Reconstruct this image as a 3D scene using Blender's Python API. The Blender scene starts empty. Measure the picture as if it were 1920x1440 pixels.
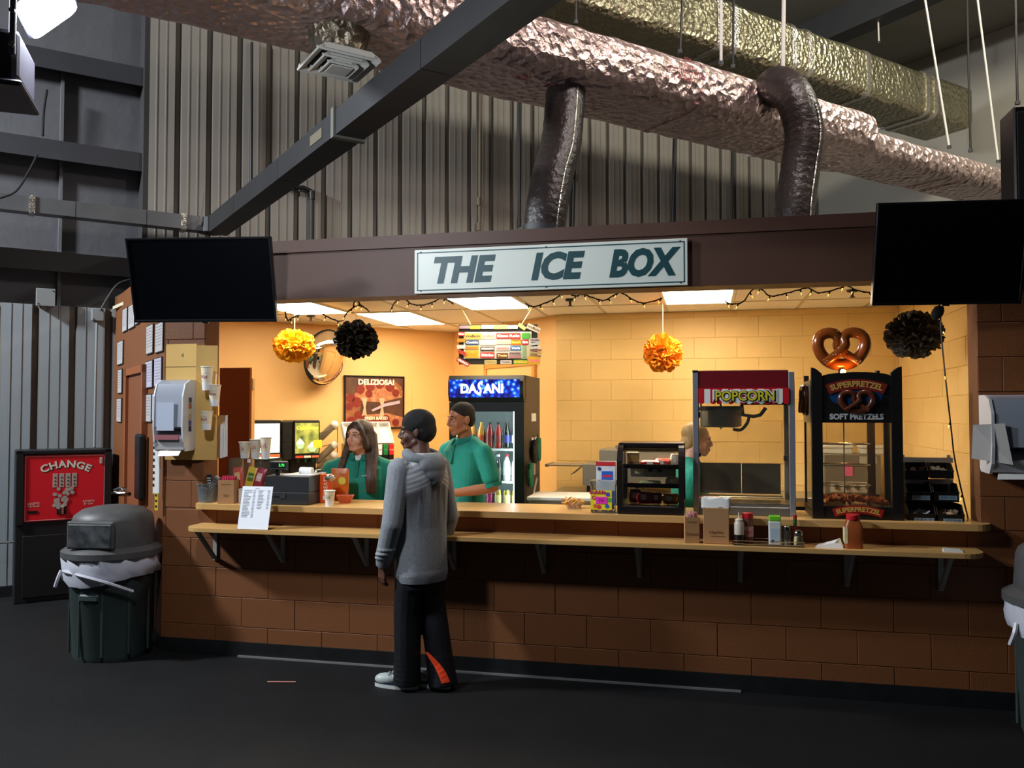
import bpy, bmesh, math, random
from mathutils import Vector, Matrix, Euler
random.seed(7)
SC = bpy.context.scene
COL = SC.collection
# ------------------------------------------------------------------ camera
YAW, PITCH, FPX = math.radians(12.8), math.radians(1.9), 1595.0
CAM = Vector((0.0, -5.455, 1.71))
cd = bpy.data.cameras.new('camera'); co = bpy.data.objects.new('camera', cd); COL.objects.link(co)
co.location = CAM; co.rotation_euler = (math.pi/2 + PITCH, 0, YAW)
cd.sensor_width = 36.0; cd.lens = 36.0*FPX/1920.0; cd.clip_end = 200
SC.camera = co
# ------------------------------------------------------------------ world, exposure, added hall fills
SC.view_settings.view_transform = 'Standard'; SC.view_settings.look = 'None'
SC.view_settings.gamma = 1.0; SC.view_settings.use_curve_mapping = False
SC.view_settings.exposure = 0.0
wd = bpy.data.worlds.new('hall_ambient'); SC.world = wd; wd.use_nodes = True
wd.node_tree.nodes['Background'].inputs[0].default_value = (0.92, 0.97, 1.05, 1)
wd.node_tree.nodes['Background'].inputs[1].default_value = 0.028
def area(name, loc, target, size, power, col):
    l = bpy.data.lights.new(name, 'AREA'); l.shape = 'DISK'; l.size = size; l.energy = power; l.color = col
    o = bpy.data.objects.new(name, l); COL.objects.link(o); o.location = loc
    o.rotation_euler = (Vector(target)-Vector(loc)).to_track_quat('-Z', 'Y').to_euler()
    return o
# unseen fill lights added above the frame for ducts, siding and left wall
area('added_hall_fill', (0.9, -0.4, 6.2), (1.0, 1.8, 3.6), 0.5, 88, (1.0, 0.84, 0.80))
area('added_hall_fill', (3.6, 2.0, 6.85), (2.4, 6.0, 3.4), 0.5, 270, (1.0, 0.96, 0.80))
area('added_hall_fill', (-3.4, 1.0, 6.85), (-2.6, 4.4, 4.4), 0.5, 14, (1.0, 0.93, 0.88))
area('added_hall_fill', (-8.4, -2.8, 5.6), (-6.2, 1.2, 0.8), 0.6, 700, (0.88, 0.94, 1.0))
# ------------------------------------------------------------------ photograph-to-place helpers (points on real planes)
_F = Vector((-math.sin(YAW)*math.cos(PITCH), math.cos(YAW)*math.cos(PITCH), math.sin(PITCH)))
_R = Vector((math.cos(YAW), math.sin(YAW), 0)); _U = _R.cross(_F)
DN = Vector((-1, 1, 0))/math.sqrt(2); DM = Vector((1, 1, 0))/math.sqrt(2)
def ray(px, py): return _F + _R*((px-960)/FPX) - _U*((py-720)/FPX)
def YP(px, py, y): r = ray(px, py); return CAM + r*((y-CAM.y)/r.y)
def XP(px, py, x): r = ray(px, py); return CAM + r*((x-CAM.x)/r.x)
def ZP(px, py, z): r = ray(px, py); return CAM + r*((z-CAM.z)/r.z)
def CP(px, py, c): r = ray(px, py); return CAM + r*((c-CAM.dot(DN))/r.dot(DN))
def SP(px, py, s): r = ray(px, py); return CAM + r*((s-CAM.dot(DM))/r.dot(DM))
def MN(s, c, z=0): v = DM*s + DN*c; v.z = z; return v          # building axes, 45 degrees to the counter
# ------------------------------------------------------------------ materials
def lin(c):
    f = lambda v: v/12.92 if v <= .04045 else ((v+.055)/1.055)**2.4
    return tuple(f(x/255.0) for x in c[:3]) + (1.0,)
MATS = {}
def mat(name, col, rough=.55, metal=0., var=0., vs=6., bump=0., bs=60., emit=0., ecol=None, stretch=None, spec=.5, sss=0, col2=None, coat=0):
    if name in MATS: return MATS[name]
    m = bpy.data.materials.new(name); m.use_nodes = True; nt = m.node_tree; N = nt.nodes; Lk = nt.links
    b = N['Principled BSDF']; c = lin(col)
    b.inputs['Base Color'].default_value = c; b.inputs['Roughness'].default_value = rough
    b.inputs['Metallic'].default_value = metal; b.inputs['Specular IOR Level'].default_value = spec
    if coat: b.inputs['Coat Weight'].default_value = coat; b.inputs['Coat Roughness'].default_value = .1
    if var or bump:
        tc = N.new('ShaderNodeTexCoord'); src = tc.outputs['Object']
        if stretch:
            mp = N.new('ShaderNodeMapping'); mp.inputs['Scale'].default_value = stretch
            Lk.new(src, mp.inputs[0]); src = mp.outputs[0]
        if var:
            n = N.new('ShaderNodeTexNoise'); n.inputs['Scale'].default_value = vs; n.inputs['Detail'].default_value = 5
            Lk.new(src, n.inputs['Vector'])
            r = N.new('ShaderNodeValToRGB'); e = r.color_ramp.elements
            e[0].position = .3; e[1].position = .7
            if col2: e[0].color = c; e[1].color = lin(col2)
            else:
                e[0].color = tuple(x*(1-var) for x in c[:3])+(1,); e[1].color = tuple(min(1, x*(1+var)) for x in c[:3])+(1,)
            Lk.new(n.outputs['Fac'], r.inputs[0]); Lk.new(r.outputs[0], b.inputs['Base Color'])
        if bump:
            n2 = N.new('ShaderNodeTexNoise'); n2.inputs['Scale'].default_value = bs; n2.inputs['Detail'].default_value = 6
            Lk.new(src, n2.inputs['Vector'])
            bp = N.new('ShaderNodeBump'); bp.inputs['Strength'].default_value = bump; bp.inputs['Distance'].default_value = .02
            Lk.new(n2.outputs['Fac'], bp.inputs['Height']); Lk.new(bp.outputs[0], b.inputs['Normal'])
    if emit:
        b.inputs['Emission Color'].default_value = lin(ecol or col); b.inputs['Emission Strength'].default_value = emit
    MATS[name] = m; return m
def glass(name, tint=(235, 240, 238), refl=.10, film=0., filmcol=(220, 215, 200)):
    if name in MATS: return MATS[name]
    m = bpy.data.materials.new(name); m.use_nodes = True; nt = m.node_tree; N = nt.nodes; Lk = nt.links
    N.remove(N['Principled BSDF']); out = N['Material Output']
    t = N.new('ShaderNodeBsdfTransparent'); t.inputs[0].default_value = lin(tint)
    g = N.new('ShaderNodeBsdfGlossy'); g.inputs['Roughness'].default_value = .03
    fr = N.new('ShaderNodeFresnel'); fr.inputs[0].default_value = 1.3 + refl
    mx = N.new('ShaderNodeMixShader'); Lk.new(fr.outputs[0], mx.inputs[0]); Lk.new(t.outputs[0], mx.inputs[1]); Lk.new(g.outputs[0], mx.inputs[2])
    last = mx
    if film:
        d = N.new('ShaderNodeBsdfDiffuse'); d.inputs[0].default_value = lin(filmcol)
        m2 = N.new('ShaderNodeMixShader'); m2.inputs[0].default_value = film
        tc = N.new('ShaderNodeTexCoord'); n = N.new('ShaderNodeTexNoise'); n.inputs['Scale'].default_value = 7; n.inputs['Detail'].default_value = 6
        Lk.new(tc.outputs['Object'], n.inputs['Vector'])
        mm = N.new('ShaderNodeMath'); mm.operation = 'MULTIPLY'; mm.inputs[1].default_value = film*2; Lk.new(n.outputs['Fac'], mm.inputs[0])
        Lk.new(mm.outputs[0], m2.inputs[0]); Lk.new(mx.outputs[0], m2.inputs[1]); Lk.new(d.outputs[0], m2.inputs[2]); last = m2
    Lk.new(last.outputs[0], out.inputs[0]); MATS[name] = m; return m
def foil(name, col, rough=.3, bs=15., bump=.62, big=6.):
    if name in MATS: return MATS[name]
    m = mat(name, col, rough, .9); nt = m.node_tree; N = nt.nodes; Lk = nt.links; b = N['Principled BSDF']
    tc = N.new('ShaderNodeTexCoord')
    v = N.new('ShaderNodeTexVoronoi'); v.inputs['Scale'].default_value = bs; v.feature = 'F1'
    n = N.new('ShaderNodeTexNoise'); n.inputs['Scale'].default_value = bs*.7; n.inputs['Detail'].default_value = 8; n.inputs['Distortion'].default_value = .3
    n2 = N.new('ShaderNodeTexNoise'); n2.inputs['Scale'].default_value = big; n2.inputs['Detail'].default_value = 3
    for q in (n, n2): Lk.new(tc.outputs['Object'], q.inputs['Vector'])
    vm = N.new('ShaderNodeVectorMath'); vm.operation = 'MULTIPLY_ADD'; vm.inputs[1].default_value = (.05, .05, .05)
    Lk.new(n.outputs['Color'], vm.inputs[0]); Lk.new(tc.outputs['Object'], vm.inputs[2]); Lk.new(vm.outputs[0], v.inputs['Vector'])
    a = N.new('ShaderNodeMath'); a.operation = 'ADD'; Lk.new(n.outputs['Fac'], a.inputs[0]); Lk.new(v.outputs['Distance'], a.inputs[1])
    a2 = N.new('ShaderNodeMath'); a2.operation = 'MULTIPLY_ADD'; a2.inputs[1].default_value = 1.2; Lk.new(n2.outputs['Fac'], a2.inputs[0]); Lk.new(a.outputs[0], a2.inputs[2])
    bp = N.new('ShaderNodeBump'); bp.inputs['Strength'].default_value = bump; bp.inputs['Distance'].default_value = .055
    Lk.new(a2.outputs[0], bp.inputs['Height']); Lk.new(bp.outputs[0], b.inputs['Normal'])
    return m
# ------------------------------------------------------------------ mesh builder
class MB:
    def __init__(s): s.bm = bmesh.new(); s.mi = 0; s.sm = False
    def _fin(s, vs, M=None):
        if M is not None: bmesh.ops.transform(s.bm, matrix=M, verts=vs)
        fs = set()
        for v in vs: fs.update(v.link_faces)
        for f in fs: f.material_index = s.mi; f.smooth = s.sm
        return s
    def m(s, i, smooth=None):
        s.mi = i
        if smooth is not None: s.sm = smooth
        return s
    def box(s, c, d, rot=None, bev=0., seg=1):
        r = bmesh.ops.create_cube(s.bm, size=1.0); vs = r['verts']
        bmesh.ops.scale(s.bm, vec=d, verts=vs)
        if bev:
            es = list({e for v in vs for e in v.link_edges})
            g = bmesh.ops.bevel(s.bm, geom=es, offset=bev, segments=seg, affect='EDGES', profile=.5, clamp_overlap=True)
            vs = list({v for f in g['faces'] for v in f.verts} | {v for v in vs if v.is_valid})
        M = Matrix.Translation(c)
        if rot is not None: M = M @ Euler(rot).to_matrix().to_4x4()
        return s._fin(vs, M)
    def b2(s, x0, x1, y0, y1, z0, z1, bev=0., seg=1):
        return s.box(((x0+x1)/2, (y0+y1)/2, (z0+z1)/2), (abs(x1-x0), abs(y1-y0), abs(z1-z0)), None, bev, seg)
    def cyl(s, p0, p1, r0, r1=None, n=16, cap=True):
        p0 = Vector(p0); p1 = Vector(p1); r1 = r0 if r1 is None else r1; d = p1-p0
        r = bmesh.ops.create_cone(s.bm, cap_ends=cap, segments=n, radius1=r0, radius2=max(r1, 1e-5), depth=d.length)
        M = Matrix.Translation((p0+p1)/2) @ d.to_track_quat('Z', 'Y').to_matrix().to_4x4()
        return s._fin(r['verts'], M)
    def sph(s, c, r, n=12, rot=None):
        if not hasattr(r, '__len__'): r = (r, r, r)
        q = bmesh.ops.create_uvsphere(s.bm, u_segments=n, v_segments=max(6, n*2//3), radius=1.0)
        M = Matrix.Translation(c)
        if rot is not None: M = M @ Euler(rot).to_matrix().to_4x4()
        M = M @ Matrix.Diagonal((r[0], r[1], r[2], 1))
        return s._fin(q['verts'], M)
    def loft(s, rings, close=True, cap=True, flip=False):
        R = [[s.bm.verts.new(p) for p in r] for r in rings]; n = len(R[0]); fs = []
        for a, b in zip(R, R[1:]):
            for i in range(n if close else n-1):
                j = (i+1) % n; q = [a[i], a[j], b[j], b[i]]
                fs.append(s.bm.faces.new(q[::-1] if flip else q))
        if cap:
            fs.append(s.bm.faces.new(R[0] if flip else R[0][::-1])); fs.append(s.bm.faces.new(R[-1][::-1] if flip else R[-1]))
        for f in fs: f.material_index = s.mi; f.smooth = s.sm
        return s
    def lathe(s, prof, n=20, c=(0, 0, 0), sy=1.0, cap=True):
        return s.loft([[(c[0]+r*math.cos(2*math.pi*i/n), c[1]+sy*r*math.sin(2*math.pi*i/n), c[2]+z) for i in range(n)] for r, z in prof], True, cap)
    def prism(s, poly, a, b, ax='y'):
        f = {'y': lambda u, v, w: (u, w, v), 'z': lambda u, v, w: (u, v, w), 'x': lambda u, v, w: (w, u, v)}[ax]
        A = [f(u, v, a) for u, v in poly]; Bq = [f(u, v, b) for u, v in poly]
        s.loft([A, Bq]); bmesh.ops.recalc_face_normals(s.bm, faces=s.bm.faces[:]); return s
    def tube(s, pts, r, n=8, cap=True, sq=False, up=None):
        pts = [Vector(p) for p in pts]; rr = r if hasattr(r, '__len__') else [r]*len(pts); rings = []; ref = None
        for i, p in enumerate(pts):
            t = (pts[min(i+1, len(pts)-1)]-pts[max(i-1, 0)]).normalized()
            if ref is None:
                ref = Vector(up) if up else (Vector((0, 0, 1)) if abs(t.z) < .9 else Vector((1, 0, 0)))
            a = t.cross(ref).normalized(); b = a.cross(t).normalized(); ref = b
            o = math.pi/4 if sq else 0
            rings.append([p + a*(rr[i]*math.cos(2*math.pi*k/n+o)) + b*(rr[i]*math.sin(2*math.pi*k/n+o)) for k in range(n)])
        return s.loft(rings, True, cap)
    def quad(s, *ps):
        f = s.bm.faces.new([s.bm.verts.new(p) for p in ps]); f.material_index = s.mi; f.smooth = s.sm; return s
    def xf(s, M): bmesh.ops.transform(s.bm, matrix=M, verts=s.bm.verts[:]); return s
    def mesh(s, name, mats):
        me = bpy.data.meshes.new(name); s.bm.to_mesh(me); s.bm.free()
        for q in (mats if isinstance(mats, (list, tuple)) else [mats]): me.materials.append(q)
        if s.sm: me.set_sharp_from_angle(angle=math.radians(42))
        return me
    def ob(s, name, mats, parent=None, loc=(0, 0, 0), rot=(0, 0, 0)):
        return link(name, s.mesh(name, mats), parent, loc, rot)
def link(name, me, parent=None, loc=(0, 0, 0), rot=(0, 0, 0)):
    o = bpy.data.objects.new(name, me); COL.objects.link(o); o.parent = parent; o.location = loc; o.rotation_euler = rot
    return o
def tag(o, label, cat, group=None):
    o['label'] = label; o['category'] = cat
    if group: o['group'] = group
    return o
def thing(name, label, cat, loc=(0, 0, 0), rz=0., group=None, rot=None):
    o = link(name, None, None, loc, rot or (0, 0, rz)); o.empty_display_size = .05
    return tag(o, label, cat, group)
def struct(o): o['kind'] = 'structure'; return o
def copy_tree(o, parent=None):
    c = o.copy(); COL.objects.link(c)
    if parent: c.parent = parent
    for ch in list(o.children): copy_tree(ch, c)
    return c
def text(parent, s, size, m, loc=(0, 0, 0), rot=(math.pi/2, 0, 0), ext=.001, bold=0., shear=0., sx=1., arc=0., name='lettering', width=None, ls=1.0, zig=None):
    cu = bpy.data.curves.new('t', 'FONT'); cu.body = s; cu.size = size; cu.extrude = ext; cu.align_x = 'CENTER'; cu.align_y = 'CENTER'
    cu.offset = bold; cu.shear = shear; cu.space_character = ls; cu.resolution_u = 3; cu.space_line = .95
    o = bpy.data.objects.new('t', cu); COL.objects.link(o)
    dg = bpy.context.evaluated_depsgraph_get(); me = bpy.data.meshes.new_from_object(o.evaluated_get(dg)); me.name = name
    bpy.data.objects.remove(o); bpy.data.curves.remove(cu)
    xs = [v.co.x for v in me.vertices]
    if width and xs: sx = width/(max(xs)-min(xs))
    for v in me.vertices:
        v.co.x *= sx
        if arc:
            a = v.co.x/arc; r = arc+v.co.y; v.co.x = r*math.sin(a); v.co.y = r*math.cos(a)-arc
    me.materials.clear(); me.materials.append(m)
    return link(name, me, parent, loc, rot)
def rrect(w, h, r, n=4, cx=0, cy=0):
    out = []
    for sx, sy, a0 in ((1, 1, 0), (-1, 1, 90), (-1, -1, 180), (1, -1, 270)):
        for k in range(n+1):
            a = math.radians(a0+90*k/n); out.append((cx+sx*(w/2-r)+r*math.cos(a), cy+sy*(h/2-r)+r*math.sin(a)))
    return out
def catmull(P, n=8, closed=False):
    P = [Vector(p) for p in P]; out = []; L = len(P)
    for i in range(L if closed else L-1):
        g = (lambda k: P[k % L]) if closed else (lambda k: P[max(0, min(L-1, k))])
        a, b, c, d = g(i-1), g(i), g(i+1), g(i+2)
        for k in range(n):
            t = k/n; out.append(.5*((2*b)+(c-a)*t+(2*a-5*b+4*c-d)*t*t+(3*b-a-3*c+d)*t**3))
    if not closed: out.append(P[-1])
    return out
PI = math.pi
# ================================================================== SETTING
CEIL, SOFB, SOFT = 2.70, 2.50, 2.912
CW = 5.40                                  # building wall, distance along the diagonal axis
BACKY, SIDEX = 3.05, 1.76
CTZ, SHZ = 1.068, 0.923                    # counter top, ledge top
m_brown = mat('brown_block_paint', (120, 71, 34), .6, var=.06, vs=5, bump=.10, bs=90)
m_brownm = mat('brown_block_mortar', (112, 68, 33), .8)
m_yel = mat('yellow_block_paint', (238, 202, 132), .45, var=.04, vs=3, bump=.15, bs=90)
m_yelm = mat('yellow_block_mortar', (228, 190, 118), .7)
m_ora = mat('orange_wall_paint', (240, 194, 126), .5, var=.03, vs=2)
m_rubber = mat('black_rubber_base', (22, 23, 24), .45, var=.3, vs=10)
m_floor = mat('dark_rubber_floor', (15, 16, 17), .7, var=.25, vs=3, bump=.35, bs=150, spec=.25)
m_brownmetal = mat('brown_painted_fascia', (78, 50, 37), .55, var=.06, vs=2)
m_siding = mat('grey_white_siding', (152, 145, 136), .5, var=.06, vs=1.2, stretch=(2, 2, .3))
m_siding2 = mat('pale_blue_grey_siding', (152, 160, 164), .45, var=.05, vs=1.5, stretch=(2, 2, .3))
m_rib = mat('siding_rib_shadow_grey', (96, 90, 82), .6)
m_insul = mat('grey_vinyl_insulation', (92, 92, 96), .65, var=.08, vs=2, bump=.3, bs=6)
m_dark = mat('dark_grey_steel', (44, 45, 47), .55, var=.1, vs=4)
m_black = mat('black_plastic', (14, 14, 15), .4)
m_blackm = mat('black_matte', (10, 10, 11), .8)
m_white = mat('white_plastic', (232, 232, 228), .4)
m_steel = mat('brushed_steel', (170, 168, 160), .32, 1.0, var=.08, vs=20, stretch=(1, 1, 12))
m_chrome = mat('chrome', (215, 215, 215), .12, 1.0)

def block_wall(name, p0, rz, regions, mm, mb, thick=.18, bw=.4064, bh=.2032, off=0.):
    g = MB()
    for x0, x1, z0, z1 in regions: g.b2(x0, x1, .005, thick, z0, z1)
    w = struct(g.ob(name, mm, None, p0, (0, 0, rz)))
    cache = {}
    for x0, x1, z0, z1 in regions:
        r = int(math.floor(z0/bh + 1e-6))
        while r*bh < z1-1e-4:
            za, zb = max(z0, r*bh), min(z1, (r+1)*bh); sh = off + (bw/2 if r % 2 else 0)
            k = math.floor((x0-sh)/bw)
            while sh+k*bw < x1-1e-4:
                xa, xb = max(x0, sh+k*bw), min(x1, sh+(k+1)*bw); k += 1
                if xb-xa < .02 or zb-za < .02: continue
                key = (round(xb-xa, 3), round(zb-za, 3))
                if key not in cache:
                    cache[key] = MB().box((0, .014, 0), (key[0]-.003, .028, key[1]-.0035), None, .0022).mesh('block', mb)
                link('block', cache[key], w, ((xa+xb)/2, random.uniform(-.0015, .0015), (za+zb)/2))
            r += 1
    return w
XL, XR = -3.823, 3.3
OPL, OPR = -3.50, 1.555
block_wall('wall_front', (0, 0, 0), 0, [(XL, XR, 0, CTZ-.042), (XL, OPL, CTZ-.042, SOFB), (OPR, XR, CTZ-.042, SOFB)], m_brownm, m_brown, off=.266)
block_wall('wall_back', (0, BACKY, 0), 0, [(-1.47, SIDEX, .8128, CEIL)], m_yelm, m_yel, off=.1)
block_wall('wall_right', (SIDEX, BACKY, 0), -PI/2, [(0, BACKY-.18, .8128, CEIL)], m_yelm, m_yel, off=.05)
def slab(name, a, b, z0, z1, t, m):       # wall from a to b (xy), thickness t to the left of travel
    a = Vector(a[:2]); b = Vector(b[:2]); d = b-a
    return struct(MB().b2(0, d.length, 0, t, z0, z1).ob(name, m, None, (a.x, a.y, 0), (0, 0, math.atan2(d.y, d.x))))
cL = MN(-2.46, CW); cC = CP(850, 622, CW); cC.z = 0; cD = Vector((-1.47, BACKY, 0))
slab('wall_left_inner', cL, cC, 0, CEIL, .1, m_ora)          # orange wall of the stand
slab('wall_rear', cC, cD, 0, CEIL, .1, m_ora)                # short wall with the orange door behind the cooler
# the stand's outer side wall with the staff door, runs back to the building wall
sA = Vector((XL, 0, 0)); sB = sA + DN*(CW - sA.dot(DN))
slab('wall_side', sB, sA+DN*.0, 0, 2.84, .17, m_brown)
# header over the opening
g = MB().b2(XL, XR, -.012, .20, SOFB, SOFT-.085).m(1).b2(XL-.006, XR, -.026, .20, SOFT-.085, SOFT)
struct(g.ob('wall_header', [m_brownmetal, m_brownmetal]))
# counter-side baseboard
struct(MB().b2(XL-.012, XR, -.014, .0, 0, .1016).ob('baseboard_front', m_rubber))
struct(MB().box((0, 0, .006), (3.4, .012, .012)).ob('trim_1', mat('pale_floor_edging', (120, 122, 120), .5), None, (-1.5, -.021, 0)))
g = MB(); d = sB-sA
g.b2(0, d.length, -.014, 0, 0, .1016)
struct(g.ob('baseboard_side', m_rubber, None, (sB.x, sB.y, 0), (0, 0, math.atan2(-d.y, -d.x))))
# roof slab of the stand
poly = [(XL, .2), (sB.x, sB.y), (cC.x, cC.y+.1), (cD.x, cD.y+.2), (SIDEX+.2, BACKY+.2), (XR, BACKY+.2), (XR, .2)]
struct(MB().prism(poly, 2.80, 2.86, 'z').ob('roof', mat('grey_deck', (70, 64, 60), .8)))
# stand ceiling: grid, tiles
m_tile = mat('cream_ceiling_tile', (248, 244, 230), .8, var=.03, vs=30, bump=.2, bs=120)
m_grid = mat('cream_grid_bar', (214, 204, 176), .5)
ceil_poly = [(-3.8, .2), (sB.x+.05, sB.y-.1), (cC.x, cC.y), (cD.x, cD.y), (SIDEX, BACKY), (SIDEX, .2)]
def inside(x, y, P):
    c = False; j = len(P)-1
    for i in range(len(P)):
        if (P[i][1] > y) != (P[j][1] > y) and x < (P[j][0]-P[i][0])*(y-P[i][1])/(P[j][1]-P[i][1])+P[i][0]: c = not c
        j = i
    return c
ceil = struct(MB().prism(ceil_poly, CEIL+.02, CEIL+.05, 'z').ob('ceiling', m_grid))
GX, GY = -.36, 2.40
LIGHTS = [(-4.02, 1.18), (-3.41, 2.40), (-2.19, 1.18), (-.36, 1.18)]
tile_front = MB().b2(.012, .598, .25, 1.208, .006, .024, .003).mesh('tile', m_tile)
tile_me = MB().b2(.012, .598, .012, 1.208, .006, .024, .003).mesh('tile', m_tile)
for i in range(-10, 5):
    for j in range(-2, 2):
        x, y = GX+i*.61, GY+j*1.22
        if any(abs(x-a) < .02 and abs(y-b) < .02 for a, b in LIGHTS): continue
        pts = [(x+a*.61, y+b*1.22) for a in (.05, .5, .95) for b in (.05, .5, .95)]
        if any((Vector((qx, qy, 0))-sB).dot(DM) < .03 for qx in (x, x+.61) for qy in (max(y, .25), y+1.22)): continue
        if any(inside(px_, py_, ceil_poly) for px_, py_ in pts): link('tile', tile_front if j == -2 else tile_me, ceil, (x, y, CEIL-.004))
g = MB()
for i in range(-10, 6):
    x = GX+i*.61; ys = [k*.05 for k in range(0, 100) if inside(x, k*.05, ceil_poly)]
    ys = ys[4:] if x < -3.6 else ys
    if ys: g.b2(x-.012, x+.012, min(ys), max(ys), CEIL-.003, CEIL+.02)
for j in range(-3, 3):
    y = GY+j*1.22; xs = [-7+k*.05 for k in range(0, 180) if inside(-7+k*.05, y, ceil_poly)]
    xs = xs[5:]
    if xs: g.b2(min(xs), max(xs), y-.012, y+.012, CEIL-.0035, CEIL+.02)
g.ob('grid_bars', m_grid, ceil)
# floor
struct(MB().b2(-14, 12, -14, 12, -.05, 0).ob('floor', m_floor))
struct(MB().prism([(XL+.05, .19), (sB.x+.1, sB.y-.05), (cC.x, cC.y), (cD.x, cD.y), (SIDEX, BACKY), (SIDEX, .19)], .0, .006, 'z').ob('floor_inner', mat('pale_bounce_floor', (206, 198, 180), .5, var=.05, vs=4)))  # unseen pale floor, added to bounce light onto the ceiling and faces
# ------------------------------------------------------------------ building walls (diagonal)
ANG = PI/4
def siding(name, s0, s1, c, z0, z1, m, pitch=.315, back=.06):
    n = int(math.ceil((s1-s0)/pitch)); p = MN(s0, c)
    w = struct(MB().b2(0, s1-s0, .012, back, z0, z1).ob(name, m_rib, None, p, (0, 0, ANG)))
    # panel profile: flat pan with two small stiffeners, trapezoid rib at the edge
    prof = [(0, 0), (.060, 0), (.064, -.004), (.076, -.004), (.080, 0), (.150, 0), (.154, -.004), (.166, -.004), (.170, 0), (.245, 0), (.262, .03), (.298, .03), (.315, 0)]
    prof = [(x*pitch/.315, y-.0) for x, y in prof]
    q = MB(); k = len(prof)
    q.loft([[(x, y, z0) for x, y in prof]+[(prof[-1][0], .034, z0), (0, .034, z0)], [(x, y, z1) for x, y in prof]+[(prof[-1][0], .034, z1), (0, .034, z1)]])
    bmesh.ops.recalc_face_normals(q.bm, faces=q.bm.faces[:])
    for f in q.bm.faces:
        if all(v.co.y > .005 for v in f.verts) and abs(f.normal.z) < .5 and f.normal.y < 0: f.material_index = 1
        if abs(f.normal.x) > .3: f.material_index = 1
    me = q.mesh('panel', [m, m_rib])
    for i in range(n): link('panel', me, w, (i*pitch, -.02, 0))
    return w
S0 = CP(278, 300, CW).dot(DM); SE = CP(1540, 350, CW).dot(DM)
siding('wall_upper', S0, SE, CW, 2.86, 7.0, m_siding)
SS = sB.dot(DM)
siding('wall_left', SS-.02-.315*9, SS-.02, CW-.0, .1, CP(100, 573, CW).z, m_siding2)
struct(MB().b2(0, 2.9, -.03, 0, 0, .1).ob('baseboard_left', m_rubber, None, MN(SS-2.92, CW-.02), (0, 0, ANG)))
# insulated wall with girts, set back
wi = struct(MB().b2(0, 12, 0, .05, 0, 7).ob('wall_insulated', m_insul, None, MN(S0-11.7, CW+.25), (0, 0, ANG)))
struct(MB().b2(0, .05, 0, .32, 2.3, 7).ob('trim_2', mat('dark_corner_trim', (52, 50, 50), .6), None, MN(S0-.05, CW-.02), (0, 0, ANG)))
m_girt = mat('dark_girt_steel', (58, 58, 62), .55, var=.1, vs=2)
for k, (pa, pb) in enumerate([((0, 246), (275, 289)), ((0, 455), (250, 492)), ((120, 96), (275, 130))]):
    z = (CP(*pa, CW+.05).z + CP(*pb, CW+.05).z)/2
    o = MB().prism([(0, 0), (.2, 0), (.2, -.02), (.02, -.02), (.02, -.19), (.0, -.19)], 0, 9, 'x')
    o = o.ob('trim_%d' % (3+k), m_girt, None, MN(S0-9.02, CW+.05, z), (0, 0, ANG)); struct(o)
struct(MB().b2(0, .03, 0, .05, 2.3, 5.2).ob('trim_6', mat('seam_strip', (104, 104, 106), .6), None, CP(112, 300, CW+.2)*1 - Vector((0, 0, CP(112, 300, CW+.2).z)), (0, 0, ANG)))
# far right hall wall with dark doorway
m_hall = mat('pale_hall_paint', (150, 146, 136), .7, var=.05, vs=1)
pR = MN(SE, CW); 
wr = struct(MB().b2(0, 12, -.1, 0, 0, 7).ob('wall_far_right', m_hall, None, pR, (0, 0, -ANG)))
a = SP(1560, 340, SE); b = SP(1636, 340, SE); ztop = SP(1600, 262, SE).z
la, lb = (a-pR).dot(Vector((1, -1, 0)).normalized()), (b-pR).dot(Vector((1, -1, 0)).normalized())
dr = struct(MB().b2(0, lb-la, -.04, -.004, 2.6, ztop).ob('door_4', mat('dark_doorway_panel', (34, 32, 31), .7), None, pR + Vector((1, -1, 0)).normalized()*la, (0, 0, -ANG)))
MB().b2(lb-la, lb-la+.09, -.07, 0, 2.6, ztop+.09).b2(-.09, lb-la+.09, -.07, 0, ztop, ztop+.09).ob('door_frame', mat('brown_frame_paint', (88, 60, 48), .6), dr)
# hall roof
struct(MB().b2(-14, 14, -14, 16, 7.0, 7.1).ob('ceiling_hall', mat('pale_roof_deck', (120, 118, 110), .7, var=.06, vs=2)))
g = MB()
for k, (sa, h) in enumerate([(SE-2.4, .35)]):
    struct(MB().b2(-.15, .15, -6, 6, 7.0-h, 7.0).ob('trim_7', m_dark, None, MN(sa, 2.0), (0, 0, ANG)))
struct(MB().box((0, 0, 0), (.06, 12, .12)).ob('trim_8', m_hall, None, MN(SE-.05, 0, 6.75), (0, 0, ANG)))
# ------------------------------------------------------------------ doors
m_door = mat('brown_door_paint', (128, 74, 42), .5, var=.05, vs=2)
m_dframe = mat('dark_brown_door_frame', (150, 84, 44), .45)
ss = sA.dot(DM)
dv = (sA-sB).normalized(); rzs = math.atan2(dv.y, dv.x)
def onside(px, py): p = SP(px, py, ss); return (p-sB).dot(dv), p.z
xa, _ = onside(243, 800); xb, _ = onside(300, 800); _, zt = onside(250, 672)
dr = struct(MB().b2(0, .82, -.02, .0, .02, 2.03).ob('door_1', m_door, None, sB+dv*(xa+.05), (0, 0, rzs)))
MB().b2(-.06, 0, -.045, 0, 0, 2.09).b2(.82, .88, -.045, 0, 0, 2.09).b2(-.06, .88, -.045, 0, 2.03, 2.09).ob('door_frame', m_dframe, dr)
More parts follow.
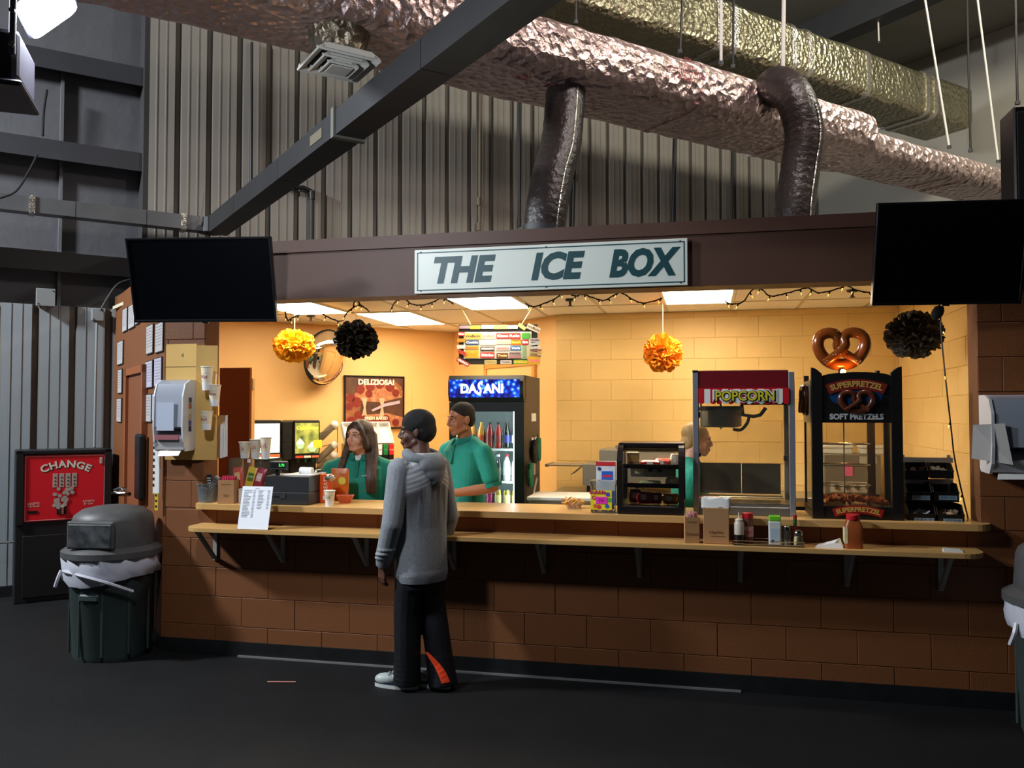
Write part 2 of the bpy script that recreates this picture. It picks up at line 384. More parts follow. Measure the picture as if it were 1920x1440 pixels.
# inner brown door standing open beside the register
p = ZP(440, 940, CTZ); q = YP(412, 690, 1.2); q2 = YP(469, 690, 1.2)
dr = struct(MB().b2(0, q2.x-q.x, 0, .045, 0, q.z).ob('door_2', mat('brown_inner_door', (126, 68, 38), .5, var=.04, vs=3), None, (q.x, 1.2, 0)))
MB().b2(q2.x-q.x, q2.x-q.x+.02, -.005, .05, 0, q.z).ob('door_edge', mat('pale_orange_edge', (216, 160, 96), .5), dr)
for z in (1.25, 1.9): MB().b2(q2.x-q.x+.018, q2.x-q.x+.026, .0, .03, z, z+.1).ob('hinge', m_steel, dr)
# orange door behind the cooler
dv2 = (cD-cC).normalized(); rz2 = math.atan2(dv2.y, dv2.x)
def onrear(px, py): r = ray(px, py); n = Vector((-dv2.y, dv2.x, 0)); t = (cC-CAM).dot(n)/r.dot(n); P = CAM+r*t; return (P-cC).dot(dv2), P.z
x0, zt = onrear(915, 692)
da = CP(772, 850, CW); db = CP(843, 850, CW)
d5 = struct(MB().b2(0, (db-da).dot(DM), -.008, 0, 0, 2.03).ob('door_5', m_ora, None, Vector((da.x, da.y, 0)), (0, 0, ANG)))
hq = CP(828, 848, CW); hx = (hq-da).dot(DM)
MB().m(0, True).cyl((hx, -.06, hq.z), (hx, 0, hq.z), .012, n=10).tube([(hx, -.055, hq.z), (hx+.11, -.055, hq.z)], .010, 8).cyl((hx, -.014, hq.z), (hx, -.006, hq.z), .03, n=14).ob('lever_handle', m_chrome, d5)
dr = struct(MB().b2(0, .95, -.012, 0, 0, zt).ob('door_3', m_ora, None, cC+dv2*x0, (0, 0, rz2)))
MB().b2(-.05, 0, -.03, 0, 0, zt+.05).b2(.95, 1.0, -.03, 0, 0, zt+.05).b2(-.05, 1.0, -.03, 0, zt, zt+.05).ob('door_frame', mat('orange_door_frame', (214, 150, 70), .45), dr)
# ================================================================== HALL: DUCTS, PIPES, LAMP
m_foil = foil('pinkish_foil_wrap', (224, 198, 192), .38)
m_foil2 = foil('yellowish_foil_wrap', (160, 154, 128), .36, bs=20, bump=.5)
m_foild = foil('dull_foil_wrap', (150, 140, 120), .42, bs=18)
m_tape = foil('foil_tape', (205, 200, 190), .25, bs=40, bump=.3)
m_flex = mat('dark_flex_duct_skin', (46, 38, 36), .38, var=.15, vs=6, bump=.5, bs=30)
m_raceway = mat('dark_galvanised_raceway', (50, 50, 51), .5, .3, var=.12, vs=3)
m_redink = mat('red_stencil_ink', (150, 40, 44), .6)
def ovalring(s, c, z, w, h, r, n=6):          # cross-section across the diagonal axis
    return [MN(s, c+u, z+v) for u, v in rrect(w, h, r, n)]
# lower wrapped duct: runs along the building axis over the stand
DC, DZ = 1.30, 4.29                            # centre distance and height
def duct_body(g, s0, s1, w, h, r, c, z, wob=.012, step=.12):
    n = int((s1-s0)/step); rings = []
    for i in range(n+1):
        s = s0+(s1-s0)*i/n
        k = 1+random.uniform(-wob, wob); q = ovalring(s, c, z+random.uniform(-.006, .006), w*k, h*k, r)
        rings.append([p+Vector((random.uniform(-.004, .004), random.uniform(-.004, .004), random.uniform(-.004, .004))) for p in q])
    g.sm = True; g.loft(rings); return g
sR = SP(1612, 210, 0)                         # reducer position taken on the duct's own plane below
s_red = CP(1612, 235, DC-.3).dot(DM); s_end = SE-.02
d1 = thing('wrapped_duct', 'long pinkish foil-wrapped air duct slanting across above the stand', 'duct', MN(-6, DC, DZ))
off = lambda g: g.xf(Matrix.Translation(-MN(-6, DC, DZ)))
off(duct_body(MB(), -4.6, s_red, .80, .40, .15, DC, DZ)).ob('duct_body', m_foil, d1)
g = MB(); g.sm = True
g.loft([ovalring(s_red, DC, DZ, .80, .40, .15), ovalring(s_red+.10, DC, DZ-.01, .82, .40, .15), ovalring(s_red+.26, DC, DZ-.06, .66, .28, .12), ovalring(s_red+.36, DC, DZ-.06, .64, .27, .12)])
off(g).ob('reducer', m_foil, d1)
off(duct_body(MB(), s_red+.36, s_end, .62, .27, .11, DC, DZ-.06)).ob('duct_branch', m_foil, d1)
for ss_, w, h, z in [(-1.2, .81, .41, DZ), (.9, .81, .41, DZ), (2.2, .81, .41, DZ), (s_red+1.5, .63, .28, DZ-.06), (s_red+1.75, .63, .28, DZ-.06), (s_red+3.1, .63, .28, DZ-.06)]:
    g = MB(); g.sm = True; g.loft([ovalring(ss_, DC, z, w+.004, h+.004, .15), ovalring(ss_+.05, DC, z, w+.004, h+.004, .15)]); off(g).ob('tape_band', m_foil, d1)
def stencil(parent, root, px, py, lines, sz):
    p = CP(px, py, DC-.418) - root
    text(parent, lines, sz, m_redink, p, (PI/2, 0, ANG), .001, name='stencil')
stencil(d1, MN(-6, DC, DZ), 1290, 130, 'FSK\nof Service\nFaced Duct Wrap\nIII Type 75', .05)
t = text(d1, 'FSK of Service\nFaced Duct Wrap', .05, m_redink, ZP(1010, 152, DZ-.206)-MN(-6, DC, DZ), (PI, 0, ANG), .001, name='stencil')
# upper wrapped duct
UC, UZ = 2.55, 5.66
UE = CP(1822, 180, UC-.36).dot(DM)
d2 = thing('wrapped_duct', 'upper yellowish foil-wrapped duct farther back near the hall roof', 'duct', MN(-2, UC, UZ))
g = duct_body(MB(), -2.5, UE, .72, .54, .10, UC, UZ, .006, .25); g.xf(Matrix.Translation(-MN(-2, UC, UZ))).ob('duct_body', m_foil2, d2)
for pxx in (1345, 1375, 1485, 1515, 1625, 1735, 1750):
    s_ = CP(pxx, 100, UC-.36).dot(DM); g = MB(); g.sm = True
    g.loft([ovalring(s_, UC, UZ, .745, .565, .11), ovalring(s_+.07, UC, UZ, .745, .565, .11)]).xf(Matrix.Translation(-MN(-2, UC, UZ))).ob('tape_band', m_tape, d2)
# flexible ducts dropping into the stand roof
def flex(pts, r, label):
    P = catmull(pts, 14); base = P[-1]; rings = []
    rr = [r*(1+.012*math.sin(i*2.1)) for i in range(len(P))]
    o = thing('flexible_duct', label, 'duct', base)
    g = MB(); g.sm = True; g.tube(P, rr, 20).xf(Matrix.Translation(-base)); g.ob('hose', m_flex, o)
    t = (P[-1]-P[-2]).normalized(); g = MB(); g.sm = True
    g.cyl(P[-1]-t*.10-base, P[-1]-base, r*1.06, n=20).ob('clamp_collar', m_dark, o)
    g = MB(); g.tube([p - base + Vector((r*.72, -r*.72, 0)) for p in P[2:-3]], .006, 5).ob('seam_tape', m_tape, o)
fa = CP(1062, 205, DC-.1); fb = CP(1020, 430, .92)
flex([Vector((fa.x, fa.y, DZ-.17)), CP(1052, 270, 1.05), CP(1036, 330, .98), CP(1024, 400, .93), Vector((CP(1018, 425, .93).x, CP(1018, 425, .93).y, 2.87))], .145, 'straight dark flexible duct hose dropping from wrapped duct behind the sign')
c0 = DC-.30
k = [CP(1440, 180, c0), CP(1458, 160, c0-.22), CP(1490, 185, c0-.42), CP(1508, 250, c0-.48), CP(1500, 320, c0-.46), CP(1490, 400, c0-.46)]
k.append(Vector((k[-1].x, k[-1].y, 2.87)))
flex(k, .15, 'curved dark flexible duct elbow looping over the front of wrapped duct')
# square raceway along the wall then out over the room
RZ, RS = 3.63, CP(395, 392, CW-.2).dot(DM)
rw = thing('square_raceway', 'dark square metal raceway running along wall and out overhead', 'raceway', MN(RS, CW-.22, RZ))
o0 = MN(RS, CW-.22, RZ)
loc = lambda s, c, z: MN(s, c, z)-o0
m_rawl = mat('galvanised_raceway', (118, 120, 122), .45, .5, var=.1, vs=3)
L = 5.0; n = 8
for i in range(n):
    a, b = RS-L+L*i/n, RS-L+L*(i+1)/n-.006
    MB().box((0, 0, 0), (b-a, .15, .145)).ob('raceway_section', m_rawl, rw, loc((a+b)/2, CW-.22, RZ), (0, 0, ANG))
MB().box((0, 0, 0), (.05, .17, .165)).ob('coupling', m_tape, rw, loc(RS-.28, CW-.22, RZ), (0, 0, ANG))
MB().box((0, 0, 0), (.05, .17, .165)).ob('coupling', m_tape, rw, loc(CP(60, 345, CW-.2).dot(DM), CW-.22, RZ), (0, 0, ANG))
MB().cyl((0, 0, -.075), (0, 0, .075), .12, n=20).ob('elbow', m_raceway, rw, loc(RS, CW-.22, RZ))
cuts = [CW-.22, 4.1, 2.75, 1.5, .2, -1.6]
for a, b in zip(cuts, cuts[1:]):
    MB().box((0, 0, 0), (.2, abs(a-b)-.006, .17)).ob('raceway_section', m_raceway, rw, loc(RS+.06, (a+b)/2, RZ), (0, 0, ANG))
for c in (1.5, ):
    MB().box((0, 0, 0), (.23, .05, .20)).ob('coupling', mat('coupling_grey', (120, 120, 112), .5, .3), rw, loc(RS+.06, c, RZ), (0, 0, ANG))
MB().box((0, 0, 0), (.004, .24, .07)).ob('rating_plate', mat('tan_plate', (120, 112, 90), .5), rw, loc(RS+.06-.103, 1.85, RZ), (0, 0, ANG))
MB().box((0, 0, .16), (.02, .004, .36)).ob('hanger_strap', mat('pale_strap', (140, 138, 132), .5), rw, loc(RS-.12, CW-.3, RZ), (0, .1, ANG))
# ceiling diffuser under the duct
vp = CP(635, 120, DC-.1)
v = thing('air_diffuser', 'pale square louvred air diffuser fixed under the foil duct', 'vent', vp, rot=(0, 0, ANG))
m_vent = mat('pale_vent_paint', (205, 205, 196), .5)
for i, (w, z) in enumerate([(.40, 0), (.29, -.014), (.19, -.026)]):
    MB().prism([(-w/2, 0), (w/2, 0), (w/2-.06, .035), (-w/2+.06, .035)], -w/2, -w/2+.05).ob('louvre', m_vent, v, (0, 0, z))
    g = MB()
    for a in range(4): 
        q = MB(); 
        g.box((math.cos(a*PI/2)*(w/2-.02), math.sin(a*PI/2)*(w/2-.02), 0), (.05, w, .012), (0, .5, a*PI/2))
    g.ob('louvre', m_vent, v, (0, 0, z))
MB().b2(-.07, .07, -.07, .07, -.045, -.035, .004).ob('centre_plate', m_vent, v)
MB().b2(-.15, .15, -.15, .15, .0, .02).ob('throat', m_blackm, v)
zt_ = DZ-.2-vp.z
g = MB(); g.sm = True; g.lathe([(.15, .02), (.17, max(.06, zt_*.5)), (.20, max(.1, zt_+.02))], 16).ob('foil_boot', m_foild, v)
# hanging rods and suspension tubes
m_rodw = mat('white_conduit', (200, 196, 188), .45); m_rodb = mat('black_rod', (20, 18, 18), .5)
def rod(px0, py0, px1, py1, c0, c1, r, m, label, grp=None):
    a, b = CP(px0, py0, c0), CP(px1, py1, c1)
    if a.z > 6.98: a = b + (a-b)*((6.98-b.z)/(a.z-b.z))
    o = thing('hanger_rod', label, 'rod', b, group=grp)
    g = MB(); g.sm = True; g.tube([Vector((0, 0, 0)), a-b], r, 8).ob('rod', m, o)
    MB().cyl((0, 0, 0), (0, 0, .03), r*2, n=6).ob('nut', m_dark, o)
rod(1352, -40, 1352, 122, DC-.2, DC-.2, .012, m_rodw, 'white hanger tube meeting the lower duct left of the thicker white tube')
rod(1470, -40, 1468, 142, DC-.3, DC-.3, .017, m_rodw, 'thick white hanger tube ending just above the curved flexible duct')
rod(1281, -40, 1275, 100, DC-.15, DC-.15, .010, m_rodb, 'black hanger rod left of the two white tubes')
rod(1376, -40, 1374, 128, DC-.15, DC-.15, .010, m_rodb, 'black hanger rod between the two white tubes')
rod(1728, -40, 1780, 278, DC+.1, DC+.1, .012, m_rodw, 'slanting white cable hanger over the narrow duct, left of black rod')
rod(1828, -40, 1872, 305, DC+.1, DC+.1, .012, m_rodw, 'slanting white cable hanger over the narrow duct, right of black rod')
rod(1812, -40, 1820, 285, DC+.0, DC+.0, .012, m_rodb, 'black hanger rod between the two slanting white hangers')
rod(1744, 10, 1744, 80, UC+.2, UC+.2, .008, m_rodb, 'short black rod beneath the roof beyond the upper duct')
rod(1646, 20, 1648, 82, UC+.1, UC+.1, .010, m_rodw, 'thin grey rod holding the upper duct from the roof')
rod(1080, -20, 1080, 45, DC+.3, DC+.3, .009, m_rodb, 'thin black rod over the bright foil highlight of lower duct')
rod(1903, -20, 1908, 196, .2, .2, .012, m_rodb, 'black drop rod above the hanging black speaker at the right edge')
sq = YP(1899, 385, -.06)
sk = thing('hanging_speaker', 'tall black speaker box hanging above the right television', 'speaker', (sq.x, -.10, sq.z-.02))
MB().b2(0, .26, 0, .24, 0, YP(1899, 196, -.06).z-sq.z, .01).ob('cabinet', m_black, sk); MB().b2(.015, .245, -.008, 0, .02, .55, .006).ob('grille', m_blackm, sk)
# pipes on the siding
def pipe(pts, r, m, label, fit=()):
    P = [CP(x, y, CW-.06) for x, y in pts]; o = thing('wall_pipe', label, 'pipe', P[-1])
    MB().m(0, True).tube([p-P[-1] for p in P], r, 10).ob('pipe', m, o)
    for x, y in fit:
        q = CP(x, y, CW-.06)-P[-1]; MB().m(0, True).cyl(q-Vector((0, 0, .05)), q+Vector((0, 0, .05)), r*1.35, n=10).ob('coupling', m, o)
m_pblk = mat('black_iron_pipe', (26, 25, 25), .5); m_pbrn = mat('tan_painted_pipe', (112, 94, 72), .5)
pipe([(525, 350), (570, 352), (583, 358), (585, 372), (585, 470)], .024, m_pblk, 'black pipe with a right-angled elbow behind the stand roof', [(585, 366)])
pipe([(901, 150), (899, 470)], .022, m_pbrn, 'tan vertical pipe on siding left of the black pipes', [(898, 378), (898, 425)])
pipe([(976, 180), (974, 422)], .018, m_pblk, 'short black vertical pipe ending above stand roof beside tan pipe', [(974, 418)])
pipe([(1079, 230), (1073, 470)], .022, m_pblk, 'black vertical pipe just right of the straight flexible duct', [(1074, 330)])
pipe([(1268, 220), (1260, 470)], .026, m_pblk, 'thick black vertical pipe midway between the two flexible ducts')
pipe([(1375, 240), (1372, 470)], .020, m_pblk, 'black vertical pipe nearest the curved flexible duct on its left')
pipe([(472, 80), (471, 345)], .016, m_pblk, 'thin black vertical pipe on siding disappearing behind the raceway')
pipe([(1541, 310), (1541, 430)], .020, m_pblk, 'black vertical pipe right of the curved flexible duct')
# cables on the insulated wall
def cable(pts, c, r, label, m=m_blackm):
    P = catmull([CP(x, y, c) for x, y in pts], 8); b = P[-1].copy()
    o = MB().m(0, True).tube([p-b for p in P], r, 6).ob('cable', m, None, b); tag(o, label, 'cable')
cable([(88, 168), (82, 210), (80, 255)], CW+.1, .012, 'short black cable hanging below the floodlight on the wall')
cable([(70, 290), (52, 325), (28, 360), (-10, 374)], CW-.5, .010, 'black cable curving off the left edge below the floodlight')
cable([(252, 522), (222, 532), (203, 556), (188, 582)], CW-.12, .010, 'grey cable arching from television to the small junction box', m_dark)
# junction boxes and conduit on the left wall
m_jb = mat('grey_junction_box', (150, 154, 154), .45)
def jbox(px0, py0, px1, py1, c, label, conduit=None):
    a, b = CP(px0, py1, c), CP(px1, py0, c); w = (b-a).dot(DM); h = b.z-a.z
    o = thing('junction_box', label, 'electrical box', a, ANG)
    MB().b2(0, w, 0, c*0+.09, 0, h, .006).ob('box', m_jb, o)
    MB().b2(-.004, w+.004, -.008, 0, -.004, h+.004, .003).ob('cover', m_jb, o)
    for i, (u, v) in enumerate(((.1, .1), (.9, .9))): MB().cyl((u*w, -.012, v*h), (u*w, -.006, v*h), .006, n=8).ob('screw', m_dark, o)
    if conduit:
        g = MB().m(0, True); q = [CP(x, y, CW-.05)-a for x, y in conduit]; R = Matrix.Rotation(-ANG, 4, 'Z')
        g.tube([R @ p for p in q], .011, 8).ob('conduit', m_jb, o)
jbox(68, 543, 103, 572, CW-.1, 'larger blank grey junction box at the top edge of siding')
jbox(173, 580, 194, 600, CW-.1, 'small grey junction box with conduit running down the siding', [(182, 600), (179, 720), (177, 838)])
# floodlight, top left
lp = ray(62, 52)*3.6 + CAM
fl = thing('floodlight', 'glaring white floodlight with dark housing at the upper left corner', 'lamp', lp, rot=(0, 0, math.radians(122)))
m_fl = mat('floodlight_housing', (52, 50, 60), .5)
m_lens = mat('glowing_lens', (235, 240, 255), .3, emit=45, ecol=(226, 234, 255))
hd0 = link('lamp_head', None, fl, (.02, -.06, .13), (math.radians(46), 0, 0))   # tilts the head down towards the counter
hh = MB().loft([[(u, .0, v) for u, v in rrect(.44, .32, .06)], [(u*.62, .20, v*.62) for u, v in rrect(.44, .32, .06)]]); bmesh.ops.recalc_face_normals(hh.bm, faces=hh.bm.faces[:])
hh = hh.ob('reflector_housing', m_fl, fl, (.02, -.06, .13), (math.radians(46), 0, 0)); bpy.data.objects.remove(hd0)
ll = MB().loft([[(u, -.016, v) for u, v in rrect(.41, .29, .055)], [(u, -.002, v) for u, v in rrect(.41, .29, .055)]]); bmesh.ops.recalc_face_normals(ll.bm, faces=ll.bm.faces[:]); ll.ob('lens', m_lens, hh)
MB().b2(-.22, .20, .02, .40, -.36, -.10, .03, 2).ob('ballast_box', m_fl, fl)
MB().b2(-.24, .22, .0, .42, -.39, -.36, .01).ob('ballast_lid', m_fl, fl)
MB().b2(-.245, -.225, .03, .06, -.24, .10, .004).ob('bracket', mat('bracket_grey', (120, 120, 130), .4, .5), fl)
for z in (-.2, -.03): MB().m(0, True).cyl((-.26, .045, z), (-.24, .045, z), .014, n=10).ob('bolt', m_steel, fl)
MB().b2(-.2, .16, .40, .75, -.26, -.20).ob('mount_arm', m_fl, fl)
lt = bpy.data.lights.new('floodlight_beam', 'AREA'); lt.shape = 'RECTANGLE'; lt.size = .40; lt.size_y = .28; lt.energy = 58; lt.color = (.88, .93, 1.0)
lo = bpy.data.objects.new('floodlight_beam', lt); COL.objects.link(lo); lo.parent = hh; lo.location = (0, -.03, 0)
lo.rotation_euler = (-PI/2, 0, 0)
fl.scale = (.82, .82, .82)
# ================================================================== STAND: COUNTER, LEDGE, SIGN, SCREENS
m_lam = mat('maple_laminate', (214, 170, 104), .32, var=.07, vs=2.5, stretch=(.6, 9, 9), bump=.03, bs=40)
m_lamedge = mat('maple_edge_band', (196, 154, 94), .45, var=.05, vs=3, stretch=(.6, 9, 9))
m_brk = mat('grey_bracket_steel', (164, 164, 158), .5)
def rounded_end(x0, x1, y0, y1, r):
    P = [(x1, y1)] + [(x0, y1)] if False else []
    P = [(x0, y1)]
    for k in range(7): a = PI+PI/2*k/6; P.append((x0+r+r*math.cos(a), y0+r+r*math.sin(a)))
    for k in range(7): a = -PI/2+PI/2*k/6; P.append((x1-r+r*math.cos(a), y0+r+r*math.sin(a)))
    P.append((x1, y1)); return P
ct = thing('service_counter', 'long maple laminate service counter top with rounded ends', 'counter', (0, 0, CTZ-.042))
P = rounded_end(-3.53, 1.60, -.10, -.001, .085)
Pi = [(-3.53, -.001)] + P[1:-1] + [(1.60, -.001), (OPR-.003, -.001), (OPR-.003, .42), (OPL+.003, .42), (OPL+.003, -.001)]
MB().prism(Pi, .002, .042, 'z').ob('worktop', m_lam, ct)
MB().prism([(x*1.0005-.0, y-.0015) for x, y in Pi[:-4]], .004, .040, 'z').ob('edge_band', m_lamedge, ct)
sh = thing('counter_ledge', 'narrow maple ledge on brackets below the service counter', 'shelf', (0, 0, SHZ-.028))
Ps = rounded_end(-3.50, 1.525, -.265, -.002, .13)
MB().prism(Ps, 0, .028, 'z').ob('shelf_board', m_lam, sh)
MB().prism([(x, y-.0015) for x, y in Ps[1:-1]], .002, .026, 'z').ob('edge_band', m_lamedge, sh)
bx = [YP(404, 1040, -.002).x, YP(531, 1045, -.002).x, YP(688, 1050, -.002).x, YP(852, 1055, -.002).x, YP(1020, 1060, -.002).x, YP(1199, 1060, -.002).x, YP(1388, 1070, -.002).x, YP(1588, 1090, -.002).x, YP(1764, 1095, -.002).x]
gb = MB().b2(-.015, .015, -.235, -.002, -.012, -.001).b2(-.015, .015, -.012, -.002, -.23, -.001)
gb.loft([[(-.011, -.232, -.012), (.011, -.232, -.012), (.011, -.20, -.012), (-.011, -.20, -.012)], [(-.011, -.022, -.222), (.011, -.022, -.222), (.011, -.006, -.205), (-.011, -.006, -.205)]])
bmesh.ops.recalc_face_normals(gb.bm, faces=gb.bm.faces[:])
bme = gb.mesh('bracket', m_brk)
for x in bx: link('bracket', bme, sh, (x, 0, 0))
# sign
sa, sb = YP(777, 551, -.04), YP(1289, 449, -.04); W, H = sb.x-sa.x, .296
sg = thing('shop_sign', 'white sign with green border and italic letters on brown header', 'sign', (sa.x, -.026, 2.506))
m_sgw = mat('off_white_sign_board', (214, 222, 212), .4, var=.02, vs=2); m_sgg = mat('dark_green_sign_paint', (14, 66, 72), .45)
MB().b2(0, W, -.014, 0, 0, H, .003).ob('board', m_sgw, sg)
g = MB(); e = .018; t_ = .007
for a in ((e, W-e, e, e+t_), (e, W-e, H-e-t_, H-e), (e, e+t_, e, H-e), (W-e-t_, W-e, e, H-e)): g.b2(a[0], a[1], -.0155, -.012, a[2], a[3])
g.ob('border_line', m_sgg, sg)
for s_, cx, w_ in (('THE', 845, 115), ('ICE', 1022, 100), ('BOX', 1183, 133)):
    x = YP(cx+18, 500, -.04).x-sa.x
    text(sg, s_, .232, m_sgg, (x, -.0145, H/2-.004), bold=.011, shear=.22, ext=.0015, width=YP(cx+w_/2, 500, -.04).x-YP(cx-w_/2, 500, -.04).x)
for u in (.025, .5, .975):
    for v in (.06, .94): MB().m(0, True).cyl((u*W, -.017, v*H), (u*W, -.013, v*H), .006, n=8).ob('screw', m_dark, sg)
# televisions
m_scr = mat('dark_screen_glass', (6, 8, 12), .22); m_bez = mat('black_tv_bezel', (16, 17, 20), .35)
def tv(tl, tr, bl, y, yaw, tilt, w, h, label):
    c = YP((tl[0]+tr[0])/2, (tl[1]+bl[1])/2, y)
    o = thing('television', label, 'television', c, rot=(tilt, 0, yaw))
    MB().b2(-w/2, w/2, 0, .035, -h/2, h/2, .004).ob('cabinet', m_bez, o)
    g = MB(); b = .013
    for a in ((-w/2, w/2, -h/2, -h/2+b*1.4), (-w/2, w/2, h/2-b, h/2), (-w/2, -w/2+b, -h/2, h/2), (w/2-b, w/2, -h/2, h/2)): g.b2(a[0], a[1], -.008, .002, a[2], a[3], .002)
    g.ob('bezel', m_bez, o)
    MB().b2(-w/2+b, w/2-b, -.003, .0, -h/2+b*1.4, h/2-b).ob('screen', m_scr, o)
    MB().b2(-.25, .25, .035, .075, -.18, .2, .01).ob('rear_housing', m_bez, o)
    MB().b2(-.02, .02, -.007, .006, -h/2-.008, -h/2+.004).ob('sensor', m_bez, o)
    MB().b2(-.06, .06, .07, .30, -.06, .06, .006).ob('wall_mount', m_dark, o)
    return o
tv((250, 453), (506, 450), (258, 598), -.30, math.radians(9.5), math.radians(15), 1.0, .575, 'black wall television at the left end of the stand, tilted down')
tv((1636, 384), (1924, 381), (1622, 566), -.30, math.radians(6), math.radians(14), .80, .575, 'black television at the right end of the stand, tilted down')
# paper towel dispensers
m_tdw = mat('translucent_grey_cover', (150, 156, 168), .3); m_tdb = mat('white_dispenser_plastic', (205, 206, 208), .4)
def dispenser(p, rz, sc, label, tape=True):
    o = thing('towel_dispenser', label, 'dispenser', p, rz)
    prof = [(0, 0), (.02, -.02), (.16, -.025), (.2, .03), (.215, .12), (.21, .30), (.17, .375), (.09, .40), (0, .40)]
    MB().prism([(-a*sc, b*sc) for a, b in prof], -.155*sc, -.14*sc, 'x').ob('side_cap', m_tdb, o)
    MB().prism([(-a*sc, b*sc) for a, b in prof], .14*sc, .155*sc, 'x').ob('side_cap', m_tdb, o)
    pr2 = [(a*.97, b) for a, b in prof if b > .05]
    MB().m(0, True).prism([(0, .1*sc)] + [(-a*sc, b*sc) for a, b in pr2], -.14*sc, .14*sc, 'x').ob('cover', m_tdw, o)
    MB().prism([(-a*sc, b*sc) for a, b in [(0, .0), (.17, -.015), (.2, .05), (.0, .1)]], -.14*sc, .14*sc, 'x').ob('lower_housing', m_tdb, o)
    MB().m(0).loft([[(-.11*sc, -.16*sc, -.02), (.11*sc, -.16*sc, -.02), (.11*sc, -.155*sc, -.02), (-.11*sc, -.155*sc, -.02)], [(-.12*sc, -.18*sc, -.055), (.1*sc, -.19*sc, -.05), (.1*sc, -.185*sc, -.05), (-.12*sc, -.175*sc, -.055)]]).ob('paper_sheet', m_white, o)
    return o
tp = YP(316, 855, -.005)
td = dispenser((XL-.012, .02, YP(316, 858, -.1).z), -PI/2-.0, 1.02, 'grey towel dispenser on the left pillar beside the cardboard')
td.location = (YP(328, 800, -.1).x, -.034, YP(330, 838, -.12).z); td.rotation_euler = (0, 0, .02); td.scale = (.74, .72, 1.16)
MB().b2(-.11, .07, -.228, -.221, .10, .27).ob('notice', mat('pale_blue_paper', (176, 186, 204), .6), td)
MB().b2(-.13, .12, -.225, -.21, .045, .075).ob('red_label', mat('faded_red_label', (150, 90, 96), .5), td)
for i, c_ in enumerate([(60, 70, 90), (190, 90, 60), (210, 200, 170), (200, 180, 120), (90, 100, 150), (30, 40, 90)]):
    MB().b2(.1605, .1625, -.12, -.075, .30-.035*i-.03, .30-.035*i).ob('sticker', mat('sticker%d' % i, c_, .5), td)
td2 = dispenser((YP(1895, 850, -.01).x, -.006, YP(1890, 880, -.15).z), .0, 1.05, 'grey towel dispenser on the brown wall at the right edge')
MB().loft([[(-.25, -.16, .06), (-.06, -.23, .03), (-.10, -.235, .26), (-.25, -.2, .25)], [(-.25, -.158, .06), (-.06, -.228, .03), (-.10, -.233, .26), (-.25, -.198, .25)]]).ob('notice', mat('grey_white_paper', (196, 192, 188), .6), td2)
# cardboard guard wrapped round the pillar corner, with sample cups taped on
m_card = mat('tan_cardboard', (206, 166, 92), .7, var=.06, vs=4)
zb, zt2 = YP(350, 862, -.02).z, YP(350, 645, -.02).z
cb = thing('cardboard_guard', 'tan cardboard sheet wrapped around the left pillar corner', 'cardboard', (0, 0, zb))
xa_, xb_ = YP(311, 700, -.03).x, YP(368, 700, -.03).x
MB().b2(xa_, xb_, -.030, -.018, .0, zt2-zb).ob('front_panel', m_card, cb)
xc = YP(408, 700, .18).x
qb = YP(408, 700, .02); ang_ = math.atan2(.05, qb.x-xb_)
MB().b2(0, math.hypot(.05, qb.x-xb_), 0, .010, 0, zt2-zb-.012).ob('side_panel', m_card, cb, (xb_, -.034, 0), (0, 0, ang_))
xb_f = xb_
MB().b2(xa_, xb_+.001, -.0315, -.0295, (zt2-zb)*.80, (zt2-zb)*.805).ob('crease', mat('dark_crease', (120, 96, 60), .8), cb)
text(cb, '4', .045, mat('pencil_grey', (110, 90, 60), .7), ((xa_+xb_)/2+.01, -.0305, (zt2-zb)*.9), ext=.0004)
def cup(loc, h, r0, r1, label, cat='cup', rot=(0, 0, 0), txt=None, grp=None, ring=True, m=None, tc=(150, 50, 60)):
    o = thing('paper_cup', label, cat, loc, group=grp, rot=rot)
    g = MB().m(0, True); g.lathe([(r0, 0), (r1, h), (r1+.003, h), (r1-.003, h-.001), (r0-.003, .004)], 20).ob('cup_wall', m or m_cup, o)
    g = MB().m(0, True); g.lathe([(r1+.0005, h-.004), (r1+.004, h-.001), (r1+.003, h+.003), (r1, h+.002)], 20).ob('rim', m_white, o)
    rm = r0+(r1-r0)*.35
    g = MB().m(0, True); g.lathe([(r0+.0006, 0), (rm+.0006, h*.33), (rm-.002, h*.33), (r0-.002, 0)], 20).ob('base_band', m_white, o)
    if txt:
        t = text(o, txt, h*.20, mat('cup_ink%d' % tc[0], tc, .6), (0, -(r0+(r1-r0)*.68)-.0008, h*.68), (PI/2-.09, 0, 0), .0004)
        R = r0+(r1-r0)*.68
        for v in t.data.vertices:
            a = v.co.x/R
            v.co.z += R*math.cos(a)-R; v.co.x = R*math.sin(a)
    return o
m_cup = mat('cream_paper_cup', (228, 216, 190), .5)
def side_cup(px, py, dy, h, txt, label):
    z = YP(px, py, .1).z; p = Vector((xb_f+.035, dy, z))
    return cup(p, h, .028, .038, label, rot=(0, 0, .25), txt=txt, grp='sample cups taped to the cardboard')
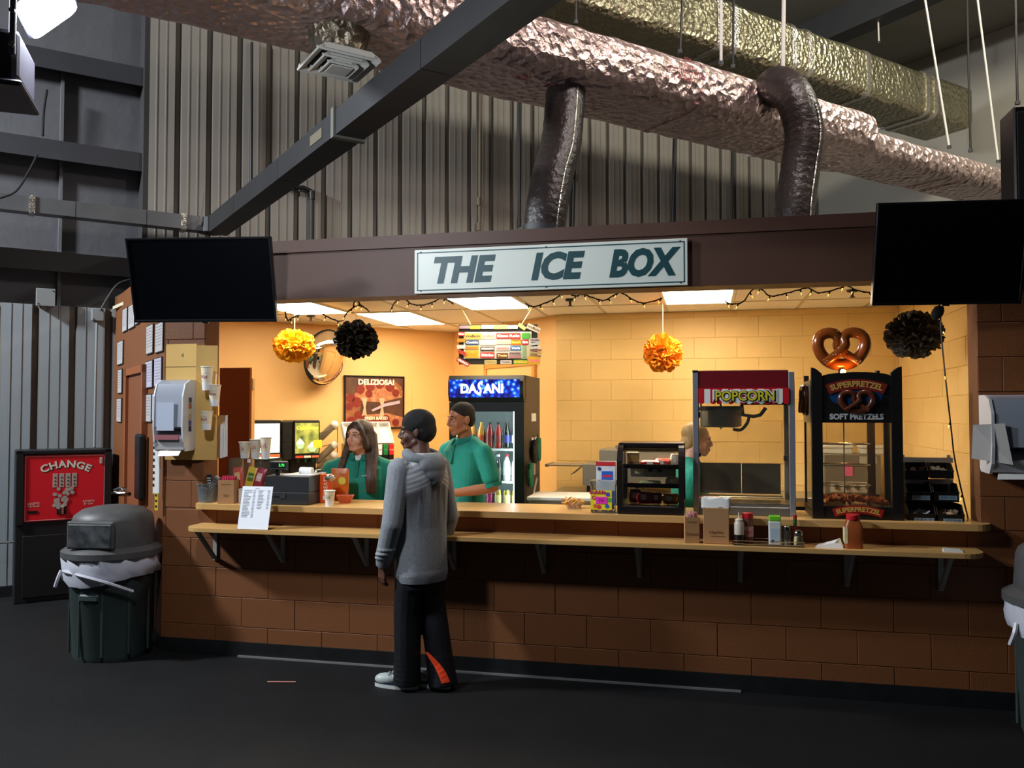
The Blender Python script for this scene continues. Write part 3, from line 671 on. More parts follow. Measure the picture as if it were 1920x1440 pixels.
# taped cups hang on the outer corner of the cardboard
for px, py, h, tx, lab in ((388, 732, .165, 'Fruit\nNut', 'highest paper cup taped to the cardboard guard'), (402, 762, .15, 'Fruit\nNote', 'middle paper cup taped to the cardboard guard, with straw'), (387, 806, .13, 'Fruit\nSlush', 'lowest paper cup taped to the cardboard guard')):
    p = YP(px, py, -.075 if px < 395 else -.045)
    o = cup((p.x, p.y, p.z), h, .030, .042, lab, rot=(0, 0, 0), txt=tx, grp='sample cups taped to the cardboard')
    if px > 395: MB().m(0, True).tube([(0, 0, .05), (.012, 0, h+.08)], .004, 6).ob('straw', m_white, o)
pp = YP(410, 860, .08)
o = thing('paper_stack', 'white papers hanging behind the cardboard guard', 'papers', (pp.x-.04, .10, pp.z))
for i in range(3): MB().box((0, 0, 0), (.12, .002, .30)).ob('sheet', m_white, o, (.012*i, .008*i, .155+.004*i), (0, .03-.02*i, .1))
# framed papers on the side wall
m_fr = mat('thin_dark_frame', (40, 34, 34), .5); m_pap = mat('greyish_paper', (176, 172, 170), .7, var=.05, vs=9); m_papl = mat('lilac_paper', (178, 174, 190), .7, var=.06, vs=9)
m_line = mat('faint_print', (140, 136, 146), .7)
fr = [(277, 606, 290, 664, 0), (294, 601, 309, 661, 0), (275, 674, 289, 728, 1), (292, 668, 306, 725, 1), (274, 738, 287, 792, 0), (288, 736, 303, 790, 1), (222, 637, 233, 684, 0), (223, 691, 231, 738, 0), (221, 746, 230, 792, 0), (232, 575, 241, 622, 0), (243, 567, 255, 616, 0), (256, 560, 264, 608, 0)]
labs = ['upper-row notice nearest the door head, right of two stacked columns', 'upper notice touching the pillar on side wall', 'middle notice left of its pair beside the door', 'middle notice right of its pair beside the pillar', 'lower notice left of its pair above the drinking basin', 'lower notice behind the towel dispenser edge', 'top notice of the narrow column left of the door', 'middle notice of the narrow column left of the door', 'bottom notice of the narrow column left of the door', 'leftmost small notice high above the door', 'centre small notice high above the door', 'small notice above the door half behind television']
for (x0, y0, x1, y1, kq), lab in zip(fr, labs):
    a, za = onside(x0, y1); b, zb_ = onside(x1, y0); _, zb2 = onside(x1, y1); za = (za+zb2)/2
    h = min(.30, zb_-za); w = b-a
    if w < .05: w = .16
    o = thing('wall_notice', lab, 'notice', sB+dv*a+Vector((0, 0, za)), rzs, group='notices on the side wall')
    MB().b2(0, w, -.012, 0, 0, h, .002).ob('frame', m_fr, o)
    MB().b2(.008, w-.008, -.014, -.011, .008, h-.008).ob('sheet', m_papl if kq else m_pap, o)
    g = MB()
    for i in range(7): g.b2(.025, w-.03-.01*(i % 3), -.0146, -.0138, h*.85-i*h*.1, h*.85-i*h*.1+.006)
    g.ob('print_lines', m_line, o)
# black drinking fountain unit with a white strip and hazard tape beside the staff door
a, z0 = onside(262, 935); b, z1 = onside(288, 815)
o = thing('wall_fountain', 'black wall-mounted unit with shiny bowl beside the staff door', 'wall unit', sB+dv*(a+.1)+Vector((0, 0, z0)), rzs)
MB().b2(.06, .30, -.07, -.02, .02, z1-z0, .02, 2).ob('back_plate', m_black, o)
MB().m(0, True).loft([[(.12+u*.25*k, -.10-.10*k+v*.2*k, .03+.05*k) for u, v in rrect(1, 1, .4)] for k in (.35, .7, 1.0)]).ob('bowl', mat('glossy_black', (12, 10, 12), .12), o)
MB().m(0, True).tube([(.02, -.12, .09), (-.03, -.16, .10), (-.05, -.2, .08)], .012, 8).ob('spout', m_chrome, o)
a2, zq = onside(292, 920)
o = thing('height_strip', 'white strip with yellow and black tape beside the door', 'strip', (YP(287, 925, -.02).x, -.02, YP(287, 925, -.02).z))
zt3 = YP(290, 818, -.02).z-YP(287, 925, -.02).z
MB().b2(0, .05, -.004, .012, 0, zt3).ob('backing', m_white, o)
for i in range(9): MB().b2(-.001, .012, -.006, -.003, .05+i*.045, .07+i*.045).ob('tick', m_blackm, o)
m_haz = mat('yellow_tape', (214, 190, 40), .5)
MB().b2(.018, .045, -.006, -.003, -.12, .005).ob('tape', m_haz, o)
for i in range(3): MB().b2(.022, .036, -.008, -.005, -.10+i*.04, -.085+i*.04).ob('tape_mark', m_blackm, o)
# ------------------------------------------------------------------ change machine
CM = 4.95; a = CP(25, 1140, CM); b = CP(205, 1128, CM); wq = (b-a).dot(DM)
zt4 = CP(110, 844, CM).z
cm = thing('change_machine', 'black bill change machine with a bright red front panel', 'machine', Vector((a.x, a.y, 0)), ANG)
m_cmb = mat('black_cabinet_paint', (22, 22, 24), .45, var=.1, vs=5)
MB().b2(0, wq, 0, CW-CM-.04, 0, zt4, .008).ob('cabinet', m_cmb, cm)
g = MB()
for q in ((0, wq, zt4-.03, zt4), (0, .06, .70, zt4), (wq-.06, wq, .70, zt4)): g.b2(q[0], q[1], -.022, 0, q[2], q[3], .004)
g.ob('hood_frame', m_cmb, cm)
MB().b2(.06, wq-.06, -.014, 0, .05, .60, .004).ob('lower_door', m_cmb, cm)
MB().b2(wq-.28, wq-.16, -.02, -.012, .545, .575).ob('lock_plate', m_white, cm); MB().m(0, True).cyl((wq-.22, -.024, .56), (wq-.22, -.018, .56), .010, n=10).ob('lock', m_dark, cm)
MB().m(0, True).tube([(-.25, .05, .55), (0, .05, .55)], .012, 8).ob('side_rail', m_chrome, cm)
m_red = mat('bright_red_panel', (226, 26, 40), .4, emit=.0)
px0, pz0, px1, pz1 = .065, .725, wq-.05, zt4-.045
rp = MB().b2(px0, px1, -.010, 0, pz0, pz1, .002).ob('red_panel', m_red, cm)
g = MB()
for q in ((px0+.008, px1-.008, pz0+.008, pz0+.012), (px0+.008, px1-.008, pz1-.012, pz1-.008), (px0+.008, px0+.012, pz0+.01, pz1-.01), (px1-.012, px1-.008, pz0+.01, pz1-.01)): g.b2(q[0], q[1], -.0112, -.009, q[2], q[3])
g.ob('white_line', mat('pink_white_line', (240, 190, 190), .5), rp)
cx = (px0+px1)/2
m_let = mat('cream_letters', (238, 232, 214), .4)
text(rp, 'CHANGE', .088, m_blackm, (cx+.004, -.0105, pz1-.088), bold=.0055, arc=.42, ext=.0008, width=.42, ls=1.08, name='lettering_shadow')
text(rp, 'CHANGE', .088, m_let, (cx, -.0115, pz1-.085), bold=.003, arc=.42, ext=.001, width=.42, ls=1.08)
m_coin = mat('grey_coin_print', (178, 170, 160), .4)
for i in range(4):
    MB().b2(cx-.105+i*.052, cx-.065+i*.052, -.013, -.010, pz0+.30, pz0+.425, .008, 2).ob('coin_tube', m_coin, rp)
    for j in range(3): MB().cyl((cx-.085+i*.052, -.0145, pz0+.325+j*.032), (cx-.085+i*.052, -.0125, pz0+.325+j*.032), .007, n=8).ob('coin_dot', m_blackm, rp)
rnd = random.Random(3)
coin_me = MB().lathe([(.016, 0), (.016, .004)], 10).mesh('coin', m_coin)
for i in range(34):
    t = rnd.random(); u = rnd.uniform(-1, 1)
    link('coin', coin_me, rp, (cx-.005-.055*t+u*(.085-.045*t), -.011-.002*rnd.random(), pz0+.29-.175*t), (PI/2, 0, 0))
MB().b2(cx-.07, cx+.01, -.016, -.010, pz0+.055, pz0+.125, .012, 2).ob('coin_cup', m_black, rp)
MB().m(0, True).cyl((cx-.03, -.03, pz0+.06), (cx-.03, -.03, pz0+.12), .018, n=12).ob('coin_chute', m_chrome, rp)
for i, (xx, tx) in enumerate(((px0+.075, 'ACCEPTS\n1-5-10-20'), (px1-.14, 'ACCEPTS\n$1 Coin'))):
    MB().b2(xx-.045, xx+.035, -.014, -.010, pz0+.075, pz0+.098).ob('bill_slot', m_black, rp)
    text(rp, tx, .024, m_let, (xx, -.0112, pz0+.15), ext=.0005)
for z in (pz0+.045, pz1-.06): MB().b2(px1-.052, px1-.028, -.016, -.01, z-.03, z+.03, .003).ob('lock_tab', m_coin, rp)
# ------------------------------------------------------------------ trash cans
m_can = mat('dark_green_black_plastic', (56, 68, 66), .5, var=.1, vs=4); m_lid = mat('worn_grey_lid', (78, 78, 78), .5, var=.18, vs=9)
m_bag = mat('translucent_white_bag', (196, 198, 208), .3, var=.06, vs=12)
m_smear = mat('smeared_flap', (92, 94, 96), .35, col2=(40, 44, 46), var=.2, vs=14)
def trash(loc, label, rz=0., dome=True):
    o = thing('trash_can', label, 'trash can', loc, rz)
    MB().m(0, True).lathe([(.245, 0), (.255, .03), (.285, .62), (.30, .64), (.30, .70), (.28, .70), (.25, .05)], 32).ob('bin_body', m_can, o)
    MB().b2(-.07, .07, -.292, -.27, .42, .47, .01).ob('hand_grip', m_can, o)
    for i in range(10):
        a = PI*2*i/10; MB().b2(-.008, .008, -.006, .01, .04, .56, .004).ob('rib', m_can, o, (.272*math.cos(a), .272*math.sin(a), 0), (0, 0, a+PI/2))
    n = 40; rings = []; rn = random.Random(5)
    for z, r in ((.74, .300), (.70, .318), (.64, .322), (.58, .318), (.545, .306)):
        rings.append([((r+.014*math.sin(i*2.3+z*40)+rn.uniform(-.006, .006))*math.cos(2*PI*i/n), (r+.014*math.sin(i*2.3+z*40)+rn.uniform(-.006, .006))*math.sin(2*PI*i/n), z+(.03*math.sin(i*.35+1) if z < .6 else 0)) for i in range(n)])
    bag = MB().m(0, True).loft(rings, True, False).ob('bin_liner', m_bag, o)
    MB().m(0, True).tube(catmull([(-.2, -.26, .62), (.0, -.335, .60), (.15, -.31, .555), (.27, -.2, .48)], 6), .012, 6).ob('tie_strip', m_bag, bag)
    MB().m(0, True).tube(catmull([(-.27, -.18, .61), (-.28, -.2, .56), (-.30, -.2, .50)], 6), .012, 6).ob('tie_strip', m_bag, bag)
    if dome:
        ld = MB().m(0, True).lathe([(.315, .70), (.335, .705), (.335, .745), (.31, .76), (.28, .775), (.268, .95), (.255, .985), (.20, 1.025), (.10, 1.045), (.0, 1.05)], 36, cap=False).ob('dome_lid', m_lid, o)
        MB().b2(-.17, .17, -.285, -.255, .775, .965, .012, 2).ob('flap_frame', m_lid, ld); MB().b2(-.155, .155, -.293, -.283, .785, .945, .006).ob('push_flap', m_smear, ld)
    return o
tl_ = ZP(225, 1225, 0)
trash((-4.13, -.13, 0), 'dark trash can with domed push-flap lid left of the counter', .12)
t2 = ZP(1985, 1300, 0)
t2 = YP(1888, 1150, -.42)
trash((t2.x+.325, -.42, 0), 'trash can with white liner cut off at the right edge', -.3)
# ================================================================== INSIDE THE STAND
m_diff = mat('glowing_diffuser', (255, 246, 230), .5, emit=20.5, ecol=(255, 236, 204))
labs = ['ceiling light partly behind the left television', 'rearmost ceiling light above the black pompom', 'ceiling light above the hanging candy sign', 'ceiling light above the right orange pompom']
for (x, y), lab in zip(LIGHTS, labs):
    o = thing('ceiling_light', 'glowing fluorescent ' + lab, 'light', (x, y, CEIL-.012))
    MB().b2(.0, .61, 0, .025, .0, .03).b2(.0, .61, 1.195, 1.22, .0, .03).b2(0, .025, .025, 1.195, 0, .03).b2(.585, .61, .025, 1.195, 0, .03).ob('frame', m_white, o)
    MB().b2(.025, .585, .025, 1.195, .004, .010).ob('diffuser', m_diff, o)
# sprinkler heads
for px, py, lab in ((583, 592, 'sprinkler head left of the black pompom'), (1069, 562, 'sprinkler head right of the candy sign'), (1598, 545, 'sprinkler head near the right television')):
    p = ZP(px, py, CEIL-.005)
    if p.y < .4: continue
    o = thing('sprinkler', 'small ceiling ' + lab, 'sprinkler', (p.x, p.y, CEIL-.006))
    MB().m(0, True).lathe([(.045, .0), (.04, -.01), (.012, -.012), (.010, -.05)], 14).ob('collar', m_dark, o); MB().m(0, True).lathe([(.022, -.05), (.022, -.055)], 10).ob('deflector', m_dark, o)
# ------------------------------------------------------------------ string lights
m_cord = mat('dark_green_cord', (22, 24, 16), .5); m_bulb = mat('warm_mini_bulb', (255, 226, 150), .3, emit=2.2, ecol=(255, 200, 110))
def garland(segs, y, label, bulbs=True):
    o = thing('string_lights', label, 'string lights', YP(*segs[0][0], y)); b0 = YP(*segs[0][0], y)
    rn = random.Random(11)
    for seg in segs:
        P = catmull([YP(a, b, y)-b0 for a, b in seg], 8)
        MB().m(0, True).tube(P, .0042, 5).tube([p+Vector((0, .006, .004*math.sin(i*1.3))) for i, p in enumerate(P)], .0035, 5).ob('cord', m_cord, o)
        if bulbs:
            for p in P[4::9]:
                d = Vector((rn.uniform(-.6, .6), rn.uniform(-.4, .2), -1)).normalized()
                s_ = MB().m(0, True).cyl(p, p+d*.022, .005, n=6).ob('socket', m_cord, o); MB().m(0, True).cyl(p+d*.022, p+d*.042, .0042, .0008, n=6).ob('bulb', m_bulb, s_)
    return o
garland([[(534, 583), (539, 600), (548, 596), (561, 590)], [(605, 589), (620, 597), (640, 602), (650, 587), (662, 577), (677, 573), (692, 584)], [(662, 577), (664, 566), (668, 562), (676, 572)],
         [(732, 584), (740, 567), (755, 559), (772, 570), (792, 572), (810, 567), (830, 559), (850, 570)],
         [(985, 569), (1000, 575), (1020, 569), (1041, 560), (1058, 549), (1079, 555), (1093, 552), (1117, 560), (1134, 563), (1152, 553), (1165, 549), (1189, 563), (1210, 568), (1242, 559)],
         [(1359, 564), (1371, 570), (1393, 566), (1410, 544), (1427, 542), (1444, 555), (1470, 551), (1496, 544), (1515, 540), (1537, 549), (1575, 540), (1586, 534), (1605, 544), (1632, 549)]], .24, 'string of mini lights draped along the underside of the header')
g2 = garland([[(1760, 566), (1763, 586), (1766, 640), (1774, 720), (1783, 800), (1790, 860), (1803, 920), (1815, 972)]], .19, 'string of mini lights hanging straight down at the right jamb')
p = YP(1758, 586, .19)-YP(1760, 566, .19)
MB().m(0, True).sph(p, (.035, .03, .05), 10, (0, .5, 0)).ob('plug_cover', m_blackm, g2)
# ------------------------------------------------------------------ tissue pompoms
def tissue(name, c1, c2):
    m = mat(name, c1, .8, var=.2, vs=6, col2=c2); return m
m_tor = tissue('orange_tissue', (255, 148, 26), (255, 190, 50)); m_tye = tissue('yellow_orange_tissue', (255, 176, 24), (255, 218, 60)); m_tbk = tissue('black_tissue', (14, 13, 14), (24, 22, 23)); m_tgr = tissue('charcoal_tissue', (62, 58, 56), (104, 100, 96))
def pompom(px, py, rpx, w, top, m, label, sq=.95, n=420, seed=1, strc=(230, 210, 170)):
    r_ = ray(px, py); c = CAM + r_*w; R = rpx*w/FPX; rn = random.Random(seed)
    o = thing('tissue_pompom', label, 'pompom', c)
    g = MB()
    for i in range(n):
        z = 1-2*(i+.5)/n; a = i*2.39996; rr = math.sqrt(1-z*z)
        d = Vector((rr*math.cos(a), rr*math.sin(a), z)); d = (d+Vector((rn.uniform(-.2, .2), rn.uniform(-.2, .2), rn.uniform(-.2, .2)))).normalized()
        t = d.cross(Vector((rn.uniform(-1, 1), rn.uniform(-1, 1), rn.uniform(-1, 1)))).normalized(); b = d.cross(t)
        L = R*rn.uniform(.82, 1.06); wd_ = R*rn.uniform(.11, .20); f = R*rn.uniform(-.08, .08); S = Vector((1, 1, sq))
        P = [d*R*.35, d*L*.70+t*wd_*.8+b*f, d*L*.93+t*wd_-b*f, d*L+b*f*.6, d*L*.93-t*wd_+b*f, d*L*.70-t*wd_*.8-b*f]
        P = [Vector((p.x*S.x, p.y*S.y, p.z*S.z)) for p in P]; bk = [p - d*.0012 + b*.0012 for p in P]
        try: g.quad(*P); 
        except Exception: pass
    ob_ = g.ob('tissue_petals', m, o)
    core = MB().m(0, True).sph((0, 0, 0), (R*.66, R*.66, R*.66*sq), 14).ob('tissue_core', m, o)
    zt_ = top-c.z
    if zt_ > R: MB().m(0, True).tube([(0, 0, R*.6), (0, 0, zt_)], .0035, 5).ob('string', mat('pale_string', strc, .7), o)
    return o
pompom(552, 648, 40, 8.1, CEIL-.01, m_tye, 'bright orange-yellow tissue pompom hanging beside the convex mirror', .82, seed=1)
pompom(667, 637, 43, 7.9, CEIL-.01, m_tbk, 'black tissue pompom hanging in front of the convex mirror', .86, seed=2)
pompom(1243, 662, 37, 7.6, CEIL-.01, m_tor, 'orange tissue pompom hanging alone above the glass case', 1.03, seed=3)
pompom(1714, 628, 53, 5.9, CEIL-.01, m_tgr, 'charcoal tissue pompom hanging under the right television', .86, seed=4)
# ------------------------------------------------------------------ convex mirror
mc = CP(610, 670, CW-.30)
mr = thing('convex_mirror', 'round convex security mirror with black rim on orange wall', 'mirror', mc, rot=(math.radians(12), 0, ANG+.45))
prof = []
R = .30
g = MB().m(0, True); g.lathe([(R*math.sin(a), .12*math.cos(a)) for a in [k*PI/2/8 for k in range(8, -1, -1)]], 36, cap=False)
g.xf(Matrix.Rotation(PI/2, 4, 'X')); g.ob('mirror_dome', mat('mirror_silver', (235, 230, 220), .03, 1.0), mr)
g = MB().m(0, True); g.tube([(R*math.cos(a), 0, R*math.sin(a)) for a in [2*PI*k/36 for k in range(37)]], .012, 8, False).ob('rim', m_blackm, mr)
MB().m(0, True).cyl((0, .005, 0), (0, .02, 0), R*.98, n=36).ob('back_plate', m_blackm, mr)
MB().m(0, True).tube([(0, .02, 0), (-.10, .16, -.02), (-.14, .24, 0)], .014, 8).ob('mount_arm', m_dark, mr)
# ------------------------------------------------------------------ pizza poster
pa, pb = CP(645, 805, CW-.03), CP(758, 706, CW-.03); pw, ph = (pb-pa).dot(DM), pb.z-pa.z
po = thing('pizza_poster', 'framed poster of a pepperoni pizza slice on the orange wall', 'poster', pa, ANG)
m_crust = mat('baked_crust', (150, 92, 52), .6, var=.2, vs=20); m_cheese = mat('melted_cheese', (196, 150, 108), .4, var=.15, vs=18, col2=(160, 74, 50)); m_pep = mat('pepperoni', (126, 40, 32), .4, var=.2, vs=30); m_pbg = mat('dark_brown_backdrop', (62, 38, 30), .5, var=.25, vs=6, col2=(104, 66, 44))
MB().b2(0, pw, 0, .02, 0, ph).ob('backing', m_pbg, po)
g = MB(); e = .018
for q in ((0, pw, 0, e), (0, pw, ph-e, ph), (0, e, 0, ph), (pw-e, pw, 0, ph)): g.b2(q[0], q[1], -.014, .004, q[2], q[3], .003)
g.ob('frame', m_blackm, po)
pr_ = MB().prism([(.02, .02), (pw-.02, .02), (pw-.02, ph*.22), (pw*.7, ph*.30), (pw*.4, ph*.27), (.02, ph*.30)], -.003, .0).ob('pizza_base', m_cheese, po)
MB().prism([(pw*.14, ph*.62), (pw*.30, ph*.82), (pw*.60, ph*.88), (pw*.88, ph*.86), (pw*.97, ph*.72), (pw*.96, ph*.60), (pw*.60, ph*.50), (pw*.3, ph*.52)], -.006, -.003).ob('lifted_slice', m_cheese, po)
MB().prism([(pw*.84, ph*.90), (pw*.95, ph*.80), (pw*.97, ph*.62), (pw*.93, ph*.62), (pw*.88, ph*.78), (pw*.78, ph*.88)], -.007, -.005).ob('crust', m_crust, po)
MB().prism([(.02, ph*.30), (.02, ph*.66), (pw*.18, ph*.60), (pw*.27, ph*.42), (pw*.2, ph*.2)], -.005, -.002).ob('pizza_heap', m_crust, po)
rn = random.Random(4)
for (u, v, r) in ((.10, .58, .07), (.20, .50, .08), (.08, .42, .06), (.26, .74, .07), (.42, .80, .075), (.58, .84, .07), (.75, .80, .08), (.85, .68, .06), (.40, .66, .06), (.12, .13, .09), (.32, .16, .08), (.52, .14, .085), (.68, .18, .07), (.85, .12, .06), (.22, .27, .06)):
    MB().m(0).cyl((u*pw, -.0095, v*ph), (u*pw, -.006, v*ph), r*pw, n=14).ob('pepperoni_slice', m_pep, po)
for u in (.33, .62): MB().prism([(pw*(u-.05), ph*.58), (pw*(u+.04), ph*.58), (pw*(u+.015), ph*.4), (pw*(u+.04), ph*.22), (pw*(u-.05), ph*.22), (pw*(u-.015), ph*.4)], -.008, -.006).ob('cheese_strand', mat('pale_cheese', (200, 172, 140), .4), po)
MB().prism([(pw*.44, ph*.36), (pw*.66, ph*.48), (pw*.92, ph*.54), (pw*.92, ph*.48), (pw*.66, ph*.42), (pw*.46, ph*.33)], -.010, -.008).ob('server_blade', mat('lilac_steel_print', (190, 170, 190), .4), po)
m_ptx = mat('cream_poster_type', (244, 238, 214), .5)
text(po, 'DELIZIOSA!', .085, m_ptx, (pw*.52, -.012, ph*.875), bold=.0035, width=pw*.60)
text(po, 'FRESH BAKED', .05, m_ptx, (pw*.52, -.012, ph*.20), bold=.002, width=pw*.38)
# ------------------------------------------------------------------ DASANI cooler
fx0, fx1, fy = -2.125, -1.475, 1.50
fd = .68; fz = 2.02
fr_ = thing('drink_cooler', 'glass-door drink cooler with glowing blue header sign', 'cooler', ((fx0+fx1)/2, fy, 0)); fw = fx1-fx0
m_fb = mat('black_cooler_shell', (20, 20, 22), .4); m_fs = mat('dark_brown_cooler_side', (62, 54, 50), .5, var=.1, vs=6); m_fi = mat('pale_cooler_liner', (210, 216, 214), .5)
h2 = fw/2
g = MB().b2(-h2, -h2+.04, .04, fd, .1, fz).b2(h2-.04, h2, .04, fd, .1, fz).b2(-h2+.04, h2-.04, fd-.03, fd, .1, fz).b2(-h2+.04, h2-.04, .04, fd-.03, 1.76, fz).b2(-h2+.04, h2-.04, .04, fd-.03, .1, .3)
g.ob('shell', m_fs, fr_)
MB().b2(-h2+.04, h2-.04, fd-.04, fd-.03, .3, 1.76).b2(-h2+.04, -h2+.05, .06, fd-.04, .3, 1.76).b2(h2-.05, h2-.04, .06, fd-.04, .3, 1.76).ob('liner', m_fi, fr_)
MB().b2(-h2, h2, 0, fd, 0, .1).ob('plinth', m_fb, fr_)
# header light box
hd = MB().m(0).prism([(-.02, 1.80), (-.045, 1.86), (-.045, 1.97), (-.015, 2.02), (.06, 2.02), (.06, 1.80)], -h2, h2, 'x').ob('header_box', m_fb, fr_)
mdas = mat('glowing_blue_water_print', (24, 60, 200), .3, emit=1.1, ecol=(20, 60, 220))
nt = mdas.node_tree; N_ = nt.nodes; b_ = N_['Principled BSDF']
tc = N_.new('ShaderNodeTexCoord'); vo = N_.new('ShaderNodeTexVoronoi'); vo.inputs['Scale'].default_value = 26; no = N_.new('ShaderNodeTexNoise'); no.inputs['Scale'].default_value = 5
rp_ = N_.new('ShaderNodeValToRGB'); el = rp_.color_ramp.elements; el[0].position = .08; el[0].color = lin((150, 220, 255)); el[1].position = .55; el[1].color = lin((12, 14, 90)); e2 = el.new(.22); e2.color = lin((20, 110, 230)); e3 = el.new(.35); e3.color = lin((26, 40, 190))
mx_ = N_.new('ShaderNodeMath'); mx_.operation = 'MULTIPLY'; nt.links.new(tc.outputs['Object'], vo.inputs['Vector']); nt.links.new(tc.outputs['Object'], no.inputs['Vector'])
nt.links.new(vo.outputs['Distance'], mx_.inputs[0]); nt.links.new(no.outputs['Fac'], mx_.inputs[1]); mx_.inputs[1].default_value = 1
ad_ = N_.new('ShaderNodeMath'); ad_.operation = 'MULTIPLY'; ad_.inputs[1].default_value = 1.5; nt.links.new(mx_.outputs[0], ad_.inputs[0])
nt.links.new(ad_.outputs[0], rp_.inputs[0]); nt.links.new(rp_.outputs[0], b_.inputs['Base Color']); nt.links.new(rp_.outputs[0], b_.inputs['Emission Color'])
MB().b2(-h2+.012, h2-.03, -.052, -.042, 1.835, 1.985).ob('sign_panel', mdas, hd)
m_dlet = mat('glowing_white_letters', (250, 252, 255), .4, emit=2.2)
for s_, u, sz, sh_ in (('DA', -.135, .105, 0), ('S', -.045, .15, .25), ('ANI', .085, .105, 0)):
    text(hd, s_, sz, m_dlet, (u-.01, -.0535, 1.905), bold=.004, ext=.001, shear=sh_, sx=.95 if s_ != 'S' else .62)
# door
dr_ = MB().b2(-h2, -h2+.065, -.012, .035, .1, 1.795).b2(h2-.085, h2, -.012, .035, .1, 1.795).b2(-h2+.065, h2-.085, -.012, .035, 1.715, 1.795).b2(-h2+.065, h2-.085, -.012, .035, .1, .2).ob('door_frame', m_fb, fr_)
MB().b2(-h2+.065, h2-.085, .01, .016, .2, 1.715).ob('glass_pane', glass('cooler_glass', (240, 246, 244), .08), dr_)
MB().b2(-h2+.02, -h2+.045, -.05, -.012, .85, 1.3, .008).ob('handle', m_dark, dr_)
SHELF = [.42, .69, .97, 1.26, 1.50]
SHELF = [.62, .885, 1.125, 1.40]
for z in SHELF: MB().b2(-h2+.05, h2-.05, .09, fd-.05, z-.018, z, .003).ob('shelf', m_white, fr_)
m_clt = mat('cooler_tube', (240, 250, 255), .4, emit=45, ecol=(225, 245, 255))
MB().m(0, True).cyl((h2-.095, .06, .3), (h2-.095, .06, 1.74), .010, n=8).ob('lamp_tube', m_clt, fr_)
MB().m(0, True).cyl((-h2+.085, .06, .3), (-h2+.085, .06, 1.74), .010, n=8).ob('lamp_tube', m_clt, fr_)
# side stickers
for (y0, y1, z0, z1, m_) in ((.30, .50, 1.63, 1.70, m_white), (.30, .52, 1.46, 1.49, m_white)): MB().b2(h2, h2+.002, y0, y1, z0, z1).ob('sticker', m_, fr_)
m_swoop = mat('pale_grey_print', (170, 166, 160), .5)
MB().m(0, True).tube(catmull([(h2+.001, .15, .98), (h2+.001, .25, .90), (h2+.001, .36, .99), (h2+.001, .52, 1.12)], 8), .012, 6).ob('swoosh_print', m_swoop, fr_)
MB().b2(h2, h2+.002, .40, .47, 1.16, 1.36).ob('bottle_print', m_swoop, fr_)
# mitts hanging on the cooler side
m_mg = mat('green_mitt_cloth', (18, 96, 66), .8, var=.1, vs=20); m_mb = mat('black_mitt_cloth', (16, 16, 18), .8)
def mitt(y, z, m, label, h=.2):
    o = thing('oven_mitt', label, 'mitt', (fx1+.03, fy+y, z))
    MB().m(0, True).loft([[(.0+u*.035, v*.14, zz) for u, v in rrect(1, s_, .3)] for zz, s_ in ((0, .5), (.03, .9), (h*.6, 1.0), (h, .85))]).ob('mitt_body', m, o)
    MB().m(0, True).loft([[(.0+u*.03, -.06+v*.05-zz*.1, zz) for u, v in rrect(1, 1, .3)] for zz in (.08, .12, .15)]).ob('thumb', m, o)
    MB().m(0, True).tube([(0, 0, h-.01), (-.01, 0, h+.04)], .004, 5).ob('loop', m_dark, o)
mitt(.30, 1.27, m_mb, 'black oven mitt hanging on the cooler side, upper')
mitt(.47, 1.28, m_mg, 'upper green oven mitt hanging on the cooler side')
mitt(.12, 1.08, m_mg, 'lower green oven mitt hanging on the cooler side')
# drinks
def bottle(kind):
    cache = bottle.c
    if kind not in cache:
        liq, cap_, lab = {'gold': ((212, 140, 40), (210, 170, 60), (190, 70, 30)), 'red': ((150, 40, 30), (30, 20, 20), (120, 24, 24)), 'cola': ((24, 12, 12), (20, 20, 20), (50, 40, 120)), 'dark': ((20, 18, 26), (20, 20, 20), (220, 220, 220)), 'tea': ((40, 40, 42), (240, 240, 240), (70, 60, 50)), 'canp': ((176, 40, 90), (190, 190, 190), (150, 30, 80)), 'cang': ((176, 150, 70), (190, 190, 190), (200, 176, 110)), 'water': ((196, 220, 240), (30, 90, 200), (40, 130, 220)), 'juice': ((230, 232, 230), (200, 40, 50), (240, 240, 240))}[kind]
        R = .033
        if kind.startswith('can'): a = MB().m(0, True).lathe([(.026, 0), (.031, .01), (.031, .145), (.025, .16)], 14).mesh('body', mat('drink_'+kind, liq, .25, .6)); b = MB().m(0, True).lathe([(.024, .158), (.025, .164), (.020, .164)], 12).mesh('cap', m_steel); c = MB().m(0, True).lathe([(.0315, .03), (.0315, .12)], 14, cap=False).mesh('label', mat('dlabel_'+kind, lab, .4))
        else:
            a = MB().m(0, True).lathe([(.028, 0), (R, .012), (R, .13), (.028, .16), (.013, .195), (.012, .21)], 14).mesh('body', mat('drink_'+kind, liq, .15, coat=.3)); b = MB().m(0, True).lathe([(.0145, .205), (.0145, .225)], 10).mesh('cap', mat('dcap_'+kind, cap_, .4)); c = MB().m(0, True).lathe([(R+.0008, .05), (R+.0008, .115)], 14, cap=False).mesh('label', mat('dlabel_'+kind, lab, .4))
        cache[kind] = (a, b, c)
    return cache[kind]
bottle.c = {}
ROWS = [(0, ['water', 'water', 'water', 'water', 'water', 'water', 'water'], 'blue-labelled water bottle on the bottom cooler shelf', 'water bottles'), (1, ['canp', 'canp', 'cang', 'canp', 'cang', 'cang', 'cang'], None, 'tall cans'), (2, ['tea', 'tea', 'tea', 'tea', 'tea', 'juice', 'juice'], None, 'bottles on the third shelf'), (3, ['gold', 'gold', 'gold', 'red', 'red', 'cola', 'dark'], None, 'bottles on the top shelf')]
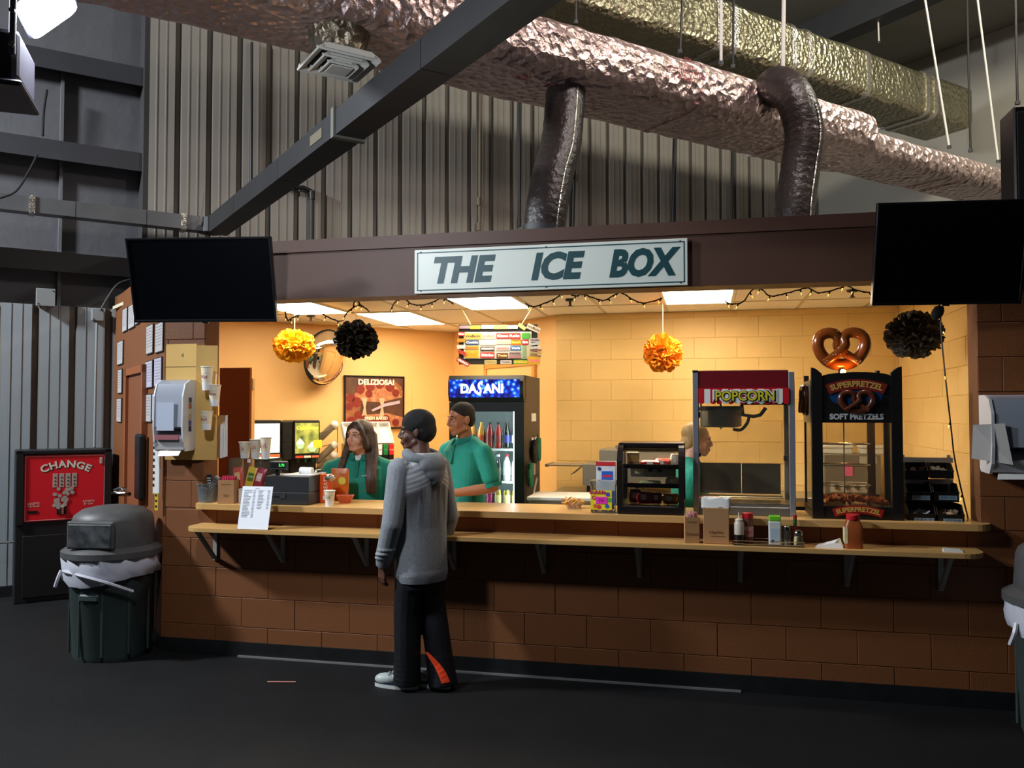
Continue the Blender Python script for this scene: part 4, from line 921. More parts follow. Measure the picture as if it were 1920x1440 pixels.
names = {'canp': 'pink tall drink can on the second cooler shelf', 'cang': 'golden tall drink can on the second cooler shelf', 'tea': 'dark bottle with white cap on the third cooler shelf', 'juice': 'white carton-like bottle on the third cooler shelf', 'gold': 'golden juice bottle on the top cooler shelf', 'red': 'dark red drink bottle on the top cooler shelf', 'cola': 'dark cola bottle on the top cooler shelf', 'dark': 'black bottle with white label on the top cooler shelf'}
for si, row, lab, grp in ROWS:
    for d in range(1):
        for i, kd in enumerate(row):
            a, b, c = bottle(kd)
            k_ = row[i:].count(kd); tot = row.count(kd)
            ordn = {1: 'rightmost', 2: 'second from right', 3: 'third from right', 4: 'fourth from right', 5: 'fifth from right', 6: 'sixth from right', 7: 'leftmost'}[k_]
            o = thing('drink_can' if kd.startswith('can') else 'drink_bottle', ((lab or names[kd]) + (', ' + ordn + ' of them' if tot > 1 else '')), 'can' if kd.startswith('can') else 'bottle', ((fx0+fx1)/2-h2+.095+i*.0745, fy+.14+d*.09, SHELF[si]), group=(kd+' '+grp if not lab else grp)+' in the cooler')
            link('body', a, o); link('cap', b, o); link('label', c, o)
# lever of the orange door
x_, z_ = onrear(832, 848)
pv = YP(832, 848, 2.6)
# ------------------------------------------------------------------ candy sign
wc = 8.0; cs0 = CAM+ray(860+3, 684)*wc; cs1 = CAM+ray(1012, 610)*wc
csw, csh = .74, .375
cs = thing('candy_sign', 'hanging board covered with candy wrappers above the drink cooler', 'sign', CAM+ray(934, 683)*wc, rot=(0, 0, math.radians(10)))
MB().b2(-csw/2, csw/2, 0, .02, 0, csh).ob('board', m_blackm, cs)
MB().b2(-.325, .315, -.012, 0, .05, .305, .002).ob('white_panel', mat('lit_white_panel', (170, 170, 165), .5, emit=.05), cs)
rnd = random.Random(9)
def wrap(x, z, w, h, col, txt=None, tcol=(250, 250, 250), rot=0., dz=-.014, rad=.006, bold=.001, sz=None):
    m = mat('wrapper_%d_%d_%d' % col, tuple(int(v*.66) for v in col), .35, emit=.05)
    q = MB().loft([[(u, -.006, v) for u, v in rrect(w, h, min(rad, h*.3))], [(u, 0, v) for u, v in rrect(w, h, min(rad, h*.3))]]); bmesh.ops.recalc_face_normals(q.bm, faces=q.bm.faces[:])
    o = q.ob('wrapper', m, cs, (x, dz, z), (0, -rot, 0))
    if txt: text(o, txt, sz or h*.62, mat('wrapper_ink_%d_%d_%d' % tcol, tcol, .5, emit=.05), (0, -.0068, 0), ext=.0006, bold=bold, width=w*.86)
K = [(-.235, .265, .16, .055, (250, 222, 90), 'm&m', (70, 44, 30)), (-.085, .265, .13, .055, (236, 232, 214), 'm&m', (120, 104, 92)), (.045, .265, .12, .055, (206, 44, 40), 'Kisses', (250, 240, 240)), (.155, .265, .11, .055, (214, 50, 40), 'Rolo', (255, 250, 230)), (.262, .265, .08, .055, (80, 190, 60), None, (0, 0, 0)),
     (-.245, .205, .13, .045, (60, 90, 130), 'Cookie', (245, 245, 250)), (-.095, .205, .15, .05, (232, 236, 238), 'Almond', (190, 200, 210)), (.055, .21, .14, .045, (240, 236, 228), 'Mounds', (190, 150, 130)), (.170, .205, .10, .05, (240, 130, 30), "Reese's", (250, 220, 60)), (.255, .205, .06, .05, (206, 36, 50), 'Skit', (250, 230, 230)),
     (-.245, .155, .13, .03, (250, 190, 50), 'Butter', (200, 70, 30)), (-.10, .145, .135, .04, (70, 44, 36), "HERSHEY'S", (240, 236, 230)), (.045, .145, .13, .035, (222, 216, 214), 'CRUNCH', (150, 80, 90)), (.165, .15, .10, .04, (60, 130, 200), 'York', (240, 246, 255)), (.245, .12, .035, .11, (150, 190, 140), None, (0, 0, 0)), (.285, .12, .035, .11, (220, 216, 180), None, (0, 0, 0)),
     (-.245, .095, .13, .07, (250, 206, 40), 'Sour', (220, 110, 40)), (-.10, .085, .135, .055, (212, 56, 46), 'Skittles', (250, 246, 240)), (.04, .08, .11, .05, (120, 70, 44), 'Twix', (236, 170, 110)), (.160, .098, .115, .035, (196, 180, 184), 'SNICKERS', (60, 40, 44)), (.160, .068, .115, .02, (200, 140, 150), None, (0, 0, 0)),
     (-.315, .35, .10, .03, (190, 160, 180), None, (0, 0, 0)), (-.215, .348, .10, .035, (250, 190, 40), None, (0, 0, 0)), (-.10, .35, .12, .035, (246, 244, 246), None, (0, 0, 0)), (.025, .35, .13, .04, (240, 226, 120), None, (0, 0, 0)), (.135, .348, .10, .035, (244, 238, 226), None, (0, 0, 0)),
     (-.345, .285, .065, .04, (216, 60, 44), 'Rio', (250, 230, 220)), (-.345, .225, .08, .035, (246, 160, 40), None, (0, 0, 0)), (-.345, .165, .085, .035, (250, 248, 244), None, (0, 0, 0)),
     (-.07, .02, .115, .04, (226, 218, 150), 'Milky', (130, 110, 60)), (.075, .02, .105, .035, (238, 236, 232), 'Twizzler', (90, 70, 70)), (.215, .02, .14, .042, (150, 200, 60), 'Mike', (250, 150, 60)), (.335, .035, .12, .075, (250, 200, 50), 'Sweet', (220, 90, 120)),
     (.345, .225, .095, .035, (230, 222, 224), 'SNICKERS', (60, 44, 60)), (.345, .19, .095, .025, (206, 220, 226), None, (0, 0, 0)), (.35, .155, .11, .02, (230, 232, 236), None, (0, 0, 0)), (.355, .13, .11, .02, (150, 110, 110), None, (0, 0, 0)), (.355, .105, .11, .02, (200, 180, 120), None, (0, 0, 0)), (.35, .08, .11, .022, (170, 140, 110), None, (0, 0, 0))]
for q in K:
    wrap(*q, rot=0 if q[0] < .34 or q[1] > .2 else (q[1]-.14)*3)
wrap(.335, .335, .13, .05, (248, 240, 220), 'm&m', (70, 44, 30), rot=-.42, dz=-.022); wrap(.225, .352, .08, .035, (250, 230, 130), None, rot=-.6)
wrap(-.33, .105, .10, .035, (214, 70, 60), None, rot=-.5); wrap(-.33, .02, .13, .04, (216, 60, 56), 'CRUNCH', (246, 240, 236), rot=-.5, dz=-.022)
for x in (-.26, .22):
    p = Vector((x, .01, csh)); MB().m(0, True).tube([p, p+Vector((-.09 if x < 0 else .10, 0, CEIL-cs.location.z-csh-.005))], .004, 5).ob('string', mat('cream_cord', (240, 210, 150), .6), cs)
# ================================================================== ON THE COUNTER, LEFT
def onct(px, py, z=CTZ): p = ZP(px, py, z); p.z = z; return p
m_tubc = glass('clear_tub_plastic', (240, 244, 244), .15, film=.2, filmcol=(190, 200, 205))
m_clear = glass('clear_acrylic', (250, 250, 248), .10, film=.04)
p = onct(390, 941)
o = thing('plastic_tub', 'clear plastic tub holding remote controls at the left counter end', 'tub', p)
MB().m(0, True).lathe([(.062, 0), (.076, .125), (.080, .125), (.080, .135), (.074, .135), (.060, .004)], 24).ob('tub_wall', m_tubc, o)
m_rem = mat('black_remote', (20, 20, 22), .4); m_rem2 = mat('grey_remote', (140, 140, 136), .4)
rems = [((-.045, .0, .095), (.25, -.35, 0), m_rem, 'black remote control leaning left in the clear tub'), ((.0, .03, .10), (.1, -.05, 0), mat('dark_blue_remote', (30, 36, 52), .4), 'dark upright remote control in the middle of the tub'), ((.035, -.005, .10), (.1, .5, .2), m_rem2, 'silver grey remote control leaning right in the tub'), ((-.005, -.02, .07), (.3, .2, .1), m_rem, 'short black remote control at the front of the tub')]
for i, (q, r, m_, lab) in enumerate(rems):
    t = thing('remote_control', lab, 'remote', Vector(p)+Vector(q), rot=r, group='remotes in the tub')
    L = .19 if i != 3 else .12
    MB().b2(-.02, .02, -.009, .009, -L/2, L/2, .006, 2).ob('case', m_, t)
    for a in range(3):
        for b in range(5): MB().b2(-.014+a*.0105, -.007+a*.0105, -.0105, -.008, L/2-.03-b*.018, L/2-.02-b*.018).ob('button', m_white if i != 2 else m_rem, t)
# paper straw box
m_kraft = mat('brown_kraft_card', (172, 128, 84), .7, var=.05, vs=6); m_kin = mat('faded_kraft_print', (120, 84, 54), .7)
def straw_box(p, w, d, h, strawcol, label, rz=0., txt='Stir', n=26):
    o = thing('straw_box', label, 'box', p, rz)
    MB().b2(-w/2, w/2, -d/2, -d/2+.003, 0, h).b2(-w/2, w/2, d/2-.003, d/2, 0, h*1.0).b2(-w/2, -w/2+.003, -d/2, d/2, 0, h).b2(w/2-.003, w/2, -d/2, d/2, 0, h).b2(-w/2, w/2, -d/2, d/2, 0, .003).ob('carton', m_kraft, o)
    text(o, txt, .028, m_kin, (0, -d/2-.0008, h*.35), ext=.0004); MB().b2(-w*.3, w*.3, -d/2-.0008, -d/2+.001, h*.8, h*.84).ob('print_band', m_kin, o)
    rn = random.Random(n); me = MB().m(0, True).cyl((0, 0, 0), (0, 0, h+.015), .004, n=6).mesh('straw', strawcol)
    for i in range(n): link('straw', me, o, (rn.uniform(-w/2+.01, w/2-.01), rn.uniform(-d/2+.01, d/2-.01), .004+rn.uniform(-.003, .012)))
    return o
straw_box(onct(428, 943), .115, .11, .165, mat('pink_straw', (214, 60, 96), .5), 'kraft box of pink straws beside the remote tub', .25, n=40)
o = thing('card_box', 'small white carton under the acrylic candy display', 'box', onct(459, 943)); MB().b2(-.05, .06, .0, .1, 0, .10, .002).ob('carton', m_white, o)
MB().b2(-.05, .06, -.001, .0, .085, .1).ob('flap', mat('pale_card', (216, 212, 200), .6), o)
# acrylic candy display with cups on top
p = onct(470, 940); 
ad = thing('acrylic_display', 'clear acrylic bin of snack bags topped by three cups', 'display', (p.x, .10, CTZ))
zt_ = 1.075+.0; H_ = .31
MB().b2(-.16, .155, 0, .004, .10, H_).b2(-.16, -.156, 0, .20, 0, H_).b2(.151, .155, 0, .20, 0, H_).b2(-.16, .155, .0, .20, H_-.004, H_).b2(-.16, .155, .196, .20, 0, H_).ob('acrylic_case', m_clear, ad)
MB().b2(-.01, .015, -.004, .0, H_-.03, H_-.005).ob('catch', m_white, ad)
for i, (x, c1, c2, tx, tl_) in enumerate(((-.07, (206, 90, 74), (226, 186, 130), 'HOT', .12), (.02, (222, 190, 70), (90, 120, 40), 'LIME', -.12), (.085, (150, 50, 64), (200, 160, 150), 'BBQ', -.2))):
    t = thing('snack_bag', ['red snack bag in the acrylic bin', 'yellow green snack bag in the acrylic bin', 'maroon snack bag in the acrylic bin'][i], 'snack bag', (ad.location.x+x, .085-.01*i, CTZ+.10), rot=(-.15, -tl_*1.2, 0))
    MB().m(0, True).loft([[(u*.075*s_, v*.035*d_, z) for u, v in rrect(1, 1, .3)] for z, s_, d_ in ((0, 1, .08), (.02, 1, .6), (.08, .95, 1), (.13, 1, .6), (.15, 1, .08))]).ob('pouch', mat('bag%d' % i, c1, .3), t)
    MB().b2(-.022, .022, -.0195, -.012, .05, .11, .004).ob('label_patch', mat('bagl%d' % i, c2, .4), t); text(t, tx, .02, m_white, (0, -.0205, .08), ext=.0004)
for px, h, tx, lab in ((459, .115, 'Small\n.75', 'shortest of three paper cups standing on the acrylic bin'), (479, .135, 'Med\n1.25', 'middle paper cup standing on the acrylic bin'), (498, .150, 'Large\n1.75', 'tallest of three paper cups standing on the acrylic bin')):
    q = YP(px, 850, .1); cup((q.x, .10, CTZ+H_+.001), h, .028, .041, lab, txt=tx, tc=(190, 60, 90), grp='price sample cups')
# cash register
p = onct(495, 946); w_ = YP(577, 930, p.y).x-p.x
rg = thing('cash_register', 'black cash register with green digits facing the customer', 'register', (p.x, p.y, CTZ), .02); m_reg = mat('dark_register_plastic', (38, 39, 42), .45)
MB().b2(0, w_, 0, .34, 0, .088, .006).ob('cash_drawer', m_reg, rg); MB().b2(.06, .16, -.003, 0, .055, .06).ob('drawer_slot', m_black, rg)
MB().b2(.12, .16, -.004, 0, .045, .075).ob('drawer_lock', m_dark, rg)
MB().prism([(0.01, .09), (.33, .09), (.33, .165), (.20, .205), (.01, .195)], .0, w_, 'x').ob('upper_body', m_reg, rg)
MB().m(0, True).cyl((.05, .10, .2), (.05, .10, .25), .018, n=12).ob('display_post', m_black, rg)
dp = MB().b2(-.055, .065, -.02, .03, 0, .062, .008, 2).ob('display_head', m_black, rg, (.06, .09, .235), (0, 0, 0))
MB().b2(-.05, .06, -.022, -.019, .006, .012).ob('display_trim', m_steel, dp)
m_dig = mat('green_digits', (60, 255, 90), .4, emit=2.5)
text(dp, '2.75', .026, m_dig, (.035, -.0215, .034), ext=.0005)
MB().m(0, True).cyl((.20, .15, .225), (.29, .15, .225), .028, n=20).ob('paper_roll', m_white, rg)
MB().b2(.12, w_+.0, .05, .30, .2, .207).ob('paper_tray', m_white, rg, (0, 0, .0), (.0, 0, 0))
for i in range(3): MB().m(0, True).sph((.30, .2+.03*i, .215), (.02, .012, .018), 8).ob('bell_part', m_chrome, rg)
# printed menu on the ledge
p = onct(490, 989, SHZ)
ms = thing('menu_sheet', 'printed white price list standing on the ledge', 'menu', (p.x, -.255, SHZ), rot=(math.radians(-14), 0, .02))
MB().b2(-.115, .115, 0, .003, 0, .295).ob('sheet_holder', glass('sheet_acrylic', (245, 248, 248), .1), ms)
MB().b2(-.112, .112, -.0015, -.0005, .003, .292).ob('sheet', mat('bright_white_paper', (240, 243, 248), .6), ms)
m_ink = mat('grey_print_ink', (128, 134, 146), .7)
text(ms, 'MENU', .012, m_ink, (0, -.002, .277), ext=.0003)
g = MB(); rn = random.Random(2)
for cx_, n_, ws in ((-.095, 19, .06), (.01, 13, .055)):
    for i in range(n_):
        z = .258-i*.0098; g.b2(cx_+.0, cx_+ws*rn.uniform(.5, 1), -.0022, -.0012, z, z+.0045); g.b2(cx_+.068, cx_+.085, -.0022, -.0012, z, z+.0045)
g.ob('price_lines', m_ink, ms)
MB().b2(-.1, .1, -.0022, -.0012, .266, .2672).ob('rule', m_ink, ms)
MB().b2(-.115, .115, .003, .10, -.0, .004).ob('foot', m_clear, ms, (0, 0, 0), (math.radians(14), 0, 0))
# snack bags, tray and cup in front of the woman
p = onct(611, 942); m_or = mat('orange_wrapper', (232, 88, 24), .35)
sb_ = thing('snack_box', 'bright orange snack box beside the cash register', 'snack box', (p.x, p.y, CTZ), .35)
MB().b2(-.045, .045, -.02, .03, 0, .20, .004).ob('carton', m_or, sb_); text(sb_, 'TREATS', .04, m_white, (0, -.0205, .12), (PI/2, PI/2*-1, 0), .0004); MB().b2(-.02, .0, -.0215, -.0195, .02, .05).ob('price_tag', m_white, sb_)
q = onct(634, 938)
sb2 = thing('chip_bag', 'brown and orange chip bag behind the orange box', 'snack bag', (q.x, q.y+.03, CTZ+.08), .1)
MB().m(0, True).loft([[(u*.13*s_, v*.05*d_, z) for u, v in rrect(1, 1, .3)] for z, s_, d_ in ((-.08, .9, .5), (0, 1, .9), (.06, 1, 1), (.12, 1, .6), (.15, 1, .1))]).ob('pouch', mat('brown_orange_pouch', (190, 116, 50), .35, var=.2, vs=12, col2=(226, 110, 30)), sb2)
MB().m(0).cyl((.025, -.03, .06), (.025, -.026, .06), .028, n=14).ob('label_patch', mat('lime_disc', (206, 200, 70), .5), sb2)
text(sb2, 'Chips', .024, mat('dark_brown_ink', (80, 40, 20), .6), (.03, -.031, .11), ext=.0004)
o = thing('foil_packet', 'crumpled silver foil packet on the orange box', 'packet', (p.x+.03, p.y-.0, CTZ+.175)); MB().m(0).sph((0, 0, 0), (.045, .03, .028), 8).ob('wrapper', m_tape, o)
q = onct(647, 943)
o = thing('food_tray', 'orange paper boat tray beside the chip bag', 'tray', (q.x, q.y, CTZ), .2)
MB().m(0).loft([[(u*.10*s_, v*.07*s_, z) for u, v in rrect(1, 1, .15)] for z, s_ in ((0, .7), (.055, 1.2), (.055, 1.16), (.004, .66))], True, False).b2(-.034, .034, -.024, .024, 0, .003).ob('boat', mat('orange_tray_paper', (206, 92, 44), .5), o)
q = onct(618, 949)
cup((q.x, q.y-.0, CTZ), .105, .026, .036, 'paper cup with brown print before the orange box', txt='COFFEE\nCUP', tc=(120, 96, 50))
# ------------------------------------------------------------------ back counter along the orange wall
m_cab = mat('brown_back_cabinet', (92, 58, 40), .5)
bc = thing('back_counter', 'back counter with coffee machines along the orange wall', 'counter', (0, 0, 0))
bz = .93
def back_poly(s0, s1, d): return [MN(s0, CW-.005).to_2d(), MN(s0, CW-d).to_2d(), MN(s1, CW-d).to_2d(), MN(s1, CW-.005).to_2d()]
sa_, sb3 = CP(472, 850, CW).dot(DM)-.2, CP(775, 850, CW).dot(DM)
MB().prism([tuple(v) for v in back_poly(sa_, sb3, .62)], bz-.04, bz, 'z').ob('worktop', m_lam, bc)
MB().prism([tuple(v) for v in back_poly(sa_+.02, sb3-.02, .58)], 0, bz-.04, 'z').ob('cabinet_body', m_cab, bc)
m_cof = mat('black_machine_body', (18, 17, 17), .4)
def coffee(px0, px1, pyt, name, label, panel, c=CW-.50):
    a, b = CP(px0, 860, c), CP(px1, 860, c); w = (b-a).dot(DM); zt_ = CP((px0+px1)/2, pyt, c).z-bz
    o = thing(name, label, 'machine', Vector((a.x, a.y, bz)), ANG)
    MB().b2(0, w, .12, .42, 0, zt_, .01).b2(0, w, 0, .13, zt_*.42, zt_, .012).b2(0, w, -.02, .13, 0, .05, .005).ob('body', m_cof, o)
    return o, w, zt_
o, w, h = coffee(472, 528, 788, 'coffee_machine', 'black drink machine with a blank glowing white panel', 0)
MB().b2(w*.08, w*.92, -.006, 0, h*.52, h*.95).ob('lit_panel', mat('glowing_white_panel', (236, 250, 236), .4, emit=2.2, ecol=(226, 255, 226)), o)
MB().b2(.02, w-.02, -.012, -.004, h*.445, h*.50).ob('button_strip', mat('orange_strip', (206, 110, 60), .4, emit=.4), o)
for i in range(2): MB().m(0, True).cyl((w*(.3+.4*i), .05, h*.34), (w*(.3+.4*i), .05, h*.43), .018, n=10).ob('nozzle', m_black, o)
MB().b2(.02, w-.02, -.01, .11, .05, .06).ob('drip_tray', m_steel, o)
o, w, h = coffee(529, 549, 790, 'coffee_tower', 'narrow black tower between the two glowing drink machines', 0)
for i in range(5): MB().b2(w*.2, w*.8, -.004, 0, h*.6+i*.03, h*.6+i*.03+.012).ob('vent_slot', m_blackm, o)
o, w, h = coffee(550, 600, 788, 'cappuccino_machine', 'black cappuccino machine with a glowing green picture panel', 0)
m_cap = mat('glowing_cappuccino_print', (120, 130, 60), .4, var=.4, vs=9, col2=(30, 50, 20), emit=.0)
bN = m_cap.node_tree.nodes['Principled BSDF']; rl = [n for n in m_cap.node_tree.nodes if n.type == 'VALTORGB'][0]
rl.color_ramp.elements[0].color = lin((30, 60, 30)); rl.color_ramp.elements[1].color = lin((186, 190, 90)); m_cap.node_tree.links.new(rl.outputs[0], bN.inputs['Emission Color']); bN.inputs['Emission Strength'].default_value = .8
pn = MB().b2(w*.06, w*.94, -.006, 0, h*.50, h*.96).ob('lit_panel', m_cap, o)
text(pn, 'Cappuccino', .05, mat('lit_yellow_script', (240, 226, 70), .4, emit=1.2), (w*.5, -.007, h*.885), shear=.2, width=w*.8, bold=.001)
m_cupp = mat('lit_pale_green_cup', (176, 206, 160), .4, emit=.7)
for (u, v, r) in ((.24, .60, .05), (.70, .55, .055)):
    MB().m(0, True).lathe([(r*.5, -.02), (r, .03), (r*.9, .03)], 16, (0, 0, 0)).ob('printed_cup', m_cupp, pn, (w*u, -.006, h*v), (0, 0, 0)).scale = (1, .12, 1)
    MB().m(0, True).lathe([(r*.95, .03), (r*.6, .055), (r*.15, .085)], 16).ob('printed_foam', mat('lit_cream_foam', (236, 240, 220), .4, emit=1.0), pn, (w*u, -.006, h*v)).scale = (1, .12, 1)
MB().b2(w*.72, w*1.06, -.012, -.008, h*.58, h*.70).ob('sticky_note', mat('yellow_sticky', (246, 232, 60), .6), pn)
for i, c_ in enumerate(((220, 70, 40), (236, 210, 190), (206, 110, 70))): MB().b2(w*(.08+.3*i), w*(.34+.3*i), -.012, -.004, h*.435, h*.465).ob('button', mat('cbtn%d' % i, c_, .4, emit=.4), o)
for i in range(3): MB().m(0, True).cyl((w*(.22+.28*i), .04, h*.36), (w*(.22+.28*i), .04, h*.42), .014, n=10).ob('nozzle', mat('green_nozzle', (20, 90, 60), .4), o)
MB().b2(.02, w-.02, -.01, .11, .05, .06).ob('drip_tray', m_steel, o)
# cup dispenser rack
c0_ = CP(604, 880, CW-.40)
o = thing('cup_rack', 'wire rack of slanted cup tubes beside the cappuccino machine', 'rack', Vector((c0_.x, c0_.y, bz)), ANG)
for i, (pz, L) in enumerate(((.62, .30), (.40, .25), (.29, .22))):
    MB().m(0, True).cyl((-.02+.0, .12, pz-.16), (.12, -.02, pz+.02), .038, n=16).ob('cup_tube', mat('clear_grey_tube', (150, 138, 116), .3), o)
    MB().m(0, True).sph((.125, -.025, pz+.026), (.042, .042, .042), 14).ob('cup_end', m_white, o)
for x in (-.05, .17): MB().m(0, True).tube([(x, 0, 0), (x, 0, .66)], .004, 6).ob('wire_upright', m_dark, o)
for z in (.1, .25, .4, .55): MB().m(0, True).tube([(-.05, 0, z), (.17, 0, z+.05)], .004, 6).ob('wire_bar', m_dark, o)
# soda fountain with lid organiser
c1_ = CP(655, 880, CW-.62)
w = .46
o = thing('soda_fountain', 'soda fountain with three flavour valves behind the customer', 'machine', Vector((CP(668, 880, CW-.64).x, CP(668, 880, CW-.64).y, bz)), ANG)
zt_ = CP(700, 832, CW-.64).z-bz; w = (CP(738, 850, CW-.64)-CP(668, 850, CW-.64)).dot(DM)
MB().b2(0, w, .10, .45, 0, zt_, .01).b2(0, w, 0, .10, zt_*.8, zt_, .006).b2(0, w, -.03, .10, 0, .05).ob('body', m_steel, o)
for i, (c_, tx) in enumerate((((230, 230, 230), 'Diet'), ((20, 120, 60), 'V'), ((210, 24, 36), 'Cola'))):
    x = w*(.58+.16*i)
    vv = MB().b2(x-.03, x+.03, -.04, 0, zt_*.60, zt_*.82, .006).ob('valve', m_black, o); MB().b2(x-.027, x+.027, -.045, -.04, zt_*.72, zt_*.98, .004).ob('flavour_card', mat('flav%d' % i, c_, .4, emit=.15), vv)
    text(vv, tx, .022, m_white if i else m_redink, (x, -.0465, zt_*.85), ext=.0004)
og = thing('lid_organiser', 'white slanted organiser with four lid compartments', 'organiser', Vector((CP(650, 830, CW-.66).x, CP(650, 830, CW-.66).y, CP(690, 831, CW-.66).z+.004)), ANG, rot=(-.55, 0, ANG))
w2 = (CP(736, 800, CW-.6)-CP(648, 800, CW-.6)).dot(DM)
MB().b2(0, w2, .06, .065, 0, .26).ob('back_sheet', m_white, og)
for i in range(5): MB().b2(w2*i/4-.004, w2*i/4+.004, 0, .065, 0, .26).ob('divider', m_white, og)
MB().b2(0, w2, 0, .065, -.004, .004).b2(0, w2, 0, .065, .256, .264).ob('rail', m_white, og)
# ------------------------------------------------------------------ rear right kitchen
m_ss = mat('stainless_steel', (176, 172, 160), .35, .9, var=.06, vs=8)
pt = thing('prep_table', 'stainless prep table with white front along the back wall', 'table', (0, 0, 0))
MB().b2(-1.40, 1.70, 2.35, 3.02, .93, .965, .004).ob('table_top', m_ss, pt)
for x in (-1.35, .1, 1.6):
    for y in (2.4, 2.95): MB().m(0, True).cyl((x, y, 0), (x, y, .93), .02, n=10).ob('leg', m_ss, pt)
pn = thing('prep_counter', 'white topped low work counter behind the fries basket', 'counter', (-1.40, 1.30, 0))
MB().b2(0, .62, 0, .45, .0, 1.00).ob('body', m_ss, pn); MB().b2(-.01, .65, -.01, .46, 1.0, 1.03, .006).ob('top', m_white, pn)
# conveyor toaster / oven
a = YP(1092, 920, 2.45)
tv_ = thing('conveyor_oven', 'grey conveyor oven with an out-feed tray behind the candy tub', 'oven', (a.x, 2.42, .966)); zt_ = YP(1130, 838, 2.42).z-.966
w = YP(1195, 900, 2.42).x-a.x
m_oven = mat('grey_oven_steel', (150, 146, 136), .4, .6)
MB().b2(.16, w+.35, 0, .5, .06, zt_*.95, .01).b2(.0, .17, .04, .46, .06, zt_*.62, .006).ob('body', m_oven, tv_)
MB().b2(-.34, .02, .06, .44, zt_*.56, zt_*.585).b2(-.36, -.335, .06, .44, zt_*.54, zt_*.60).ob('tray', m_oven, tv_)
MB().b2(-.16, -.02, .1, .4, .0, .004).ob('deflector', m_oven, tv_, (0, 0, zt_*.6), (0, -.7, 0))
for x in (.05, .5): MB().m(0, True).cyl((x, .1, 0), (x, .1, .06), .02, n=8).ob('foot', m_black, tv_)
MB().b2(.3, .48, .1, .4, zt_*.95, zt_*1.03, .004).ob('top_cap', m_oven, tv_)
a = YP(1545, 930, 2.45); b = YP(1652, 930, 2.45)
ov2 = thing('warming_oven', 'grey warming oven with dials behind the pretzel warmer', 'oven', (a.x, 2.42, .966)); w = b.x-a.x; zt_ = YP(1600, 852, 2.45).z-.966
MB().b2(0, w, 0, .5, .03, zt_, .008).ob('body', m_oven, ov2)
MB().b2(.05, w*.85, -.008, 0, .05, .14).ob('control_panel', mat('pale_panel', (206, 200, 186), .4), ov2)
for i in range(4): MB().m(0, True).cyl((.10+i*w*.18, -.03, .095), (.10+i*w*.18, -.008, .095), .022, n=12).ob('dial', m_steel, ov2)
MB().b2(w*.34, w*.5, -.006, -.001, .19, .30).ob('pink_note', mat('pink_note_paper', (240, 110, 160), .6), ov2)
MB().b2(w*.62, w*.92, -.012, 0, .30, .36).ob('name_plate', mat('pale_plate', (190, 186, 176), .4), ov2)
for i, x in enumerate((.12, .42)):
    q = thing('lidded_pan', ['wide white lidded container on the warming oven', 'narrow white lidded container on the warming oven'][i], 'container', (a.x+x, 2.5, .966+zt_))
    MB().b2(-.13+.03*i, .13-.03*i, 0, .2, 0, .05, .008).ob('pan', m_white, q); MB().b2(-.135+.03*i, .135-.03*i, -.005, .205, .05, .075, .006).ob('lid', m_white, q)
for z in (0,):
    for x in (.03, w-.03): MB().m(0, True).cyl((x, .05, 0), (x, .05, .03), .02, n=8).ob('foot', m_black, ov2)
# ================================================================== ON THE COUNTER, RIGHT
# fries basket
p = onct(1076, 953)
o = thing('fries_basket', 'small paper tray of french fries on the counter', 'food tray', (p.x, p.y, CTZ))
m_bask = mat('brown_check_paper', (176, 130, 104), .6, var=.15, vs=60, col2=(226, 196, 170)); m_fry = mat('golden_fries', (226, 166, 70), .5, var=.15, vs=10)
MB().loft([[(u*.115*s_, v*.085*s_, z) for u, v in rrect(1, 1, .2)] for z, s_ in ((0, .72), (.045, 1.05), (.045, 1.02), (.003, .69))], True, False).b2(-.04, .04, -.03, .03, 0, .003).ob('tray', m_bask, o)
rn = random.Random(8); fm = [MB().tube(catmull([(0, 0, -L/2), (rn.uniform(-.01, .01), .006, 0), (0, 0, L/2)], 4), .0052, 4, sq=True).mesh('fry', m_fry) for L in (.06, .075, .09)]
for i in range(30): link('fry', fm[i % 3], o, (rn.uniform(-.045, .045), rn.uniform(-.03, .03), .03+rn.uniform(0, .028)), (rn.uniform(.9, 2.2), rn.uniform(-.6, .6), rn.uniform(0, 6.28)))
# candy tub
p = onct(1131, 961); m_tub = glass('tub_plastic', (236, 236, 230), .12, film=.08)
o = thing('candy_tub', 'clear square candy tub with a bright yellow label', 'candy tub', (p.x, p.y+.02, CTZ))
MB().m(0, True).loft([[(u*.155*s_, v*.125*s_, z) for u, v in rrect(1, 1, .2)] for z, s_ in ((0, .94), (.01, 1), (.165, 1), (.175, 1.08), (.20, 1.1), (.205, 1.04))]).ob('jar', m_tub, o)
lb = MB().b2(-.075, .06, -.0655, -.062, .022, .145).ob('label', mat('yellow_label', (242, 226, 40), .5), o)
text(lb, 'Bubble\nGum', .038, mat('magenta_ink', (190, 40, 90), .5), (-.03, -.067, .115), ext=.0006, bold=.001)
MB().b2(-.04, .03, -.069, -.067, .06, .105).ob('price_card', mat('hot_pink_card', (244, 50, 190), .6), lb); text(lb, '5/$1', .024, mat('purple_ink', (150, 30, 140), .5), (-.005, -.0697, .083), ext=.0004)
for i, (u, v, c_) in enumerate(((.035, .12, (70, 80, 190)), (.045, .085, (90, 170, 70)), (.03, .045, (40, 110, 190)), (-.045, .045, (220, 110, 60)), (-.02, .04, (200, 70, 60)))): MB().m(0).cyl((u, -.067, v), (u, -.0655, v), .014, n=12).ob('gum_print', mat('gum%d' % i, c_, .5), lb)
rn = random.Random(6); gme = [MB().m(0, True).sph((0, 0, 0), (.012, .009, .009), 8).mesh('gum_piece', mat('gumpc%d' % i, c_, .4)) for i, c_ in enumerate(((120, 40, 50), (150, 90, 60), (90, 60, 70), (190, 150, 90)))]
